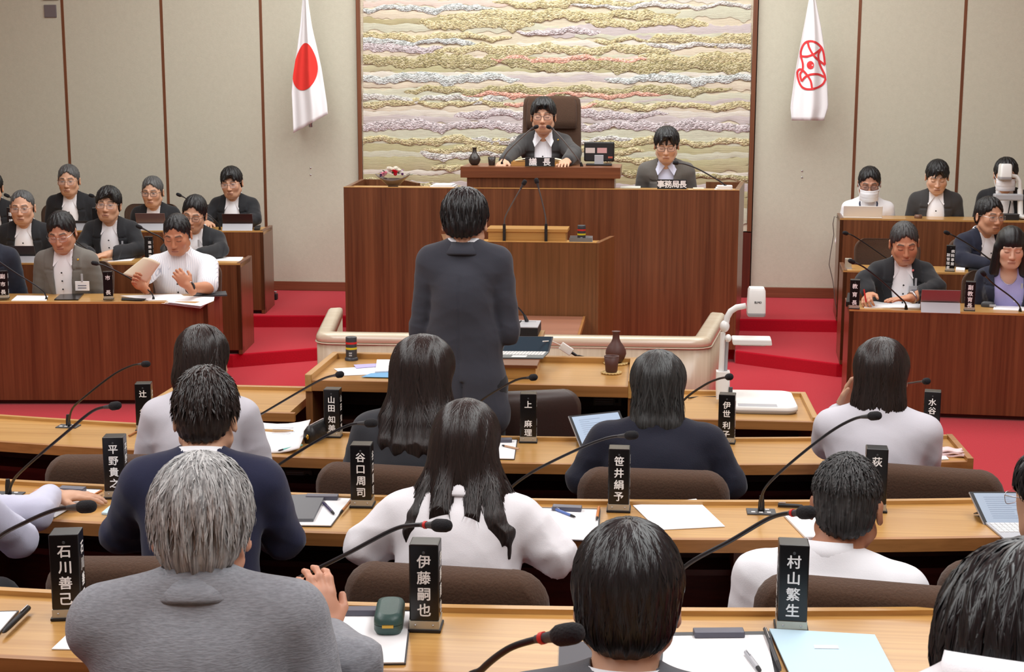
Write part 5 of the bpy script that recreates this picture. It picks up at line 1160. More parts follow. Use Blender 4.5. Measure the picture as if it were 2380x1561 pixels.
pws = person('man in a white shirt with close-cropped peppered hair seen from behind', HT(1972, 1067, 3.50, 0.118), rz=PI-0.2, hx=-0.03, s=1.02, hair=dict(top=0.010, side=0.004, back=0.005, front=0.06, nape=-0.09, slen=0.018, fluff=2.0, lift=0.0006, swid=0.7), hairm=H_PEP, top='shirt', topm=J_WHITE, hp=14, hy=0.25, lean=8, arms=(((-0.205, 0.0, -0.27), (-0.16, -0.22, -0.33)), ((0.205, 0.0, -0.27), (0.16, -0.22, -0.33))), hands='none', nstr=3500, sw=1.04, aw=1.12, bodyw=1.06, seed=37, fold=0.008, skin=(178, 122, 92), **B2)
person('dark-haired person with glasses at the right edge over an open laptop', HT(2450, 1040, 3.58, 0.125), rz=PI+0.6, hy=-0.35, s=1.0, hair=SH(side=0.012), hairm=H_BLACK, topm=J_CHAR, hp=10, lean=24, glasses='thin', arms=HANG, hands='none', nstr=900, seed=38, **B2)
# ---- row closest to the camera
B1 = dict(BK, floor=0.2)
pgr = person('grey-haired man in a grey textured jacket seen from behind', HT(465, 1068, 2.40, 0.125), rz=PI+0.14, s=1.0, hair=SH(top=0.017, side=0.009, back=0.017, nape=-0.098, slen=0.07, fluff=2.4, lift=0.0012, crown=(0.02, 0.115), swid=0.9), hairm=H_GREY, topm=J_HERR, hp=12, lean=10, arms=(('desk', Z1, 0.21, 0.1, 0.15, -0.03), (P(828, 1545, 2.52), P(757, 1478, 2.66), 'w')), hands=('none', dict(d=(-0.22, 0.35, 0.9), n=(0.55, -0.8, 0.2), curl=0.5, side=1)), nstr=4500, sw=1.02, vox=0.006, hvox=0.004, seed=39, neckz=-0.04, jch=0.03, fold=0.007, skin=(206, 152, 126), ccol=J_HERR, **{k: v for k, v in B1.items() if k not in ('hvox', 'neckz')})
pbk = person('man with thick glossy black hair in a grey jacket seen from behind', HT(1462, 1214, 2.27, 0.13), rz=PI-0.03, s=1.01, hair=SH(top=0.018, side=0.014, back=0.018, nape=-0.108, slen=0.10, fluff=0.6, crown=(0.03, 0.11), amp=0.0012), hairm=H_BLACK, topm=cloth('slate_jacket', rgb(92, 94, 100)), shirt=J_WHITE, hp=10, lean=6, arms=(((-0.205, 0.0, -0.27), (-0.16, -0.22, -0.33)), ((0.205, 0.0, -0.27), (0.16, -0.22, -0.33))), hands='none', nstr=4500, neckz=-0.008, vox=0.006, seed=40, **{k: v for k, v in B1.items() if k not in ('shirt', 'neckz')})
prb = person('person with black hair and white shirt cut off at the lower right corner', HT(2405, 1283, 1.40, 0.13), rz=PI-0.3, hy=0.2, s=1.0, neckz=-0.10, hx=-0.012, sw=0.78, hf=50, hair=SH(top=0.018, side=0.012, back=0.014, slen=0.09, fluff=1.6), hairm=H_BLACK, top='shirt', topm=J_WHITE, hp=22, lean=14, arms=(((-0.205, 0.0, -0.27), (-0.16, -0.15, -0.36)), ((0.205, 0.0, -0.27), (0.16, -0.15, -0.36))), hands='none', nstr=3500, vox=0.006, seed=41, **{k: v for k, v in dict(BK, floor=0.32).items() if k != 'neckz'})
# ------------------------------------------------------------------ chairs that show
def chairs():
    for x, rz, lab in ((-1.75, 0.12, 'brown knit chair under the woman in pale grey at the left of the near row'), (-0.80, -0.12, 'brown knit chair of the long-haired woman in charcoal'), (0.03, -0.03, 'brown knit chair behind the woman in the navy knit'), (0.93, -0.2, 'brown knit chair at the right end, behind the woman with the raised hand')):
        chair(x, Y3(x)-0.40, 0.0, PI+rz, lab).scale = (1, 1, 1.07)
    for x, rz, lab in ((-1.18, 0.1, 'brown knit chair of the man in bright navy'), (-0.44, -0.08, 'brown knit chair behind the woman in white'), (0.52, -0.16, 'brown knit chair behind the man in the white shirt')):
        chair(x, Y2(x)-(0.54 if x > 0.4 else 0.46), 0.1, PI+rz, lab)
    for x, y, z_, rz, lab in ((-0.74, 2.30, 0.2, 0.14, 'brown knit chair under the grey-haired man'), (-0.02, 2.22, 0.2, 0.0, 'brown knit chair under the man with thick black hair'), (-1.86, 3.33, 0.1, 0.15, 'brown knit chair of the man in pale blue at the left edge'), (0.97, 3.45, 0.1, -0.25, 'brown knit chair of the dark-haired person at the right edge'), (0.38, 1.36, 0.32, -0.1, 'brown knit chair under the person at the lower right corner')):
        chair(x, y, z_, PI+rz, lab)
    for px, Yc, zf, rz, lab in ((520, 12.15, 0.2, 0.1, 'brown chair of the slim man at the wall end of the left rear row'), (345, 12.15, 0.2, 0.1, 'brown chair behind the man with the pinkish tablet'), (150, 12.05, 0.2, 0.1, 'brown chair behind the grey-haired man in the left rear row'),
                            (442, 10.85, 0.1, 0.1, 'brown chair of the bushy-haired man in the left second row'), (245, 10.8, 0.1, 0.1, 'brown chair of the man whose hand lies flat on the desk'), (420, 9.55, 0.0, 0.1, 'brown chair of the man in the short-sleeved shirt'), (165, 9.5, 0.0, 0.1, 'brown chair of the man in the light grey suit'),
                            (2066, 10.75, 0.1, -0.08, 'empty brown chair at the second desk on the right'), (2300, 10.85, 0.1, 0.2, 'brown chair of the man in navy turned aside'), (2110, 9.6, 0.0, -0.08, 'brown chair of the man writing at the right front desk'), (2335, 9.62, 0.0, -0.1, 'brown chair of the woman with the lilac top'),
                            (1566, 11.57, 0.25, 0.0, 'brown chair of the man in grey seated at the right of the dais')):
        q = P(px, 600, Yc); chair(q[0], Yc, zf, rz, lab)
chairs()
t = make_chair('leather_chair', 'dark brown leather chair turned away, between the desk rows behind the standing man', LEATH, 0.43, 0.845, 0.50)
q = P(1170, 950, 5.56); t.location = (q[0]+0.02, 5.36, 0); t.rotation_euler = (0, 0, PI+0.3)
obj('armrest', MB().tube([(-0.27, 0.1, 0.45), (-0.29, 0.05, 0.62), (-0.29, -0.15, 0.64)], [0.018, 0.022, 0.02], 8), PALEP, t)
t.location = (P(1180, 950, 5.62)[0], 5.87, 0)
t.location[1] = 5.80
hc_ = thing('high_back_chair', 'tall brown high-backed chair behind the man at the centre of the dais', 'chair', (P(1282, 300, 12.0)[0], 11.72, 0.45), 0.0)
m = MB(); m.loft([rbox_ring(0.50, 0.48, 0.08, 0.36), rbox_ring(0.54, 0.52, 0.09, 0.40), rbox_ring(0.54, 0.52, 0.09, 0.46), rbox_ring(0.48, 0.46, 0.08, 0.48)]); obj('seat', m, BROWNF, hc_)
ztop = P(1282, 223, 12.0)[2]-0.45
m = MB(); zz = [0.44, 0.7, ztop-0.34, ztop-0.08, ztop-0.03, ztop-0.008, ztop]; m.loft([rbox_ring(0.49*k, 0.09*d, 0.04*d, z, 6, 0, 0.30+0.03*z, 0.03) for z, k, d in zip(zz, (0.96, 1, 1, 0.98, 0.95, 0.88, 0.80), (1, 1, 1, 1, 0.9, 0.7, 0.4))]); obj('backrest', m, BROWNF, hc_)
m = MB(); zz = [ztop-0.27, ztop-0.262, ztop-0.20, ztop-0.06, ztop-0.02]; m.loft([rbox_ring(0.42*k, 0.07*d, 0.03*d, z, 6, 0, 0.265+0.03*z, 0.03) for z, k, d in zip(zz, (0.9, 0.97, 1, 0.98, 0.9), (0.6, 1.0, 1.1, 0.9, 0.5))]); obj('headrest', m, BROWNF, hc_)
obj('pedestal', MB().lathe([(0.2, 0.0), (0.2, 0.02), (0.03, 0.06), (0.03, 0.37)], 12), CHROME, hc_)
# ------------------------------------------------------------------ name plates
PLATE = {}
def plate(label, loc, rz, text, fr, h=0.19, cols=None, size=0.030, sides=True):
    """upright square-section name prism with a metal band and a foot"""
    t = thing('name_plate', label, 'nameplate', loc, rz); k = h/0.19; w_ = 0.062*k; d_ = 0.056*k
    obj('prism', MB().box(-w_/2, w_/2, -d_/2, d_/2, 0.024*k, h), BLACK, t, bevel=0.0025*k)
    obj('metal_band', MB().box(-w_/2-0.0005, w_/2+0.0005, -d_/2-0.0005, d_/2+0.0005, 0.006*k, 0.024*k), SILVER, t)
    obj('foot', MB().box(-w_/2-0.004*k, w_/2+0.004*k, -d_/2-0.004*k, d_/2+0.004*k, 0.0, 0.006*k), BLACKM, t, bevel=0.001)
    for sx in (-1, 1): obj('screw', MB().sphere((sx*w_*0.3, -d_/2-0.001, 0.015*k), 0.0022*k, 8, 4), CHROME, t)
    obj('screw', MB().sphere((0, -d_/2-0.0008, h-0.017*k), (0.0035*k, 0.001, 0.0035*k), 10, 4), DGREY, t)
    def col(o, ux, txt, frs, xo, sz): write(m, [(c, xo, (0.5-f)*h) for c, f in zip(txt, frs)], o, ux, (0, 0, 1), sz)
    faces = [((0, -d_/2-0.0006, h/2), (1, 0, 0))]
    if sides: faces += [((w_/2+0.0006, 0, h/2), (0, 1, 0)), ((-w_/2-0.0006, 0, h/2), (0, -1, 0))]
    for o, ux in faces:
        m = MB()
        if cols:
            for txt, frs, xo in cols:
                m = MB(); col(o, ux, txt, frs, xo*k, size*k)
                if len(cols) > 1: obj('lettering', m, LETTER, t); m = MB()
        elif text: col(o, ux, text, fr, 0, size*k)
        if m.v: obj('lettering', m, LETTER, t)
    return t
F4 = (0.19, 0.375, 0.56, 0.745); F22 = (0.21, 0.385, 0.62, 0.80); F12 = (0.21, 0.605, 0.785)
for x, y, Z, rz, tx, fr, lab in ((163, 1436, Z1, 0.20, '石川善己', F4, 'largest left nameplate, beside the shoulder of the grey-haired man'), (990, 1463, Z1, 0.03, '伊藤嗣也', F4, 'nameplate standing right of the green case on the clipboard'), (1838, 1464, Z1, -0.03, '村山繁生', F4, 'nameplate standing above the pale blue folder'),
    (272, 1159, Z2, 0.17, '平野貴之', F4, 'nameplate left of the man in bright navy'), (843, 1180, Z2, 0.04, '谷口周司', F4, 'nameplate between the man in navy and the woman in white'), (1438, 1190, Z2, -0.01, '笹井絹予', F4, 'nameplate left of the single white sheet'), (2032, 1190, Z2, -0.08, '荻', (0.2,), 'nameplate mostly hidden behind the man with cropped hair'),
    (338, 1004, Z3, 0.2, '辻裕登', F12, 'nameplate beside the woman in the pale grey jacket at left'), (775, 1019, Z3, 0.02, '山田知美', F22, 'nameplate next to the small black pouch'), (1228, 1031, Z3, 0.05, '上麻理', F12, 'nameplate in front of the leather chair'), (1688, 1033, Z3, -0.12, '伊世利子', F22, 'nameplate overlapping the base of the large document camera'), (2163, 1025, Z3, -0.2, '水谷一未', F22, 'nameplate at the right end, beside the woman with the raised hand')):
    plate(lab, G(x, y-6, Z+0.001), rz, tx, fr)
def on_row(px, py, Yf): return P(px, py, Yf)
for x, y, Yr, Zr, rz, tx, fr, cols, lab in ((246, 697, 8.98, HA, 0.35, '市長', (0.22, 0.74), None, 'nameplate at the left front desk between the grey suit and the white shirt'), (2, 700, 8.95, HA, 0.35, '副市長', (0.2, 0.48, 0.76), None, 'nameplate at the left picture edge on the front desk'),
    (342, 606, 10.28, HA+0.1, 0.3, None, None, [('政策推進', (0.24, 0.42, 0.60, 0.78), 0.008)], 'nameplate on the left second desk, behind the held-up paper'), (20, 512, 11.4, 0.895, 0.3, '環境', (0.3, 0.6), None, 'small nameplate at the left edge on the rear desk'), (219, 520, 11.45, 0.895, 0.3, '', (), None, 'nameplate on the left rear desk, behind the black-haired man'),
    (1988, 716, 9.09, HA, -0.15, '教育長', (0.22, 0.5, 0.78), None, 'nameplate at the left end of the right front desk'), (2257, 723, 9.08, HA, -0.2, '副教育長', (0.2, 0.41, 0.61, 0.81), None, 'nameplate between the man writing and the woman in lilac'), (2211, 629, 10.3, HA+0.1, -0.2, None, None, [('病院事業', (0.22, 0.38, 0.54, 0.70), 0.015), ('副管理者', (0.36, 0.52, 0.68, 0.84), -0.015)], 'nameplate with two columns of lettering on the right second desk')):
    q = P(x, y, Yr); plate(lab, (q[0], q[1]+0.05, Zr+0.001), rz, tx, fr, 0.185, cols, 0.034 if not cols else 0.025)
def board(label, x0, x1, y0, y1, Y, text, size, gap):
    a = P(x0, y1, Y); b = P(x1, y0, Y); w_ = b[0]-a[0]; h = b[2]-a[2]
    t = thing('name_board', label, 'nameplate', ((a[0]+b[0])/2, Y, a[2]))
    obj('board', MB().box(-w_/2, w_/2, -0.008, 0.008, 0, h), BLACKM, t, bevel=0.0015); obj('foot', MB().box(-w_/2, w_/2, -0.02, 0.03, -0.001, 0.006), BLACKM, t)
    obj('lettering', write(MB(), line_chars(text, size, gap), (0, -0.0088, h*0.5), (1, 0, 0), (0, 0, 1), size, 0.03), LETTER, t)
board('black name board before the man in the high-backed chair', 1220.5, 1289.5, 366, 386, dy0+0.075, '議\u3000長', 0.062, 0.85)
board('black name board before the man in grey at the right of the dais', 1527.5, 1596, 417, 438.5, dy0+0.06, '事務局長', 0.058, 0.95)
# ------------------------------------------------------------------ gooseneck microphones
def mic(label, pts, hl, hr, nr=0.0042, ring=None, base=True, Z=None, mat=None, lower=None, buttons=True):
    """pts: 3-D neck path from the foot to the tip of the neck; hl/hr length and radius of the foam head"""
    pts = [np.array(p_, float) for p_ in pts]; o = pts[0]; t = thing('gooseneck_microphone', label, 'microphone', o); L = [p_-o for p_ in pts]
    # smooth the path
    def cr(i, s):
        p0, p1, p2, p3 = L[max(i-1, 0)], L[i], L[i+1], L[min(i+2, len(L)-1)]
        return 0.5*((2*p1)+(-p0+p2)*s+(2*p0-5*p1+4*p2-p3)*s*s+(-p0+3*p1-3*p2+p3)*s**3)
    path = [cr(i, s) for i in range(len(L)-1) for s in np.linspace(0, 1, 6, endpoint=False)]+[L[-1]]
    obj('neck', MB().tube(path, nr, 8), mat or NECK, t)
    d = path[-1]-path[-3]; d /= np.linalg.norm(d); e = path[-1]
    obj('collar', MB().tube([e-d*0.03, e-d*0.004, e+d*0.004], [nr*1.15, nr*1.6, hr*0.8], 10), DGREY, t)
    if ring: obj('indicator_ring', MB().tube([e-d*0.022, e-d*0.016], nr*1.7, 10), RED, t)
    prof = [(0, 0.45), (0.06, 0.75), (0.2, 0.97), (0.45, 1.0), (0.75, 0.97), (0.9, 0.8), (0.97, 0.55), (1.0, 0.2)]
    obj('foam_head', MB().tube([e+d*hl*u for u, r in prof], [hr*r for u, r in prof], 14), FOAM, t)
    if base:
        b_ = obj('base_plate', MB().box(-0.042, 0.042, -0.03, 0.028, -0.001, 0.004), DGREY, t, bevel=0.001)
        obj('socket', MB().tube([(0, 0, 0.003), (0, 0, 0.03), (0, 0, 0.05)], [0.010, 0.009, 0.006], 10), BLACKM, t)
        if buttons:
            for bx, by in ((-0.024, -0.016), (-0.002, -0.018), (0.021, -0.016), (0.018, 0.012)): obj('button', MB().box(bx-0.006, bx+0.006, by-0.004, by+0.004, 0.003, 0.0065), WHITEP, b_, bevel=0.001)
    elif lower is not None: obj('lower_tube', MB().tube([L[0], lower-o], nr*2.0, 8), BLACKM, t)
    else: obj('socket', MB().tube([L[0], L[0]+(path[2]-path[0])/np.linalg.norm(path[2]-path[0])*0.035], [nr*2.4, nr*1.5], 10), BLACKM, t)
    return t
def pathpx(px, Ya, Yb): return [P(x, y, Ya+(Yb-Ya)*i/(len(px)-1)) for i, (x, y) in enumerate(px)]
def rowmic(label, base_px, Z, mids, Yb, hl=0.044, hr=0.0125, nr=0.0042, ring=None):
    b_ = G(base_px[0], base_px[1], Z); mic(label, [b_]+[P(x, y, b_[1]+(Yb-b_[1])*(i+1)/len(mids)) for i, (x, y) in enumerate(mids)], hl, hr, nr, ring, True)
rowmic('microphone standing at the left on the row by the well, foot in view', (159, 991), Z3, [(161, 975), (168, 950), (190, 928), (260, 873), (305, 850), (332, 846)], 5.1)
rowmic('microphone before the woman in pale grey, crossing the low side desk', (560, 998), Z3, [(565, 985), (600, 966), (690, 913), (750, 880), (784, 871)], 4.95)
rowmic('microphone above the leather chair, before the long-haired woman in charcoal', (1062, 1008), Z3, [(1070, 980), (1115, 933), (1170, 898), (1205, 881), (1234, 877)], 4.95)
rowmic('microphone in front of the large document camera', (1545, 1010), Z3, [(1555, 970), (1595, 924), (1640, 893), (1670, 880), (1691, 876)], 5.0)
rowmic('microphone behind the woman with the raised hand', (2030, 1012), Z3, [(2060, 930), (2100, 896), (2125, 889), (2149, 886)], 5.1)
rowmic('microphone rising over the left arm in pale blue', (20, 1150), Z2, [(30, 1118), (60, 1085), (150, 1008), (215, 955), (257, 944)], 3.85)
rowmic('microphone between the man in navy and the woman in white', (560, 1175), Z2, [(580, 1135), (640, 1085), (740, 1022), (810, 988), (850, 983)], 3.85)
rowmic('microphone pointing at the nameplate left of the white sheet', (1160, 1178), Z2, [(1180, 1140), (1240, 1095), (1340, 1045), (1410, 1018), (1455, 1012)], 3.85)
rowmic('microphone with its foot and white buttons in view beside the white sheet', (1769, 1190), Z2, [(1769, 1160), (1785, 1125), (1850, 1065), (1930, 1003), (1985, 973), (2020, 967)], 3.85)
rowmic('microphone at the left edge before the largest nameplate', (-60, 1430), Z1, [(-50, 1330), (-10, 1255), (60, 1213), (130, 1184), (182, 1178)], 2.72, 0.046, 0.0135, 0.0046)
rowmic('microphone over the green case, left of the woman in white', (600, 1440), Z1, [(615, 1390), (690, 1345), (800, 1290), (910, 1232), (960, 1220), (1006, 1220)], 2.72, 0.046, 0.0135, 0.0046, True)
rowmic('microphone reaching towards the man with cropped hair', (1530, 1440), Z1, [(1545, 1370), (1600, 1310), (1700, 1255), (1780, 1208), (1820, 1194), (1857, 1191)], 2.72, 0.046, 0.0135, 0.0046, True)
b_ = np.array([P(1040, 1561, 1.6)[0], 1.68, 1.031])
mic('largest blurred microphone at the bottom edge before the thick black hair', [b_, b_+np.array([0.01, -0.01, 0.08]), P(1080, 1610, 1.60), P(1120, 1555, 1.57), P(1180, 1508, 1.54), P(1240, 1487, 1.52), P(1288, 1478, 1.50)], 0.044, 0.0125, 0.0042, True)
# officials' desks
def sidemic(label, pts, Ya, Yb, hl=0.05, hr=0.0145): mic(label, pathpx(pts, Ya, Yb), hl, hr, 0.0048, None, False)
sidemic('microphone on the left front desk before the man in white', [(357, 699), (354, 684), (335, 667), (290, 640), (245, 618), (228, 613)], 9.12, 8.95)
sidemic('microphone on the left front desk before the man in light grey', [(108, 699), (106, 686), (90, 668), (40, 636), (-5, 606), (-20, 600)], 9.06, 8.9)
sidemic('microphone on the left second desk before the black-haired man', [(222, 606), (215, 588), (190, 570), (165, 552), (140, 540)], 10.4, 10.2)
sidemic('microphone on the left second desk behind the man in white', [(395, 607), (390, 590), (378, 556), (350, 540), (330, 530)], 10.4, 10.25)
sidemic('microphone at the wall end of the left rear desk', [(511, 533), (509, 522), (495, 508), (460, 482), (432, 461), (421, 455)], 11.75, 11.6)
sidemic('microphone on the left rear desk between two heads', [(285, 530), (278, 505), (255, 478), (230, 461), (218, 456)], 11.7, 11.55)
sidemic('microphone tip at the left edge on the rear desk', [(90, 530), (70, 500), (45, 470), (22, 457)], 11.65, 11.5)
sidemic('microphone on the right front desk bending left from the man writing', [(2106, 718), (2104, 704), (2090, 690), (2050, 653), (2010, 622), (1986, 610)], 9.2, 9.0)
sidemic('microphone on the right front desk before the woman in lilac', [(2371, 724), (2369, 710), (2350, 690), (2310, 660), (2290, 640)], 9.2, 9.0)
sidemic('microphone on the right second desk by the empty chair', [(2085, 622), (2080, 612), (2060, 600), (2020, 572), (1985, 549), (1970, 543)], 10.45, 10.25)
sidemic('microphone on the right second desk before the man in navy', [(2320, 630), (2318, 618), (2300, 602), (2255, 570), (2225, 552), (2206, 543)], 10.45, 10.25)
mic('left of the two microphones on the dais centre', pathpx([(1167, 386), (1168, 374), (1180, 352), (1210, 322), (1232, 302), (1241, 297)], 11.05, 11.0), 0.04, 0.015, 0.0055, None, False, mat=NECKS)
mic('right of the two microphones on the dais centre', pathpx([(1352, 387), (1348, 376), (1330, 352), (1306, 322), (1286, 301), (1280, 297)], 11.05, 11.0), 0.04, 0.015, 0.0055, None, False, mat=NECKS)
mic('microphone bending towards the man in grey on the dais', pathpx([(1687, 439), (1684, 430), (1668, 418), (1625, 394), (1595, 382), (1577, 379)], 11.0, 10.95), 0.045, 0.016, 0.0055, None, False)
for lab, pts in (('left microphone of the pair on the podium', [(1172, 562), (1172, 520), (1176, 500), (1192, 470), (1208, 442), (1215, 430)]), ('right microphone of the pair on the podium', [(1269, 562), (1269, 520), (1267, 500), (1259, 465), (1252, 438), (1249, 427)])):
    mic(lab, pathpx(pts, 9.58, 9.6), 0.04, 0.0155, 0.0052, None, False, mat=NECKS, lower=P(pts[1][0], pts[1][1], 9.58))
# ------------------------------------------------------------------ papers, boards, books
def sheet(name, label, cat, px, Z, mat, th=0.002, group=None, curl=0.0, seg=1):
    """flat sheet whose corners lie on a surface at height Z"""
    q = [G(x, y, Z) for x, y in px]; c = sum(q)/4; t_ = MB(); n = 6 if curl else 1
    def fn(u, v): return ((1-u)*(1-v)*q[0]+u*(1-v)*q[1]+u*v*q[2]+(1-u)*v*q[3])-c+np.array([0, 0, curl*(4*(u-0.5)**2)])
    top = MB().grid(lambda u, v: fn(u, v)+np.array([0, 0, th]), n, n, bool(curl)); k = n+1
    bot = MB().grid(fn, n, n, bool(curl)); m = MB(); m.add(top.v, top.f, bool(curl)); m.add(bot.v, [f[::-1] for f in bot.f], bool(curl))
    N = k*k; per = [i for i in range(k)]+[j*k+n for j in range(1, k)]+[n*k+i for i in range(n-1, -1, -1)]+[j*k for j in range(n-1, 0, -1)]
    m.f += [(per[i], per[(i+1) % len(per)], per[(i+1) % len(per)]+N, per[i]+N)[::-1] for i in range(len(per))]; m.sm += [False]*len(per)
    o = obj(name, m, mat); o.location = [float(a) for a in c]; tag(o, label, cat, group); return o
def lines_on(o_, px, Z, n, mat=INK, frac=(0.1, 0.9, 0.12, 0.88), parent=True):
    """rows of small print on a sheet, as flat marks"""
    q = [G(x, y, Z) for x, y in px]; c = np.array(o_.location); r = random.Random(n); m = MB()
    B = lambda u, v: ((1-u)*(1-v)*q[0]+u*(1-v)*q[1]+u*v*q[2]+(1-u)*v*q[3])-c
    for k in range(n):
        v = frac[2]+(frac[3]-frac[2])*k/max(1, n-1); u0 = frac[0]; u1 = frac[0]+(frac[1]-frac[0])*r.uniform(0.5, 1); h = (frac[3]-frac[2])/n*0.22
        m.add([B(u0, v), B(u1, v), B(u1, v+h), B(u0, v+h)], [(0, 1, 2, 3)])
    obj('print', m, mat, o_)
def pen(label, a, b, Z, mat, r=0.0045, tip=BLACKM, cat='pen', name='pen', clip=True):
    p0 = G(a[0], a[1], Z+r); p1 = G(b[0], b[1], Z+r); o = obj(name, MB().tube([p0-p0, (p1-p0)*0.72, (p1-p0)*0.8], [r, r, r*0.95], 8), mat); o.location = [float(c) for c in p0]; tag(o, label, cat)
    obj('tip', MB().tube([(p1-p0)*0.8, (p1-p0)*0.93, (p1-p0)], [r*0.95, r*0.8, r*0.2], 8), tip, o)
    if clip: obj('clip', MB().tube([(p1-p0)*0.03+np.array([0, 0, r*1.3]), (p1-p0)*0.3+np.array([0, 0, r*1.4])], r*0.25, 6), CHROME, o)
    return o
def clipboard(label, px, clip, Z, paper=None, mat=DGREY):
    t = thing('clipboard', label, 'clipboard', G(px[0][0], px[0][1], Z)); o = np.array(t.location)
    q = [G(x, y, Z)-o for x, y in px]
    obj('board', MB().pts8([p_ for p_ in q], [p_+np.array([0, 0, 0.003]) for p_ in q]), mat, t)
    pq = [G(x, y, Z+0.003)-o for x, y in (paper or px)]; c = sum(pq)/4; pq = [c+(p_-c)*(0.95 if paper is None else 1.0) for p_ in pq]
    obj('paper', MB().pts8(pq, [p_+np.array([0, 0, 0.0025]) for p_ in pq]), PAPER, t)
    a, b = [G(x, y, Z+0.008)-o for x, y in clip]; d = (b-a)/np.linalg.norm(b-a); n_ = np.array([-d[1], d[0], 0])*0.014
    obj('clip', MB().pts8([a-n_-[0, 0, .002], b-n_-[0, 0, .002], b+n_-[0, 0, .002], a+n_-[0, 0, .002]], [a-n_*0.9+[0, 0, .010], b-n_*0.9+[0, 0, .010], b+n_*0.9+[0, 0, .012], a+n_*0.9+[0, 0, .012]]), plain('gunmetal_clip', rgb(92, 92, 104), 0.4, 0.3), t, bevel=0.002)
    return t
# camera row
z = Z1+0.001
sheet('paper_sheet', 'white sheet partly under the grey-haired man beside the largest nameplate', 'paper', [(206, 1428), (120, 1509), (420, 1515), (440, 1432)], z, PAPER)
clipboard('clipboard cut off by the left edge with a black pen along its side', [(-110, 1425), (44, 1421), (-8, 1481), (-190, 1490)], [(-60, 1420), (-10, 1418)], z)
pen('black ballpoint pen lying at the left edge on a clipboard', (66, 1412), (6, 1470), z+0.006, BLACKM, 0.006)
clipboard('clipboard with blank white paper under the green case', [(781, 1420), (957, 1420), (943, 1544), (800, 1546)], [(792, 1424), (900, 1424)], z)
t = thing('spectacle_case', 'dark green leather case lying on the clipboard', 'case', G(906, 1450, z+0.006), 0.12)
m = MB(); m.loft([rbox_ring(0.052, 0.125, 0.018, 0.0, 5), rbox_ring(0.060, 0.135, 0.022, 0.008, 5), rbox_ring(0.060, 0.135, 0.022, 0.020, 5)]); obj('body', m, GREEN, t)
m = MB(); m.loft([rbox_ring(0.0605, 0.136, 0.022, 0.0212, 5), rbox_ring(0.0600, 0.135, 0.022, 0.030, 5), rbox_ring(0.053, 0.126, 0.022, 0.0385, 5), rbox_ring(0.038, 0.105, 0.018, 0.0415, 5)]); obj('lid', m, GREEN, t)
obj('clasp', MB().box(-0.012, 0.012, -0.0695, -0.066, 0.017, 0.024), GOLD, t, bevel=0.001)
sheet('folder', 'dark grey folder tucked under the thick black hair', 'folder', [(1300, 1497), (1402, 1492), (1440, 1580), (1297, 1580)], z, plain('dark_grey_folder', rgb(84, 84, 90), 0.6), 0.004)
clipboard('clipboard with white paper right of the thick black hair', [(1540, 1472), (1790, 1469), (1832, 1640), (1520, 1640)], [(1612, 1475), (1729, 1474)], z, [(1545, 1480), (1782, 1477), (1815, 1640), (1530, 1640)])
bf = sheet('folder', 'pale blue folder with a small white label at the lower right', 'folder', [(1788, 1464), (2033, 1478), (2092, 1590), (1850, 1600)], z+0.003, PAPERB, 0.004)
lb = obj('label', MB().pts8([G(x, y, z+0.0075)-np.array(bf.location) for x, y in ((1891, 1498), (1947, 1499), (1950, 1507), (1893, 1506))], [G(x, y, z+0.008)-np.array(bf.location) for x, y in ((1891, 1498), (1947, 1499), (1950, 1507), (1893, 1506))]), PAPER, bf)
pen('grey pen on the spine edge of the pale blue folder', (1778, 1461), (1815, 1558), z+0.008, DGREY, 0.0045)
pen('silver ballpoint pen lying on white paper beside the pale blue folder', (1734, 1515), (1768, 1560), z+0.006, PALEP, 0.005)
# middle row
z = Z2+0.001
clipboard('clipboard under the hand in pale blue', [(150, 1135), (238, 1138), (126, 1204), (60, 1200)], [(140, 1138), (197, 1141)], z)
pen('orange pencil along the clipboard under the pale blue sleeve', (236, 1140), (190, 1165), z+0.006, plain('orange_pencil', rgb(214, 130, 60), 0.5), 0.004, BLACKM, 'pencil', 'pencil', False)
px = [(318, 1128), (236, 1195), (372, 1206), (430, 1134)]
ds = sheet('document_booklet', 'pale blue printed booklet left of the man in bright navy', 'booklet', px, z, PAPERB, 0.006); lines_on(ds, px, z+0.0068, 9)
clipboard('clipboard right of the man in navy with a grey notebook on it', [(690, 1152), (819, 1158), (770, 1224), (640, 1222)], [(712, 1157), (786, 1158)], z)
sheet('notebook', 'grey covered notebook beside the navy sleeve', 'notebook', [(676, 1156), (757, 1153), (728, 1212), (660, 1212)], z+0.006, plain('grey_notebook', rgb(104, 106, 110), 0.6), 0.009)
pen('dark purple pen beside the grey notebook', (752, 1168), (777, 1194), z+0.006, plain('purple_pen', rgb(60, 50, 90), 0.4), 0.0045)
pen('brown pencil on the clipboard edge by the second nameplate from left', (816, 1163), (790, 1192), z+0.006, plain('brown_pencil', rgb(170, 110, 60), 0.5), 0.004, BLACKM, 'pencil', 'pencil', False)
clipboard('clipboard with pale paper under the white sleeve', [(1240, 1180), (1396, 1184), (1392, 1259), (1214, 1252)], [(1284, 1182), (1352, 1185)], z)
pen('blue pen lying by the white sleeve', (1284, 1180), (1338, 1201), z+0.006, plain('blue_pen', rgb(90, 120, 190), 0.4), 0.004)
pen('orange pencil left of the single white sheet', (1392, 1178), (1387, 1208), z+0.006, MATS['orange_pencil'], 0.004, BLACKM, 'pencil', 'pencil', False)
sheet('paper_sheet', 'single white sheet lying askew on the middle desk row', 'paper', [(1471, 1175), (1618, 1160), (1685, 1224), (1530, 1232)], z, PAPER)
pen('black pen lying beside the microphone foot', (1808, 1173), (1868, 1176), z, BLACKM, 0.006)
sheet('paper_stack', 'white papers in front of the man with cropped hair', 'paper', [(1822, 1200), (1990, 1192), (2034, 1249), (1872, 1252)], z, PAPER, 0.006)
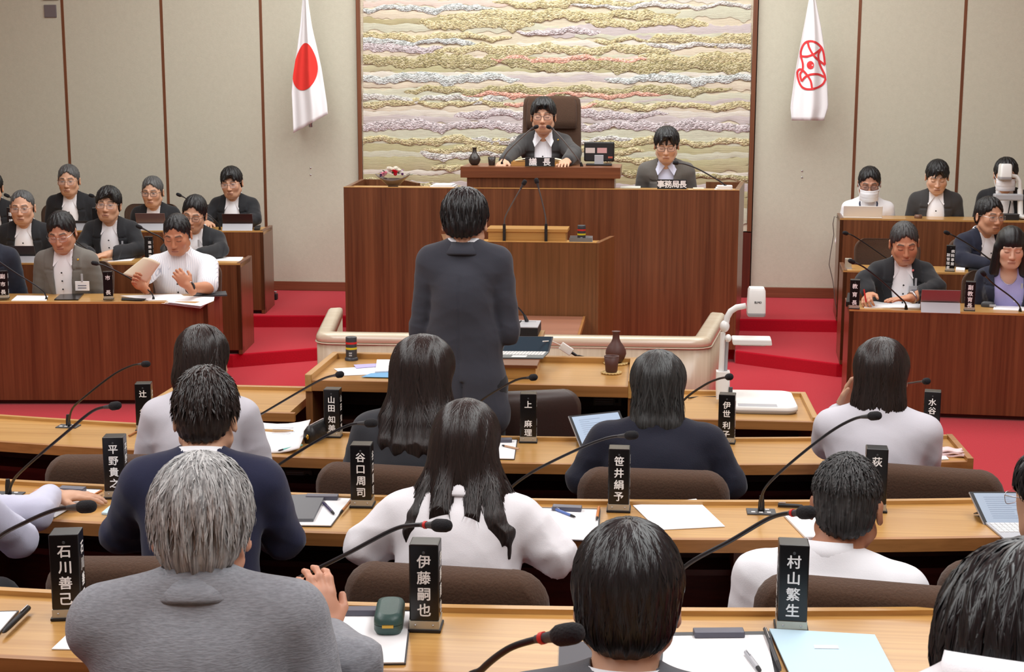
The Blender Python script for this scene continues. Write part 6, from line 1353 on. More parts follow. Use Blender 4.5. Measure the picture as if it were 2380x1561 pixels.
# row by the well
z = Z3+0.001
pen('brown pencil at the foot of the nameplate beside the woman in pale grey', (300, 1012), (322, 1000), z, MATS['brown_pencil'], 0.004, BLACKM, 'pencil', 'pencil', False)
px = [(566, 985), (722, 988), (696, 1054), (560, 1052)]
ob = sheet('open_document', 'open white document with a teal pen, right of the woman in pale grey', 'paper', px, z, PAPER, 0.004, None, 0.02); lines_on(ob, px, z+0.012, 4, INK, (0.45, 0.95, 0.1, 0.3))
pen('teal pen lying on the open white document', (702, 1034), (646, 1047), z+0.006, plain('teal_pen', rgb(110, 190, 180), 0.4), 0.004)
t = thing('pencil_pouch', 'small black zipped pouch with a gold charm', 'pouch', G(737, 1020, z), -0.2)
m = MB(); m.loft([rbox_ring(0.045, 0.15, 0.018, 0.0, 5), rbox_ring(0.056, 0.165, 0.022, 0.02, 5), rbox_ring(0.05, 0.16, 0.02, 0.045, 5), rbox_ring(0.022, 0.14, 0.01, 0.064, 5), rbox_ring(0.010, 0.12, 0.005, 0.067, 5)]); obj('body', m, plain('black_soft_leather', rgb(24, 24, 25), 0.45, bump=0.3, nscale=80), t)
obj('zip', MB().box(-0.003, 0.003, -0.06, 0.06, 0.066, 0.0695), CHROME, t); obj('charm', MB().sphere((0.0, -0.086, 0.028), (0.006, 0.004, 0.010), 10, 6), GOLD, t)
clipboard('clipboard mostly hidden behind the white jacket, with a pencil on it', [(1130, 1022), (1203, 1022), (1196, 1068), (1120, 1066)], [(1150, 1025), (1190, 1025)], z)
pen('pencil lying across the clipboard behind the white jacket', (1206, 1043), (1166, 1034), z+0.006, plain('pale_pencil', rgb(200, 160, 130), 0.5), 0.004, BLACKM, 'pencil', 'pencil', False)
sheet('paper_stack', 'white papers at the right end beside the pink towel', 'paper', [(2120, 1030), (2165, 1028), (2205, 1068), (2130, 1072)], z, PAPER, 0.004)
pen('dark pen at the foot of the rightmost nameplate', (2163, 1030), (2169, 1046), z+0.004, DGREY, 0.005)
t = thing('hand_towel', 'folded pink hand towel at the right end of the row', 'towel', G(2205, 1058, z), -0.15)
PINK = plain('pink_towelling', rgb(236, 206, 206), 0.95, bump=0.5, nscale=220)
for k in range(3):
    w_ = 0.115-0.012*k; m = MB().grid(lambda u, v: ((u-0.5)*w_+0.004*math.sin(7*v+k), (v-0.5)*0.05, 0.004+0.008*k+0.003*math.sin(9*u+2*k)+0.0025*math.sin(14*v)), 14, 6); o = obj('fold', m, PINK, t, solid=0.006)
# ------------------------------------------------------------------ tablets and laptops
def tablet(name, label, bl, br, tl, mat_back, Zb, Yoff=None, screen=None, th=0.008, stand=True, key=None, facing=-1, cat='tablet', H=None):
    """slab standing on its lower edge: bl, br lower corners on the desk in the photograph, tl upper left corner at depth bl.Y+Yoff"""
    a = G(*bl, Zb); b = G(*br, Zb); c = P(tl[0], tl[1], a[1]+Yoff); t = thing(name, label, cat, a); u = b-a; v = c-a; n_ = np.cross(u, v); n_ /= np.linalg.norm(n_)
    if n_[1] > 0: n_ = -n_          # towards the camera
    q = [np.zeros(3), u, u+v, v]; bk = -n_*th
    obj('casing', MB().pts8([p_+bk for p_ in q], q), mat_back, t, bevel=0.002)
    if screen:
        cc = sum(q)/4; s_ = [cc+(p_-cc)*np.array([0.90]*3)+n_*0.0008 for p_ in q]; bz = [cc+(p_-cc)*0.99+n_*0.0005 for p_ in q]
        obj('bezel', MB().add(bz, [(0, 1, 2, 3)]), BLACKM, t); sc = obj('screen', MB().add(s_, [(0, 1, 2, 3)]), screen, t)
        m = MB(); r = random.Random(int(bl[0]))
        for k in range(11):
            f = 0.86-0.07*k; l_ = r.uniform(0.2, 0.7); B = lambda x, y: s_[0]+(s_[1]-s_[0])*x+(s_[3]-s_[0])*y+n_*0.0006
            m.add([B(0.12, f), B(0.12+l_, f), B(0.12+l_, f+0.009), B(0.12, f+0.009)], [(0, 1, 2, 3)])
        obj('text_lines', m, plain('screen_text', rgb(128, 142, 166), 0.6), sc)
    if stand:
        k0 = v*0.42-n_*th; foot = np.array([k0[0], k0[1]+(0.06 if v[1] >= 0 else -0.06), 0.002]); 
        if facing > 0: k0 = v*0.36+n_*0.002; foot = np.array([k0[0], -0.045, 0.002])
        obj('kickstand', MB().pts8([k0+u*0.02, k0+u*0.98, foot+u*0.98, foot+u*0.02], [k0+u*0.02+[0, 0, .003], k0+u*0.98+[0, 0, .003], foot+u*0.98+[0, 0.002, .002], foot+u*0.02+[0, 0.002, .002]]), PALEP if facing > 0 else DGREY, t)
    return t, a, u, v, n_
def keyboard(t, o, ux, uy, nx=13, ny=5, keymat=WHITEP, base=PALEP, th=0.006, pad=True):
    """keyboard slab from corner o spanned by ux and uy; separate keys"""
    o = np.array(o)-np.array(t.location); z_ = np.array([0, 0, th])
    kb = obj('keyboard', MB().pts8([o, o+ux, o+ux+uy, o+uy], [o+z_, o+ux+z_, o+ux+uy+z_, o+uy+z_]), base, t, bevel=0.001)
    me = None
    for j in range(ny):
        for i in range(nx):
            p0 = o+ux*(0.04+0.92*i/nx)+uy*(0.40+0.55*j/ny)+z_; dx = ux*0.92/nx*0.8; dy_ = uy*0.55/ny*0.76; h = np.array([0, 0, 0.0022])
            if me is None: me = mesh_of('key', MB().pts8([p0-p0, dx, dx+dy_, dy_], [h, dx+h, dx+dy_+h, dy_+h]), keymat)
            k = bpy.data.objects.new('key', me); COL.objects.link(k); k.parent = kb; k.location = [float(c) for c in p0]
    if pad:
        p0 = o+ux*0.34+uy*0.06+z_; h = np.array([0, 0, 0.0006]); obj('touchpad', MB().pts8([p0, p0+ux*0.3, p0+ux*0.3+uy*0.27, p0+uy*0.27], [p0+h, p0+ux*0.3+h, p0+ux*0.3+uy*0.27+h, p0+uy*0.27+h]), WHITEP, kb)
    return kb
z = Z3+0.001
tablet('tablet', 'upright tablet with a lit document screen by the woman in the navy knit', (1350, 1040), (1470, 1026), (1321, 966), PALEP, z, 0.07, SCREEN, facing=-1)
tablet('tablet', 'tablet corner peeping out left of the woman with the raised hand', (1908, 1012), (1990, 1010), (1896, 985), PALEP, z, 0.03, SCREEND)
z = Z2+0.001
t, a, u, v, n_ = tablet('laptop', 'open silver laptop with lit screen at the right picture edge', (2288, 1219), (2462, 1219), (2252, 1142), PALEP, z, 0.075, SCREEN2, cat='laptop')
keyboard(t, G(2336, 1257, z), G(2505, 1257, z)-G(2336, 1257, z), G(2290, 1218, z)-G(2336, 1257, z))
# questioner's desk
zq = qz+0.001
t = thing('desk_lectern', 'low wooden reading slope on the raised desk beside the standing man', 'lectern', G(1160, 872, zq)); o = np.array(t.location)
lx0, lx1 = -0.80, P(1250, 850, 6.05)[0]; ly0, ly1, lz = 6.02, 6.30, 0.062
obj('body', MB().box(lx0-o[0]+0.01, lx1-o[0]-0.008, ly0-o[1]+0.01, ly1-o[1]-0.01, 0, lz-0.014), HONEY, t); obj('top_board', MB().box(lx0-o[0], lx1-o[0], ly0-o[1], ly1-o[1], lz-0.014, lz), WALNUT, t, bevel=0.002)
zl = zq+lz+0.001
kx0 = G(1148, 833, zl); kx1 = G(1262, 834, zl); ky = np.array([0.016, 0.155, 0])
t = thing('laptop', 'slim laptop opened flat on the reading slope beside the standing man', 'laptop', kx0)
keyboard(t, kx0, kx1-kx0, ky, 14, 5, WHITEP, plain('laptop_grey', rgb(98, 104, 106), 0.4))
s0 = ky+np.array([0, 0.004, 0.004]); uu = kx1-kx0; sv = np.array([0.012, 0.09, 0.055]); nn = np.cross(uu, sv); nn /= np.linalg.norm(nn)
obj('lid', MB().pts8([s0-nn*0.006, s0+uu-nn*0.006, s0+uu+sv-nn*0.006, s0+sv-nn*0.006], [s0, s0+uu, s0+uu+sv, s0+sv]), DGREY, t, bevel=0.001)
cc = s0+uu*0.5+sv*0.5; obj('screen', MB().add([cc+(p_-cc)*0.94+nn*0.0008 for p_ in (s0, s0+uu, s0+uu+sv, s0+sv)], [(0, 1, 2, 3)]), SCREEND, t)
# box on a stand behind the laptop
bx0, bx1 = P(1184, 760, 6.55)[0], P(1250, 760, 6.55)[0]; bzb = P(1184, 781, 6.55)[2]; bzt = P(1184, 759, 6.55)[2]
t = thing('box_stand', 'narrow wooden stand under the black and white box', 'stand', ((bx0+bx1)/2, 6.62, 0.0)); hw = (bx1-bx0)/2
obj('column', MB().box(-hw*0.5, hw*0.5, -0.03, 0.03, 0.02, bzb-0.02), PODW, t); obj('foot', MB().box(-hw, hw, -0.09, 0.09, 0, 0.02), PODW, t); obj('shelf', MB().box(-hw-0.01, hw+0.02, -0.06, 0.12, bzb-0.02, bzb), HONEY, t)
t = thing('control_box', 'black box with a white top beside the standing man', 'box', ((bx0+bx1)/2, 6.65, bzb+0.001))
obj('body', MB().box(-hw, hw, -0.10, 0.10, 0, bzt-bzb-0.006), BLACKM, t); obj('lid', MB().box(-hw, hw, -0.10, 0.10, bzt-bzb-0.006, bzt-bzb), PALEP, t, bevel=0.002)
obj('slot', MB().box(-hw*0.9, hw*0.7, 0.055, 0.058, bzt-bzb, bzt-bzb+0.0008), DGREY, t)
o = obj('pen', MB().tube([P(1203, 752, 6.62)*0, P(1211, 742, 6.72)-P(1203, 752, 6.62)], 0.0045, 8), BLACKM); o.location = P(1203, 752, 6.62)+np.array([0, 0, 0.004]); tag(o, 'black pen lying on the white top of the black box', 'pen'); o.location[2] = bzt+0.006; o.rotation_euler = (R_(-6), 0, 0)
mic('thin microphone rising beside the standing man from the black box', [np.array([P(1225, 738, 6.70)[0], 6.70, bzt+0.001]), P(1216, 728, 6.70), P(1200, 710, 6.66), P(1187, 695, 6.62), P(1170, 676, 6.58)], 0.04, 0.011, 0.0042, None, False)
# adapter and cable
t = thing('video_adapter', 'white cable adapter with a black lead behind the raised desk', 'adapter', P(1316, 810, 6.50))
o = np.array(t.location); a = P(1303, 802, 6.50)-o; b = P(1329, 819, 6.50)-o; d = (b-a)/np.linalg.norm(b-a); sd = np.cross(d, (0, 1.0, 0)); sd /= np.linalg.norm(sd); sd = sd*0.018; dp = np.array([0, 0.007, 0])
obj('plug', MB().pts8([a-sd-dp, b-sd-dp, b+sd-dp, a+sd-dp], [a-sd+dp, b-sd+dp, b+sd+dp, a+sd+dp]), WHITEP, t, bevel=0.003)
obj('white_lead', MB().tube([P(1262, 793, 6.32)-o, P(1280, 792, 6.42)-o, a], 0.003, 6), WHITEP, t)
obj('black_lead', MB().tube([b, b+d*0.03, P(1345, 826, 6.5)-o, P(1372, 833, 6.49)-o, P(1405, 834, 6.47)-o, P(1440, 838, 6.45)-o, P(1478, 848, 6.42)-o], [0.007, 0.006, 0.004, 0.0035, 0.0035, 0.0035, 0.0035], 8), BLACKM, t)
# vases, cups, bottles
def coaster(label, c, r):
    t = thing('coaster', label, 'coaster', c); m = MB(); m.lathe([(r*0.3, 0), (r, 0.0), (r, 0.004), (r*0.9, 0.006), (r*0.3, 0.005)], 20); obj('disc', m, RATTAN, t); m = MB()
    for k in range(18):
        a_ = 2*math.pi*k/18; m.sphere((r*math.cos(a_), r*math.sin(a_), 0.004), (0.0075, 0.0075, 0.0045), 8, 4)
    obj('plaited_rim', m, RATTAN, t)
def vase(label, c, h, r, mat):
    t = thing('water_jug', label, 'jug', c); prof = [(0.45, 0), (0.62, 0.02), (0.86, 0.14), (1.0, 0.28), (0.97, 0.38), (0.78, 0.52), (0.5, 0.64), (0.36, 0.74), (0.32, 0.86), (0.34, 0.95), (0.42, 1.0)]
    obj('body', MB().lathe([(a*r, b*h) for a, b in prof], 28, caps=True), mat, t); obj('mouth', MB().lathe([(0.36*r, h*0.985), (0.36*r, h*1.001), (0.30*r, h*1.001), (0.28*r, h*0.94)], 20, caps=False), mat, t)
def cup(label, c, h, r, mat):
    t = thing('cup', label, 'cup', c); obj('wall', MB().lathe([(r*0.74, 0.0), (r*0.8, 0.004), (r*0.86, h*0.4), (r, h), (r*0.92, h), (r*0.78, h*0.1), (0.001, h*0.08)], 24), mat, t)
    obj('rim', MB().lathe([(r*1.0, h-0.001), (r*1.03, h+0.001), (r*0.95, h+0.002), (r*0.9, h-0.001)], 24, caps=False), mat, t)
c = G(1431, 845, zq); coaster('woven coaster under the brown clay jug', c, 0.050); vase('brown clay water jug on a woven coaster', c+np.array([0, 0, 0.008]), 0.142, 0.047, CLAY)
c = G(1421, 867, zq); coaster('woven coaster under the brown clay cup', c, 0.040); cup('brown clay cup standing before the jug', c+np.array([0, 0, 0.008]), 0.068, 0.033, CLAY)
def canister(label, c, h, r, foot=True):
    t = thing('bottle', label, 'bottle', c); body = plain('slate_bottle', rgb(58, 60, 66), 0.4)
    obj('body', MB().lathe([(r*0.98, 0.0), (r, 0.004), (r, h*0.84)], 24), body, t)
    obj('cap', MB().lathe([(r*1.0, h*0.845), (r*1.0, h*0.97), (r*0.94, h), (r*0.5, h)], 24), body, t); obj('red_band', MB().lathe([(r*1.012, h*0.70), (r*1.012, h*0.79)], 24, caps=False), RED, t); obj('yellow_band', MB().lathe([(r*1.012, h*0.47), (r*1.012, h*0.56)], 24, caps=False), YEL, t)
    if foot: obj('foot', MB().lathe([(r*1.2, 0.0), (r*1.2, 0.010), (r*1.0, 0.014)], 24), body, t)
    m = MB()
    for k in range(2): m.box(-0.006, 0.008, -r-0.0012, -r+0.004, h*(0.20+0.10*k), h*(0.26+0.10*k))
    obj('print', m, PALEP, t)
canister('black bottle with red and yellow bands on the raised desk', G(817, 836, zq), 0.108, 0.0255)
pz_ = pzt-0.029
q = P(1350, 560, 9.66); t = thing('tray', 'small grey tray on the podium counter', 'tray', (q[0], 9.68, pz_)); obj('base', MB().box(-0.077, 0.077, -0.05, 0.05, 0, 0.006), GREYP, t); obj('rim', MB().box(-0.077, 0.077, 0.044, 0.05, 0.006, 0.055), PALEP, t); obj('rim', MB().box(-0.077, 0.077, -0.05, -0.046, 0.006, 0.05), GREYP, t)
canister('banded bottle standing in the grey podium tray', (q[0]+0.003, 9.68, pz_+0.007), 0.125, 0.028, False)
# papers on the raised desk
px = [(778, 858), (880, 850), (925, 865), (812, 872)]
sheet('paper_sheet', 'lowest white sheet fanned out on the raised desk', 'paper', [(776, 857), (925, 848), (935, 868), (800, 873)], zq, PAPER); sheet('paper_sheet', 'blue sheet showing under white papers on the raised desk', 'paper', [(862, 868), (925, 862), (935, 878), (840, 876)], zq+0.0025, plain('blue_sheet', rgb(120, 178, 222), 0.8)); sheet('paper_stack', 'stack of white papers beside the banded bottle on the raised desk', 'paper', [(876, 838), (945, 838), (950, 862), (872, 866)], zq+0.005, PAPER, 0.006); sheet('paper_sheet', 'lilac sheet at the back of the papers on the raised desk', 'paper', [(822, 848), (880, 845), (878, 852), (828, 856)], zq+0.003, plain('lilac_sheet', rgb(186, 180, 226), 0.8))
# ------------------------------------------------------------------ document cameras
def doc_camera(label, base_px, zt, k, Y, pts, text=True):
    """white document camera; pts gives picture points of its joints"""
    o = np.array(base_px, float); t = thing('document_camera', label, 'document camera', o); W3 = lambda x, y, Yv=Y: P(x, y, Yv)-o
    m = MB(); m.loft([[(p_[0]+pts['bc'], p_[1]+0.02, z_) for p_ in rbox_ring(pts['bw']*f, pts['bd']*f, 0.05*k, 0, 6)] for z_, f in ((0.0, 0.95), (0.010*k, 1.0), (0.016*k, 1.0))]); obj('base_skirt', m, PALEP, t)
    m = MB(); m.loft([[(p_[0]+pts['bc'], p_[1]+0.02, z_) for p_ in rbox_ring(pts['bw']*f, pts['bd']*f, 0.05*k, 0, 6)] for z_, f in ((0.0165*k, 1.0), (0.026*k, 1.0), (0.030*k, 0.98))]); b_ = obj('base_top', m, WHITEP, t)
    obj('control_panel', MB().box(pts['bc']-pts['bw']*0.36, pts['bc']+pts['bw']*0.2, -pts['bd']*0.40, -pts['bd']*0.26, 0.030*k, 0.031*k), PALEP, b_, bevel=0.0004)
    return t, W3
dcY = 6.08; c0 = G(1680, 965, 0.701)
t, W3 = doc_camera('large white document camera on the low side desk, arm raised over its plate', (c0[0], dcY, 0.701), 0, 1.0, dcY, dict(bc=P(1768, 950, dcY)[0]-c0[0], bw=0.290, bd=0.36))
obj('column', MB().loft([[(x+dx*0.029, y+0.06, z_) for dx, y in ((-1, -0.03), (1, -0.03), (1, 0.03), (-1, 0.03))] for x, z_ in ((W3(1681, 960)[0], 0.02), (W3(1681, 905)[0], W3(1681, 905)[2]), (W3(1682, 868)[0], W3(1682, 868)[2]))], False), WHITEP, t, bevel=0.008)
obj('power_switch', MB().box(W3(1699, 910)[0]-0.008, W3(1699, 910)[0]+0.008, 0.02, 0.032, W3(1699, 910)[2]-0.015, W3(1699, 910)[2]+0.015), DGREY, t, bevel=0.002)
obj('arm', MB().tube([W3(1677, 880)+[0, .06, 0], W3(1680, 820)+[0, .06, 0], W3(1682, 778)+[0, .06, 0]], [0.013, 0.0115, 0.0115], 10), WHITEP, t)
obj('rod', MB().tube([W3(1688, 872)+[0, .07, 0], W3(1692, 800)+[0, .07, 0]], 0.0075, 8), PALEP, t)
obj('elbow_joint', MB().sphere(W3(1686, 763)+[0, .06, 0], (0.021, 0.026, 0.026), 14, 10), WHITEP, t)
obj('head_arm', MB().tube([W3(x, y)+[0, .06, 0] for x, y in ((1689, 758), (1692, 742), (1700, 728), (1714, 719), (1736, 715))], [0.013, 0.0135, 0.0135, 0.0135, 0.012], 12), WHITEP, t)
a, b = W3(1738, 737), W3(1782, 672); cx, cy_ = (a[0]+b[0])/2, 0.055; hw = (b[0]-a[0])/2
m = MB(); m.loft([[(cx+p_[0], cy_+p_[1], z_) for p_ in rbox_ring(2*hw*f, 0.10*f, 0.012, 0, 5)] for z_, f in ((a[2]+0.016, 1.0), (a[2]+0.05, 0.99), (b[2]-0.01, 0.93), (b[2], 0.82))]); hd = obj('camera_head', m, WHITEP, t)
m = MB(); m.loft([[(cx+p_[0], cy_+p_[1], z_) for p_ in rbox_ring(2*hw*f, 0.10*f, 0.012, 0, 5)] for z_, f in ((a[2], 0.9), (a[2]+0.004, 1.0), (a[2]+0.0155, 1.0))]); obj('lens_housing', m, PALEP, hd)
obj('brand_lettering', write(MB(), line_chars('ELMO', 0.012), (cx+0.004, cy_-0.0500, (a[2]+b[2])/2+0.003), (1, 0, 0), (0, 0.02, 1), 0.012, 0.03), DGREY, hd)
a, b = W3(1697, 804), W3(1797, 777)
m = MB().pts8([(a[0]+0.012, 0.00, a[2]+0.004), (b[0]-0.002, 0.00, a[2]+0.004), (b[0]-0.002, 0.07, a[2]+0.004), (a[0]+0.012, 0.07, a[2]+0.004)], [(a[0]+0.008, 0.0, a[2]+0.030), (b[0]-0.006, 0.0, a[2]+0.030), (b[0]-0.006, 0.07, a[2]+0.036), (a[0]+0.008, 0.07, a[2]+0.036)]); lm = obj('lamp_bar', m, WHITEP, t, bevel=0.005)
obj('lamp_cover', MB().box(a[0]+0.045, b[0]-0.03, 0.01, 0.06, a[2]+0.0005, a[2]+0.0045), PALEP, lm); obj('lamp_hinge', MB().sphere(W3(1694, 790)+[0, .05, 0], (0.014, 0.022, 0.017), 12, 8), WHITEP, t)
o = obj('cable', MB().tube([(P(1625, 926, 6.27)-P(1600, 929, 6.2))*0, P(1625, 926, 6.27)-P(1600, 929, 6.2), P(1668, 926, 6.26)-P(1600, 929, 6.2)], 0.003, 6), BLACKM); o.location = P(1600, 929, 6.2); o.location[2] = 0.705; tag(o, 'black lead running along the low desk to the white document camera', 'cable')
zr = 0.2+0.835
fo = P(2368, 514, 11.95); t = thing('document_camera', 'smaller white document camera on the tall rear desk at the right edge', 'document camera', (fo[0], 11.95, zr)); W4 = lambda x, y: P(x, y, 11.95)-np.array([fo[0], 11.95, zr])
obj('base', MB().loft([rbox_ring(0.2*f, 0.22*f, 0.03, z_, 4, 0.08) for z_, f in ((0, 0.95), (0.012, 1), (0.022, 0.97))]), WHITEP, t)
obj('column', MB().tube([(W4(2373, 512)[0], 0.03, 0.02), (W4(2373, 440)[0], 0.03, W4(2373, 440)[2])], 0.022, 10), WHITEP, t)
obj('head_arm', MB().tube([W4(2373, 440)+[0, .03, 0], W4(2372, 420)+[0, .03, 0], W4(2364, 410)+[0, .03, 0], W4(2350, 408)+[0, .03, 0]], 0.016, 10), WHITEP, t)
a, b = W4(2323, 418), W4(2353, 381); cx = (a[0]+b[0])/2
hd = obj('camera_head', MB().loft([[(cx+p_[0], 0.03+p_[1], z_) for p_ in rbox_ring((b[0]-a[0])*f, 0.12*f, 0.015, 0, 5)] for z_, f in ((a[2]+0.025, 1.0), (b[2]-0.012, 0.93), (b[2], 0.8))]), WHITEP, t)
obj('lens_housing', MB().loft([[(cx+p_[0], 0.03+p_[1], z_) for p_ in rbox_ring((b[0]-a[0])*f, 0.12*f, 0.015, 0, 5)] for z_, f in ((a[2], 0.9), (a[2]+0.005, 1.0), (a[2]+0.024, 1.0))]), PALEP, hd)
a, b = W4(2311, 466), W4(2380, 451); obj('lamp_bar', MB().box(a[0], b[0], 0.0, 0.07, a[2], b[2]), PALEP, t, bevel=0.01)
# ------------------------------------------------------------------ things on the officials' desks
def back_tablet(label, x0, x1, ytop, yfold, ybot, Y, Zd, back, lean=0.07, flap=PALEP):
    """tablet seen from behind, leaning away from its folded stand flap"""
    a = P(x0, ybot, Y); b = P(x1, ybot, Y); w_ = b[0]-a[0]; k = 3333/ Y; h = (ybot-ytop)/k*1.04; hf = (ybot-yfold)/k*1.3
    t = thing('tablet', label, 'tablet', (a[0]+w_/2, Y, Zd+0.001), RL if x0 < 1200 else RR)
    obj('casing', MB().pts8([(-w_/2, 0.10-lean, 0.004), (w_/2, 0.10-lean, 0.004), (w_/2, 0.108-lean, 0.004), (-w_/2, 0.108-lean, 0.004)], [(-w_/2, 0.045-lean, h), (w_/2, 0.045-lean, h), (w_/2, 0.053-lean, h), (-w_/2, 0.053-lean, h)]), back, t, bevel=0.003)
    obj('stand_flap', MB().pts8([(-w_/2, -0.03, 0), (w_/2, -0.03, 0), (w_/2, -0.026, 0), (-w_/2, -0.026, 0)], [(-w_/2, 0.065-lean, hf), (w_/2, 0.065-lean, hf), (w_/2, 0.069-lean, hf), (-w_/2, 0.069-lean, hf)]), flap, t)
    obj('screen', MB().add([(-w_/2*0.95, 0.1085-lean+0.001, 0.012), (w_/2*0.95, 0.1085-lean+0.001, 0.012), (w_/2*0.95, 0.0555-lean, h*0.96), (-w_/2*0.95, 0.0555-lean, h*0.96)], [(3, 2, 1, 0)]), SCREEND, t)
zc, zb2, za2 = 0.894, HA+0.1-0.01, HA-0.01
back_tablet('tablet with a pinkish back on the left rear desk', 318, 384, 497, 524, 536, 11.56, zc, plain('rose_metal', rgb(150, 126, 120), 0.35, 0.5))
back_tablet('tablet with a dark brown back at the wall end of the left rear desk', 519, 587, 497, 523, 535, 11.62, zc, plain('brown_metal', rgb(84, 66, 62), 0.35, 0.5))
back_tablet('tablet with a dark back before the balding man on the left second desk', 5, 82, 570, 598, 612, 10.15, zb2, DGREY)
back_tablet('tablet before the grey-haired man on the left rear desk', 160, 205, 512, 520, 534, 11.5, zc, DGREY)
back_tablet('tablet with a reddish reflecting back on the right front desk', 2140, 2230, 673, 706, 723, 9.1, za2, plain('red_grey_metal', rgb(150, 128, 126), 0.3, 0.6), 0.06)
def flat(name, label, cat, px, Z, mat, th): return sheet(name, label, cat, px, Z, mat, th)
flat('paper_sheet', 'white papers before the light grey suit on the left front desk', 'paper', [(40, 687), (112, 688), (108, 699), (26, 699)], za2, PAPER, 0.003)
t = flat('tablet', 'dark tablet lying flat before the light grey suit', 'tablet', [(140, 686), (195, 684), (182, 698), (126, 698)], za2, BLACK, 0.008)
flat('paper_stack', 'white papers spread before the man in white', 'paper', [(280, 688), (420, 684), (440, 697), (345, 699)], za2, PAPER, 0.004)
flat('folder', 'thin black folder by the microphone before the man in white', 'folder', [(283, 692), (340, 695), (330, 699), (282, 697)], za2+0.004, BLACKM, 0.004)
c_ = [G(x, y, HA+0.002) for x, y in ((369, 701), (410, 688), (492, 691), (470, 700))]
t = thing('paper_stack', 'white papers hanging over the end of the left front desk', 'paper', c_[0]); o = np.array(t.location)
d0, d1 = P(369, 703, 8.955)-o, P(463, 718, 8.90)-o
for k in range(3):
    e = np.array([0.012*k, -0.008*k, 0.0025*k]); obj('sheet', MB().add([c_[1]-o+e, c_[2]-o+e, P(490, 700, 8.965)-o+e, P(466-3*k, 716-2*k, 8.91)-o+e, P(375+4*k, 705-k, 8.95)-o+e], [(0, 1, 2), (0, 2, 3), (0, 3, 4)]), PAPER, t, solid=0.0012)
flat('tablet', 'dark tablet on the end of the left front desk beside the wristwatch', 'tablet', [(448, 684), (525, 679), (528, 688), (450, 690)], za2+0.012, DGREY, 0.010)
# the held sheet
h0 = P(342, 655, 9.03); cs = [P(x, y, Yv) for x, y, Yv in ((334, 597.5, 9.02), (373, 612, 8.99), (341, 657, 9.0), (284, 637, 9.03))]; cc = sum(cs)/4
m = MB().grid(lambda u, v: ((1-u)*(1-v)*cs[0]+u*(1-v)*cs[1]+u*v*cs[2]+(1-u)*v*cs[3])-cc+np.array([0, -0.035*math.sin(math.pi*u)*(0.4+0.6*v), 0.012*math.sin(math.pi*u)]), 10, 10)
o = obj('paper_sheet', m, CREAM, None, solid=0.001); o.location = [float(a) for a in cc]; tag(o, 'curved cream sheet held up by the man in white', 'paper')
flat('booklet', 'open white booklet at the end of the left second desk', 'booklet', [(488, 598), (565, 598), (560, 607), (482, 606)], zb2, PAPER, 0.004); flat('paper_sheet', 'white paper under the flat hand on the left second desk', 'paper', [(262, 603), (318, 597), (305, 606), (250, 608)], zb2, PAPER, 0.003)
flat('smartphone', 'dark phone with a white edge at the wall end of the left rear desk', 'phone', [(594, 528), (606, 526), (604, 534), (590, 534)], zc, BLACKM, 0.012)
px = [(2025, 702), (2140, 702), (2138, 717), (2008, 716)]; b_ = flat('booklet', 'open white booklet under the writing hand', 'booklet', px, za2, PAPER, 0.006)
flat('paper_sheet', 'white papers before the woman in lilac', 'paper', [(2312, 708), (2420, 710), (2420, 724), (2308, 720)], za2, PAPER, 0.004)
t = thing('spectacle_case', 'dark case with a pale side left of the papers before the woman in lilac', 'case', G(2296, 713, za2), -0.3); obj('body', MB().loft([rbox_ring(0.09*f, 0.05*f, 0.02, z_, 5) for z_, f in ((0, 0.9), (0.012, 1), (0.03, 0.85), (0.036, 0.6))]), DGREY, t); obj('pale_side', MB().box(0.01, 0.05, -0.026, -0.01, 0.004, 0.02), PALEP, t, bevel=0.003)
flat('notebook', 'black notebook behind the leftmost nameplate of the right front desk', 'notebook', [(1970, 690), (1990, 690), (1985, 712), (1966, 712)], za2, BLACKM, 0.03)
q = G(1971, 624, zb2); t = thing('card_stand', 'clear and silver card stand at the end of the right second desk', 'card stand', q, -0.1); obj('block', MB().box(-0.024, 0.024, -0.02, 0.02, 0, 0.075), SILVER, t, bevel=0.003); obj('foot', MB().box(-0.027, 0.027, -0.023, 0.023, 0, 0.008), PALEP, t)
flat('tissue', 'crumpled white tissue beside the two-column nameplate', 'tissue', [(2222, 624), (2243, 624), (2242, 631), (2221, 630)], zb2, PAPER, 0.012); flat('tablet', 'dark flat tablet before the man in navy on the right', 'tablet', [(2254, 618), (2298, 620), (2292, 633), (2250, 631)], zb2, BLACKM, 0.014)
a = P(1960, 508, 11.85); b = P(2050, 510, 11.85); w_ = b[0]-a[0]; t = thing('laptop', 'white laptop with its lid towards the camera on the tall rear desk', 'laptop', ((a[0]+b[0])/2, 11.86, zr-0.009), RR); hh = 0.10
obj('lid', MB().pts8([(-w_/2, 0.0, 0.01), (w_/2, 0.0, 0.01), (w_/2, 0.008, 0.01), (-w_/2, 0.008, 0.01)], [(-w_/2, -0.03, hh), (w_/2, -0.03, hh), (w_/2, -0.022, hh), (-w_/2, -0.022, hh)]), WHITEP, t, bevel=0.004); obj('keyboard_base', MB().box(-w_/2, w_/2, 0.0, 0.21, 0.0, 0.012), WHITEP, t, bevel=0.003)
q = P(2134, 508, 11.9); t = thing('stamp_holder', 'small brown turned holder on the tall rear desk', 'holder', (q[0], 11.9, zr-0.009)); obj('body', MB().lathe([(0.03, 0), (0.034, 0.01), (0.03, 0.026), (0.024, 0.03)], 16), plain('brown_turned_wood', rgb(110, 78, 60), 0.4), t)
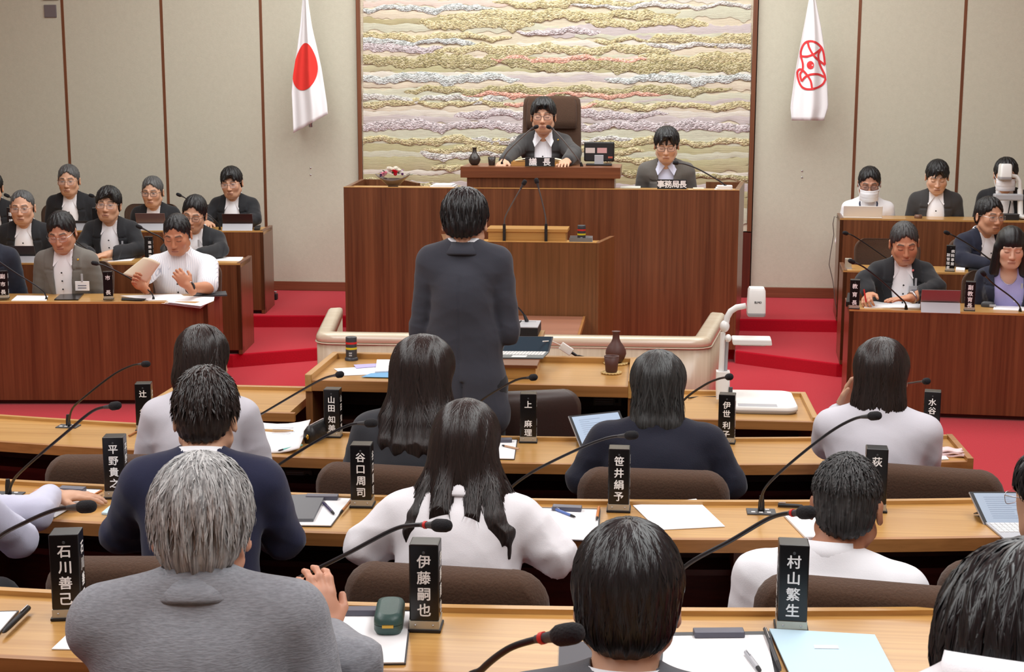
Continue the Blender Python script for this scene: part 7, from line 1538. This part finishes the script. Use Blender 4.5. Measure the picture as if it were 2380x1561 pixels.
q = P(2348, 508, 11.85); t = thing('card_box', 'dark box in front of the far document camera', 'box', (q[0], 11.85, zr-0.009)); obj('body', MB().box(-0.06, 0.06, -0.04, 0.04, 0, 0.04), BLACKM, t, bevel=0.003); obj('lid', MB().box(-0.062, 0.062, -0.042, 0.042, 0.04, 0.048), DGREY, t, bevel=0.002)
o = obj('wall_cable', MB().tube([P(x, y, Yv) for x, y, Yv in ((1946, 505, 11.70), (1939, 503, 11.70), (1936, 520, 11.72), (1938, 545, 11.74), (1930, 590, 11.76), (1927, 615, 11.77), (1933, 640, 11.77), (1936, 655, 11.775), (1940, 690, 11.78), (1946, 735, 11.78))], 0.0035, 6), plain('grey_cable', rgb(104, 98, 92), 0.6)); tag(o, 'thin grey cable dangling at the left end of the tall rear desk', 'cable')
q = G(637, 696, 0.2); t = thing('floor_box', 'small black box with a silver top on the carpet by the left rear desk', 'box', (q[0], q[1], 0.2)); obj('body', MB().box(-0.03, 0.03, -0.03, 0.03, 0, 0.055), BLACKM, t, bevel=0.006); obj('top', MB().box(-0.025, 0.025, -0.025, 0.025, 0.056, 0.075), CHROME, t, bevel=0.003)
# ------------------------------------------------------------------ on the dais
zk = 1.470
q = P(1103, 385, 11.15); vase('dark glazed water jug on the raised dais desk', (q[0], 11.15, zk), 0.135, 0.047, DCLAY); q = P(1143, 385, 11.12); cup('dark cup by the hand of the man in the high-backed chair', (q[0], 11.12, zk), 0.062, 0.031, DCLAY)
a, b = P(1188, 385, 11.05), P(1320, 385, 11.05); t = thing('book_rest', 'low honey wood book rest behind the name board', 'book rest', ((a[0]+b[0])/2, 11.06, zk)); w_ = (b[0]-a[0])/2
obj('front_strip', MB().box(-w_, w_, -0.012, 0.0, 0, 0.032), HONEY, t); obj('slope', MB().pts8([(-w_, 0, 0), (w_, 0, 0), (w_, 0.16, 0), (-w_, 0.16, 0)], [(-w_, 0, 0.02), (w_, 0, 0.02), (w_, 0.16, 0.035), (-w_, 0.16, 0.035)]), HONEY, t)
t = thing('open_book', 'open cream book lying on the book rest', 'book', ((a[0]+b[0])/2, 11.13, zk+0.034))
for q_ in (-1, 1): obj('page_block', MB().grid(lambda u, v: (q_*(0.004+0.19*u), (v-0.5)*0.11, 0.004+0.016*math.sin(math.pi*min(1, u*1.1))**0.8), 8, 3), CREAM, t, solid=0.006)
a, b = P(1357, 375, 11.2), P(1428, 330, 11.2); t = thing('monitor', 'black monitor on the dais desk, seen from behind with stickers', 'monitor', ((a[0]+b[0])/2, 11.2, zk)); w_ = (b[0]-a[0])/2; h0, h1 = a[2]-zk, b[2]-zk
m = MB(); m.loft([[(p_[0], y_, (h0+h1)/2+p_[1]) for p_ in rbox_ring(2*w_*f, (h1-h0)*f, 0.012, 0, 4)] for y_, f in ((0.0, 0.9), (0.006, 0.98), (0.02, 1.0), (0.035, 1.0))]); obj('casing', m, BLACKM, t); obj('screen', MB().box(-w_*0.93, w_*0.93, 0.035, 0.0365, h0+0.012, h1-0.012), SCREEND, t)
obj('neck', MB().box(-0.035, 0.035, -0.012, 0.004, 0.0, h0+0.05), PALEP, t, bevel=0.003); obj('foot', MB().box(-0.10, 0.10, -0.05, 0.09, 0, 0.012), BLACKM, t, bevel=0.003)
for x0, x1, z0, z1, mt in ((-0.105, -0.032, 0.085, 0.125, 'pale_sticker'), (-0.015, 0.06, 0.085, 0.125, 'pink_sticker'), (0.07, 0.105, 0.045, 0.06, 'red_sticker')): obj('sticker', MB().box(x0, x1, -0.0012, 0.002, h0+z0-0.02, h0+z1-0.02), plain(mt, {'pale_sticker': rgb(206, 196, 192), 'pink_sticker': rgb(206, 160, 160), 'red_sticker': rgb(176, 90, 70)}[mt], 0.7), t)
zd = dz-0.011
def paper_pile(label, x0, x1, Y, n, mat, d=0.2, sp=0.0):
    a = P(x0, 436, Y); b = P(x1, 436, Y); t = thing('paper_pile', label, 'papers', ((a[0]+b[0])/2, Y+d/2, zd)); w_ = (b[0]-a[0])/2; r = random.Random(int(x0))
    for k in range(n): obj('sheet_bundle', MB().box(-w_+r.uniform(0, 0.05), w_-r.uniform(0, 0.05), -d/2+r.uniform(0, 0.02), d/2, 0.011*k, 0.011*k+0.009), mat, t, bevel=0.002)
paper_pile('bundles of white papers on the dais counter left of the raised desk', 995, 1062, 10.96, 3, PAPER); paper_pile('grey papers on the dais counter right of the raised desk', 1430, 1495, 10.96, 2, plain('grey_paper', rgb(196, 196, 186), 0.8)); paper_pile('thin papers under the arms of the man in grey', 1600, 1645, 10.92, 2, CREAM, 0.12)
q = P(1682, 436, 11.0); t = thing('folded_cloth', 'folded white cloth at the right end of the dais counter', 'cloth', (q[0], 11.02, zd))
for k in range(3): obj('fold', MB().loft([rbox_ring((0.135-0.01*k)*f, 0.1*f, 0.012, 0.013*k+z_, 4, 0.004*k) for z_, f in ((0, 0.96), (0.004, 1), (0.009, 1), (0.0125, 0.96))]), plain('white_towelling', rgb(232, 234, 236), 0.95, bump=0.4, nscale=200), t)
# flower bowl
q = P(912, 432, 11.02); fb = thing('flower_bowl', 'dark boat-shaped bowl of white, pink and red flowers on the dais', 'flower bowl', (q[0], 11.05, zd)); rings = []
for f, z_ in ((0.30, 0.0), (0.28, 0.012), (0.40, 0.026), (0.66, 0.046), (0.88, 0.070), (1.0, 0.090)):
    rings.append([(0.140*f*math.cos(a_), 0.085*f*math.sin(a_), z_+(0.022*math.cos(2*a_)*f if f > 0.5 else 0)+(-0.006 if f > .9 else 0)) for a_ in np.linspace(0, 2*math.pi, 32, endpoint=False)])
obj('bowl', MB().loft(rings+[[(x*0.93, y*0.93, z_) for x, y, z_ in rings[-1]], [(x*0.6, y*0.6, z_-0.03) for x, y, z_ in rings[-1]]]), plain('pewter_glaze', rgb(112, 100, 94), 0.3, 0.3), fb)
def bloom(c, r, mat, n=14, name='bloom'):
    m = MB(); rr = random.Random(int(c[0]*1e4)+n)
    for ly in range(3):
        for k in range(n-4*ly):
            a_ = 2*math.pi*(k+0.5*ly)/(n-4*ly); el = 0.35+0.42*ly; d = np.array([math.cos(a_)*math.cos(el), math.sin(a_)*math.cos(el), math.sin(el)]); sd = np.array([-math.sin(a_), math.cos(a_), 0])*r*0.30; tip = np.array(c)+d*r*(1-0.12*ly); b0 = np.array(c)+d*r*0.15
            m.add([b0, b0*0.5+tip*0.5-sd+[0, 0, r*0.08], tip+[0, 0, r*rr.uniform(0, .12)], b0*0.5+tip*0.5+sd+[0, 0, r*0.08]], [(0, 1, 2, 3)], True)
    m.sphere(c, r*0.45, 10, 6); obj(name, m, mat, fb)
FW = plain('cream_petal', rgb(244, 238, 228), 0.8); FP = plain('pink_petal', rgb(236, 168, 184), 0.8); FRD = plain('crimson_petal', rgb(204, 18, 52), 0.7); FV = plain('purple_petal', rgb(120, 70, 130), 0.8); FG = plain('dark_leaf', rgb(46, 84, 62), 0.6)
for x, y, z_, r, mt, nm in ((0.0, 0.0, 0.155, 0.042, FW, 'white_bloom'), (-0.03, 0.02, 0.165, 0.036, FW, 'white_bloom'), (0.045, 0.01, 0.150, 0.036, FW, 'white_bloom'), (0.02, 0.03, 0.168, 0.034, FW, 'white_bloom'), (-0.075, -0.005, 0.128, 0.030, FP, 'pink_bloom'), (-0.055, -0.02, 0.138, 0.026, FP, 'pink_bloom'), (0.025, -0.035, 0.138, 0.034, FRD, 'red_bloom'), (0.015, -0.03, 0.150, 0.028, FRD, 'red_bloom'), (0.075, -0.005, 0.132, 0.018, FV, 'purple_bloom'), (-0.095, 0.0, 0.122, 0.018, FV, 'purple_bloom'), (0.09, 0.0, 0.122, 0.016, FW, 'white_bloom')): bloom((x, y, z_-0.03), r, mt, 14, nm)
for k in range(14):
    a_ = 2.4*k; r = 0.075+0.02*(k % 3); c = np.array([r*1.15*math.cos(a_), r*0.6*math.sin(a_), 0.090+0.01*(k % 4)]); d = np.array([math.cos(a_), math.sin(a_)*0.6, 0.5]); sd = np.array([-math.sin(a_), math.cos(a_), 0.1])*0.009
    obj('leaf', MB().add([c, c+d*0.02+sd, c+d*0.042, c+d*0.02-sd], [(0, 1, 2, 3)], True), FG if k % 3 else FV, fb)
# ------------------------------------------------------------------ flags
def flag(label, edges, Y0, emblem, pole_px, wave):
    """edges: rows of (y, x_left, x_right) in the photograph; the cloth hangs in folds in front of the wall"""
    ys = [e[0] for e in edges]; o = P((edges[-1][1]+edges[-1][2])/2, edges[-1][0], Y0); t = thing('flag', label, 'flag', o)
    def S(u, v):
        y = ys[0]+(ys[-1]-ys[0])*v; xl = np.interp(y, ys, [e[1] for e in edges]); xr = np.interp(y, ys, [e[2] for e in edges]); low = edges[-1][3] if len(edges[-1]) > 3 else (0, 0)
        yy = y+(low[0]*(1-u)+low[1]*u)*max(0.0, (v-0.55)/0.45)
        d = wave*min(1.0, 0.25+v)*(math.sin(2*math.pi*(1.15*u+0.12*v))+0.4*math.sin(2*math.pi*(2.7*u)+1.0))
        return P(xl+(xr-xl)*u, yy, Y0+d)-o
    obj('cloth', MB().grid(S, 36, 48), CLOTHW, t, solid=0.002)
    e = lambda u, v: S(u, v)+np.array([0, -0.006, 0])
    emblem(t, e)
    a, b = [P(x, y, Yv)-o for x, y, Yv in pole_px]; obj('pole', MB().tube([a, b], 0.011, 10), plain('white_pole', rgb(226, 224, 220), 0.4), t); obj('wall_bracket', MB().tube([a+np.array([0, 0.0, -0.03]), a+(b-a)*0.06], 0.02, 10), CHROME, t)
    obj('finial', MB().sphere(b, 0.03, 14, 10), GOLD, t)
def sun(t, e):
    m = MB(); cen = (0.43, 0.702); R = (0.42, 0.119)
    vs = [e(cen[0], cen[1])]; fs = []; n = 48; rg = 8
    for k in range(1, rg+1):
        for i in range(n):
            a_ = 2*math.pi*i/n; vs.append(e(cen[0]+max(-0.425, R[0]*1.1*k/rg*math.cos(a_)), cen[1]+R[1]*k/rg*math.sin(a_)))
    for i in range(n): fs.append((0, 1+i, 1+(i+1) % n))
    for k in range(rg-1):
        for i in range(n): a0 = 1+k*n; fs.append((a0+i, a0+n+i, a0+n+(i+1) % n, a0+(i+1) % n))
    obj('sun_disc', m.add(vs, fs, True), plain('sun_red', rgb(238, 58, 50), 0.85), t)
flag('white flag with a red sun disc hanging left of the tapestry', [(-160, 700, 712), (-40, 704, 712), (0, 703, 716), (60, 698, 725), (110, 691, 736), (165, 681, 747), (200, 678, 752), (258, 681, 760), (285, 682, 762, (24, -20))], 12.72, sun, [(722, 287, 12.98), (708, -170, 12.6)], 0.035)
def crest(t, e):
    W_ = 470.0
    def px2uv(x, y):
        v = (y-FE[0][0])/(FE[-1][0]-FE[0][0]); yy = y; xl = np.interp(yy, [q_[0] for q_ in FE], [q_[1] for q_ in FE]); xr = np.interp(yy, [q_[0] for q_ in FE], [q_[2] for q_ in FE]); return (x-xl)/(xr-xl), v
    m = MB()
    def stroke(pts, wd=4.6):
        # pts in zoomed crop units -> picture
        L = [np.array([1200+x/2.975, y/2.975]) for x, y in pts]; C_ = []
        for i in range(len(L)-1):
            p0, p1, p2, p3 = L[max(i-1, 0)], L[i], L[i+1], L[min(i+2, len(L)-1)]
            for s_ in np.linspace(0, 1, 8, endpoint=False): C_.append(0.5*((2*p1)+(-p0+p2)*s_+(2*p0-5*p1+4*p2-p3)*s_*s_+(-p0+3*p1-3*p2+p3)*s_**3))
        C_.append(L[-1]); vs = []
        for i, p_ in enumerate(C_):
            d = C_[min(i+1, len(C_)-1)]-C_[max(i-1, 0)]; d /= np.linalg.norm(d)+1e-9; n_ = np.array([-d[1], d[0]])*wd/2
            for q_ in (p_-n_, p_+n_): vs.append(e(*px2uv(*q_)))
        m.add(vs, [(2*i, 2*i+1, 2*i+3, 2*i+2) for i in range(len(C_)-1)], True)
    stroke([(1968, 382), (1968, 345), (1990, 298), (2025, 282), (2070, 290), (2105, 318), (2120, 345), (2128, 385), (2134, 435)])
    stroke([(2014, 285), (2025, 325), (2055, 375), (2095, 410), (2134, 438)])
    stroke([(1966, 380), (2010, 382), (2055, 368), (2090, 345), (2114, 322)])
    stroke([(1966, 380), (1980, 430), (1978, 470), (1962, 500), (1972, 545)])
    stroke([(2114, 322), (2090, 365), (2092, 410), (2105, 450), (2130, 500), (2138, 540)])
    stroke([(1942, 486), (1955, 468), (1978, 472), (2010, 505), (2035, 545), (2044, 590)])
    stroke([(1942, 484), (1948, 530), (1968, 575), (2000, 595), (2040, 597), (2085, 585), (2122, 560), (2138, 528)])
    stroke([(1972, 545), (2000, 515), (2040, 500), (2090, 500), (2135, 520)])
    o = obj('crest_lines', m, plain('crest_red', rgb(222, 58, 62), 0.85), t)
    d = MB(); vs = [e(*px2uv(1200+2033/2.975, 439/2.975))]; vs += [e(*px2uv(1200+(2033+25*math.cos(a_))/2.975, (439+27*math.sin(a_))/2.975)) for a_ in np.linspace(0, 2*math.pi, 25)[:-1]]
    obj('crest_dot', d.add(vs, [(0, 1+i, 1+(i+1) % 24) for i in range(24)], True), MATS['crest_red'], t)
FE = [(-160, 1884, 1890), (-40, 1882, 1893), (0, 1880, 1896), (60, 1869, 1908), (110, 1859, 1916), (165, 1850, 1922), (240, 1838, 1925), (262, 1836, 1912), (300, 1850, 1885, (-14, 0))]
FE = [(-160, 1884, 1890), (-40, 1882, 1893), (0, 1880, 1896), (60, 1869, 1908), (110, 1859, 1916), (165, 1848, 1922), (240, 1837, 1925), (270, 1840, 1915, (10, 10)), ]
flag('white flag with a red curved city emblem hanging right of the tapestry', FE, 12.72, crest, [(1888, 255, 12.98), (1887, -170, 12.6)], 0.028)
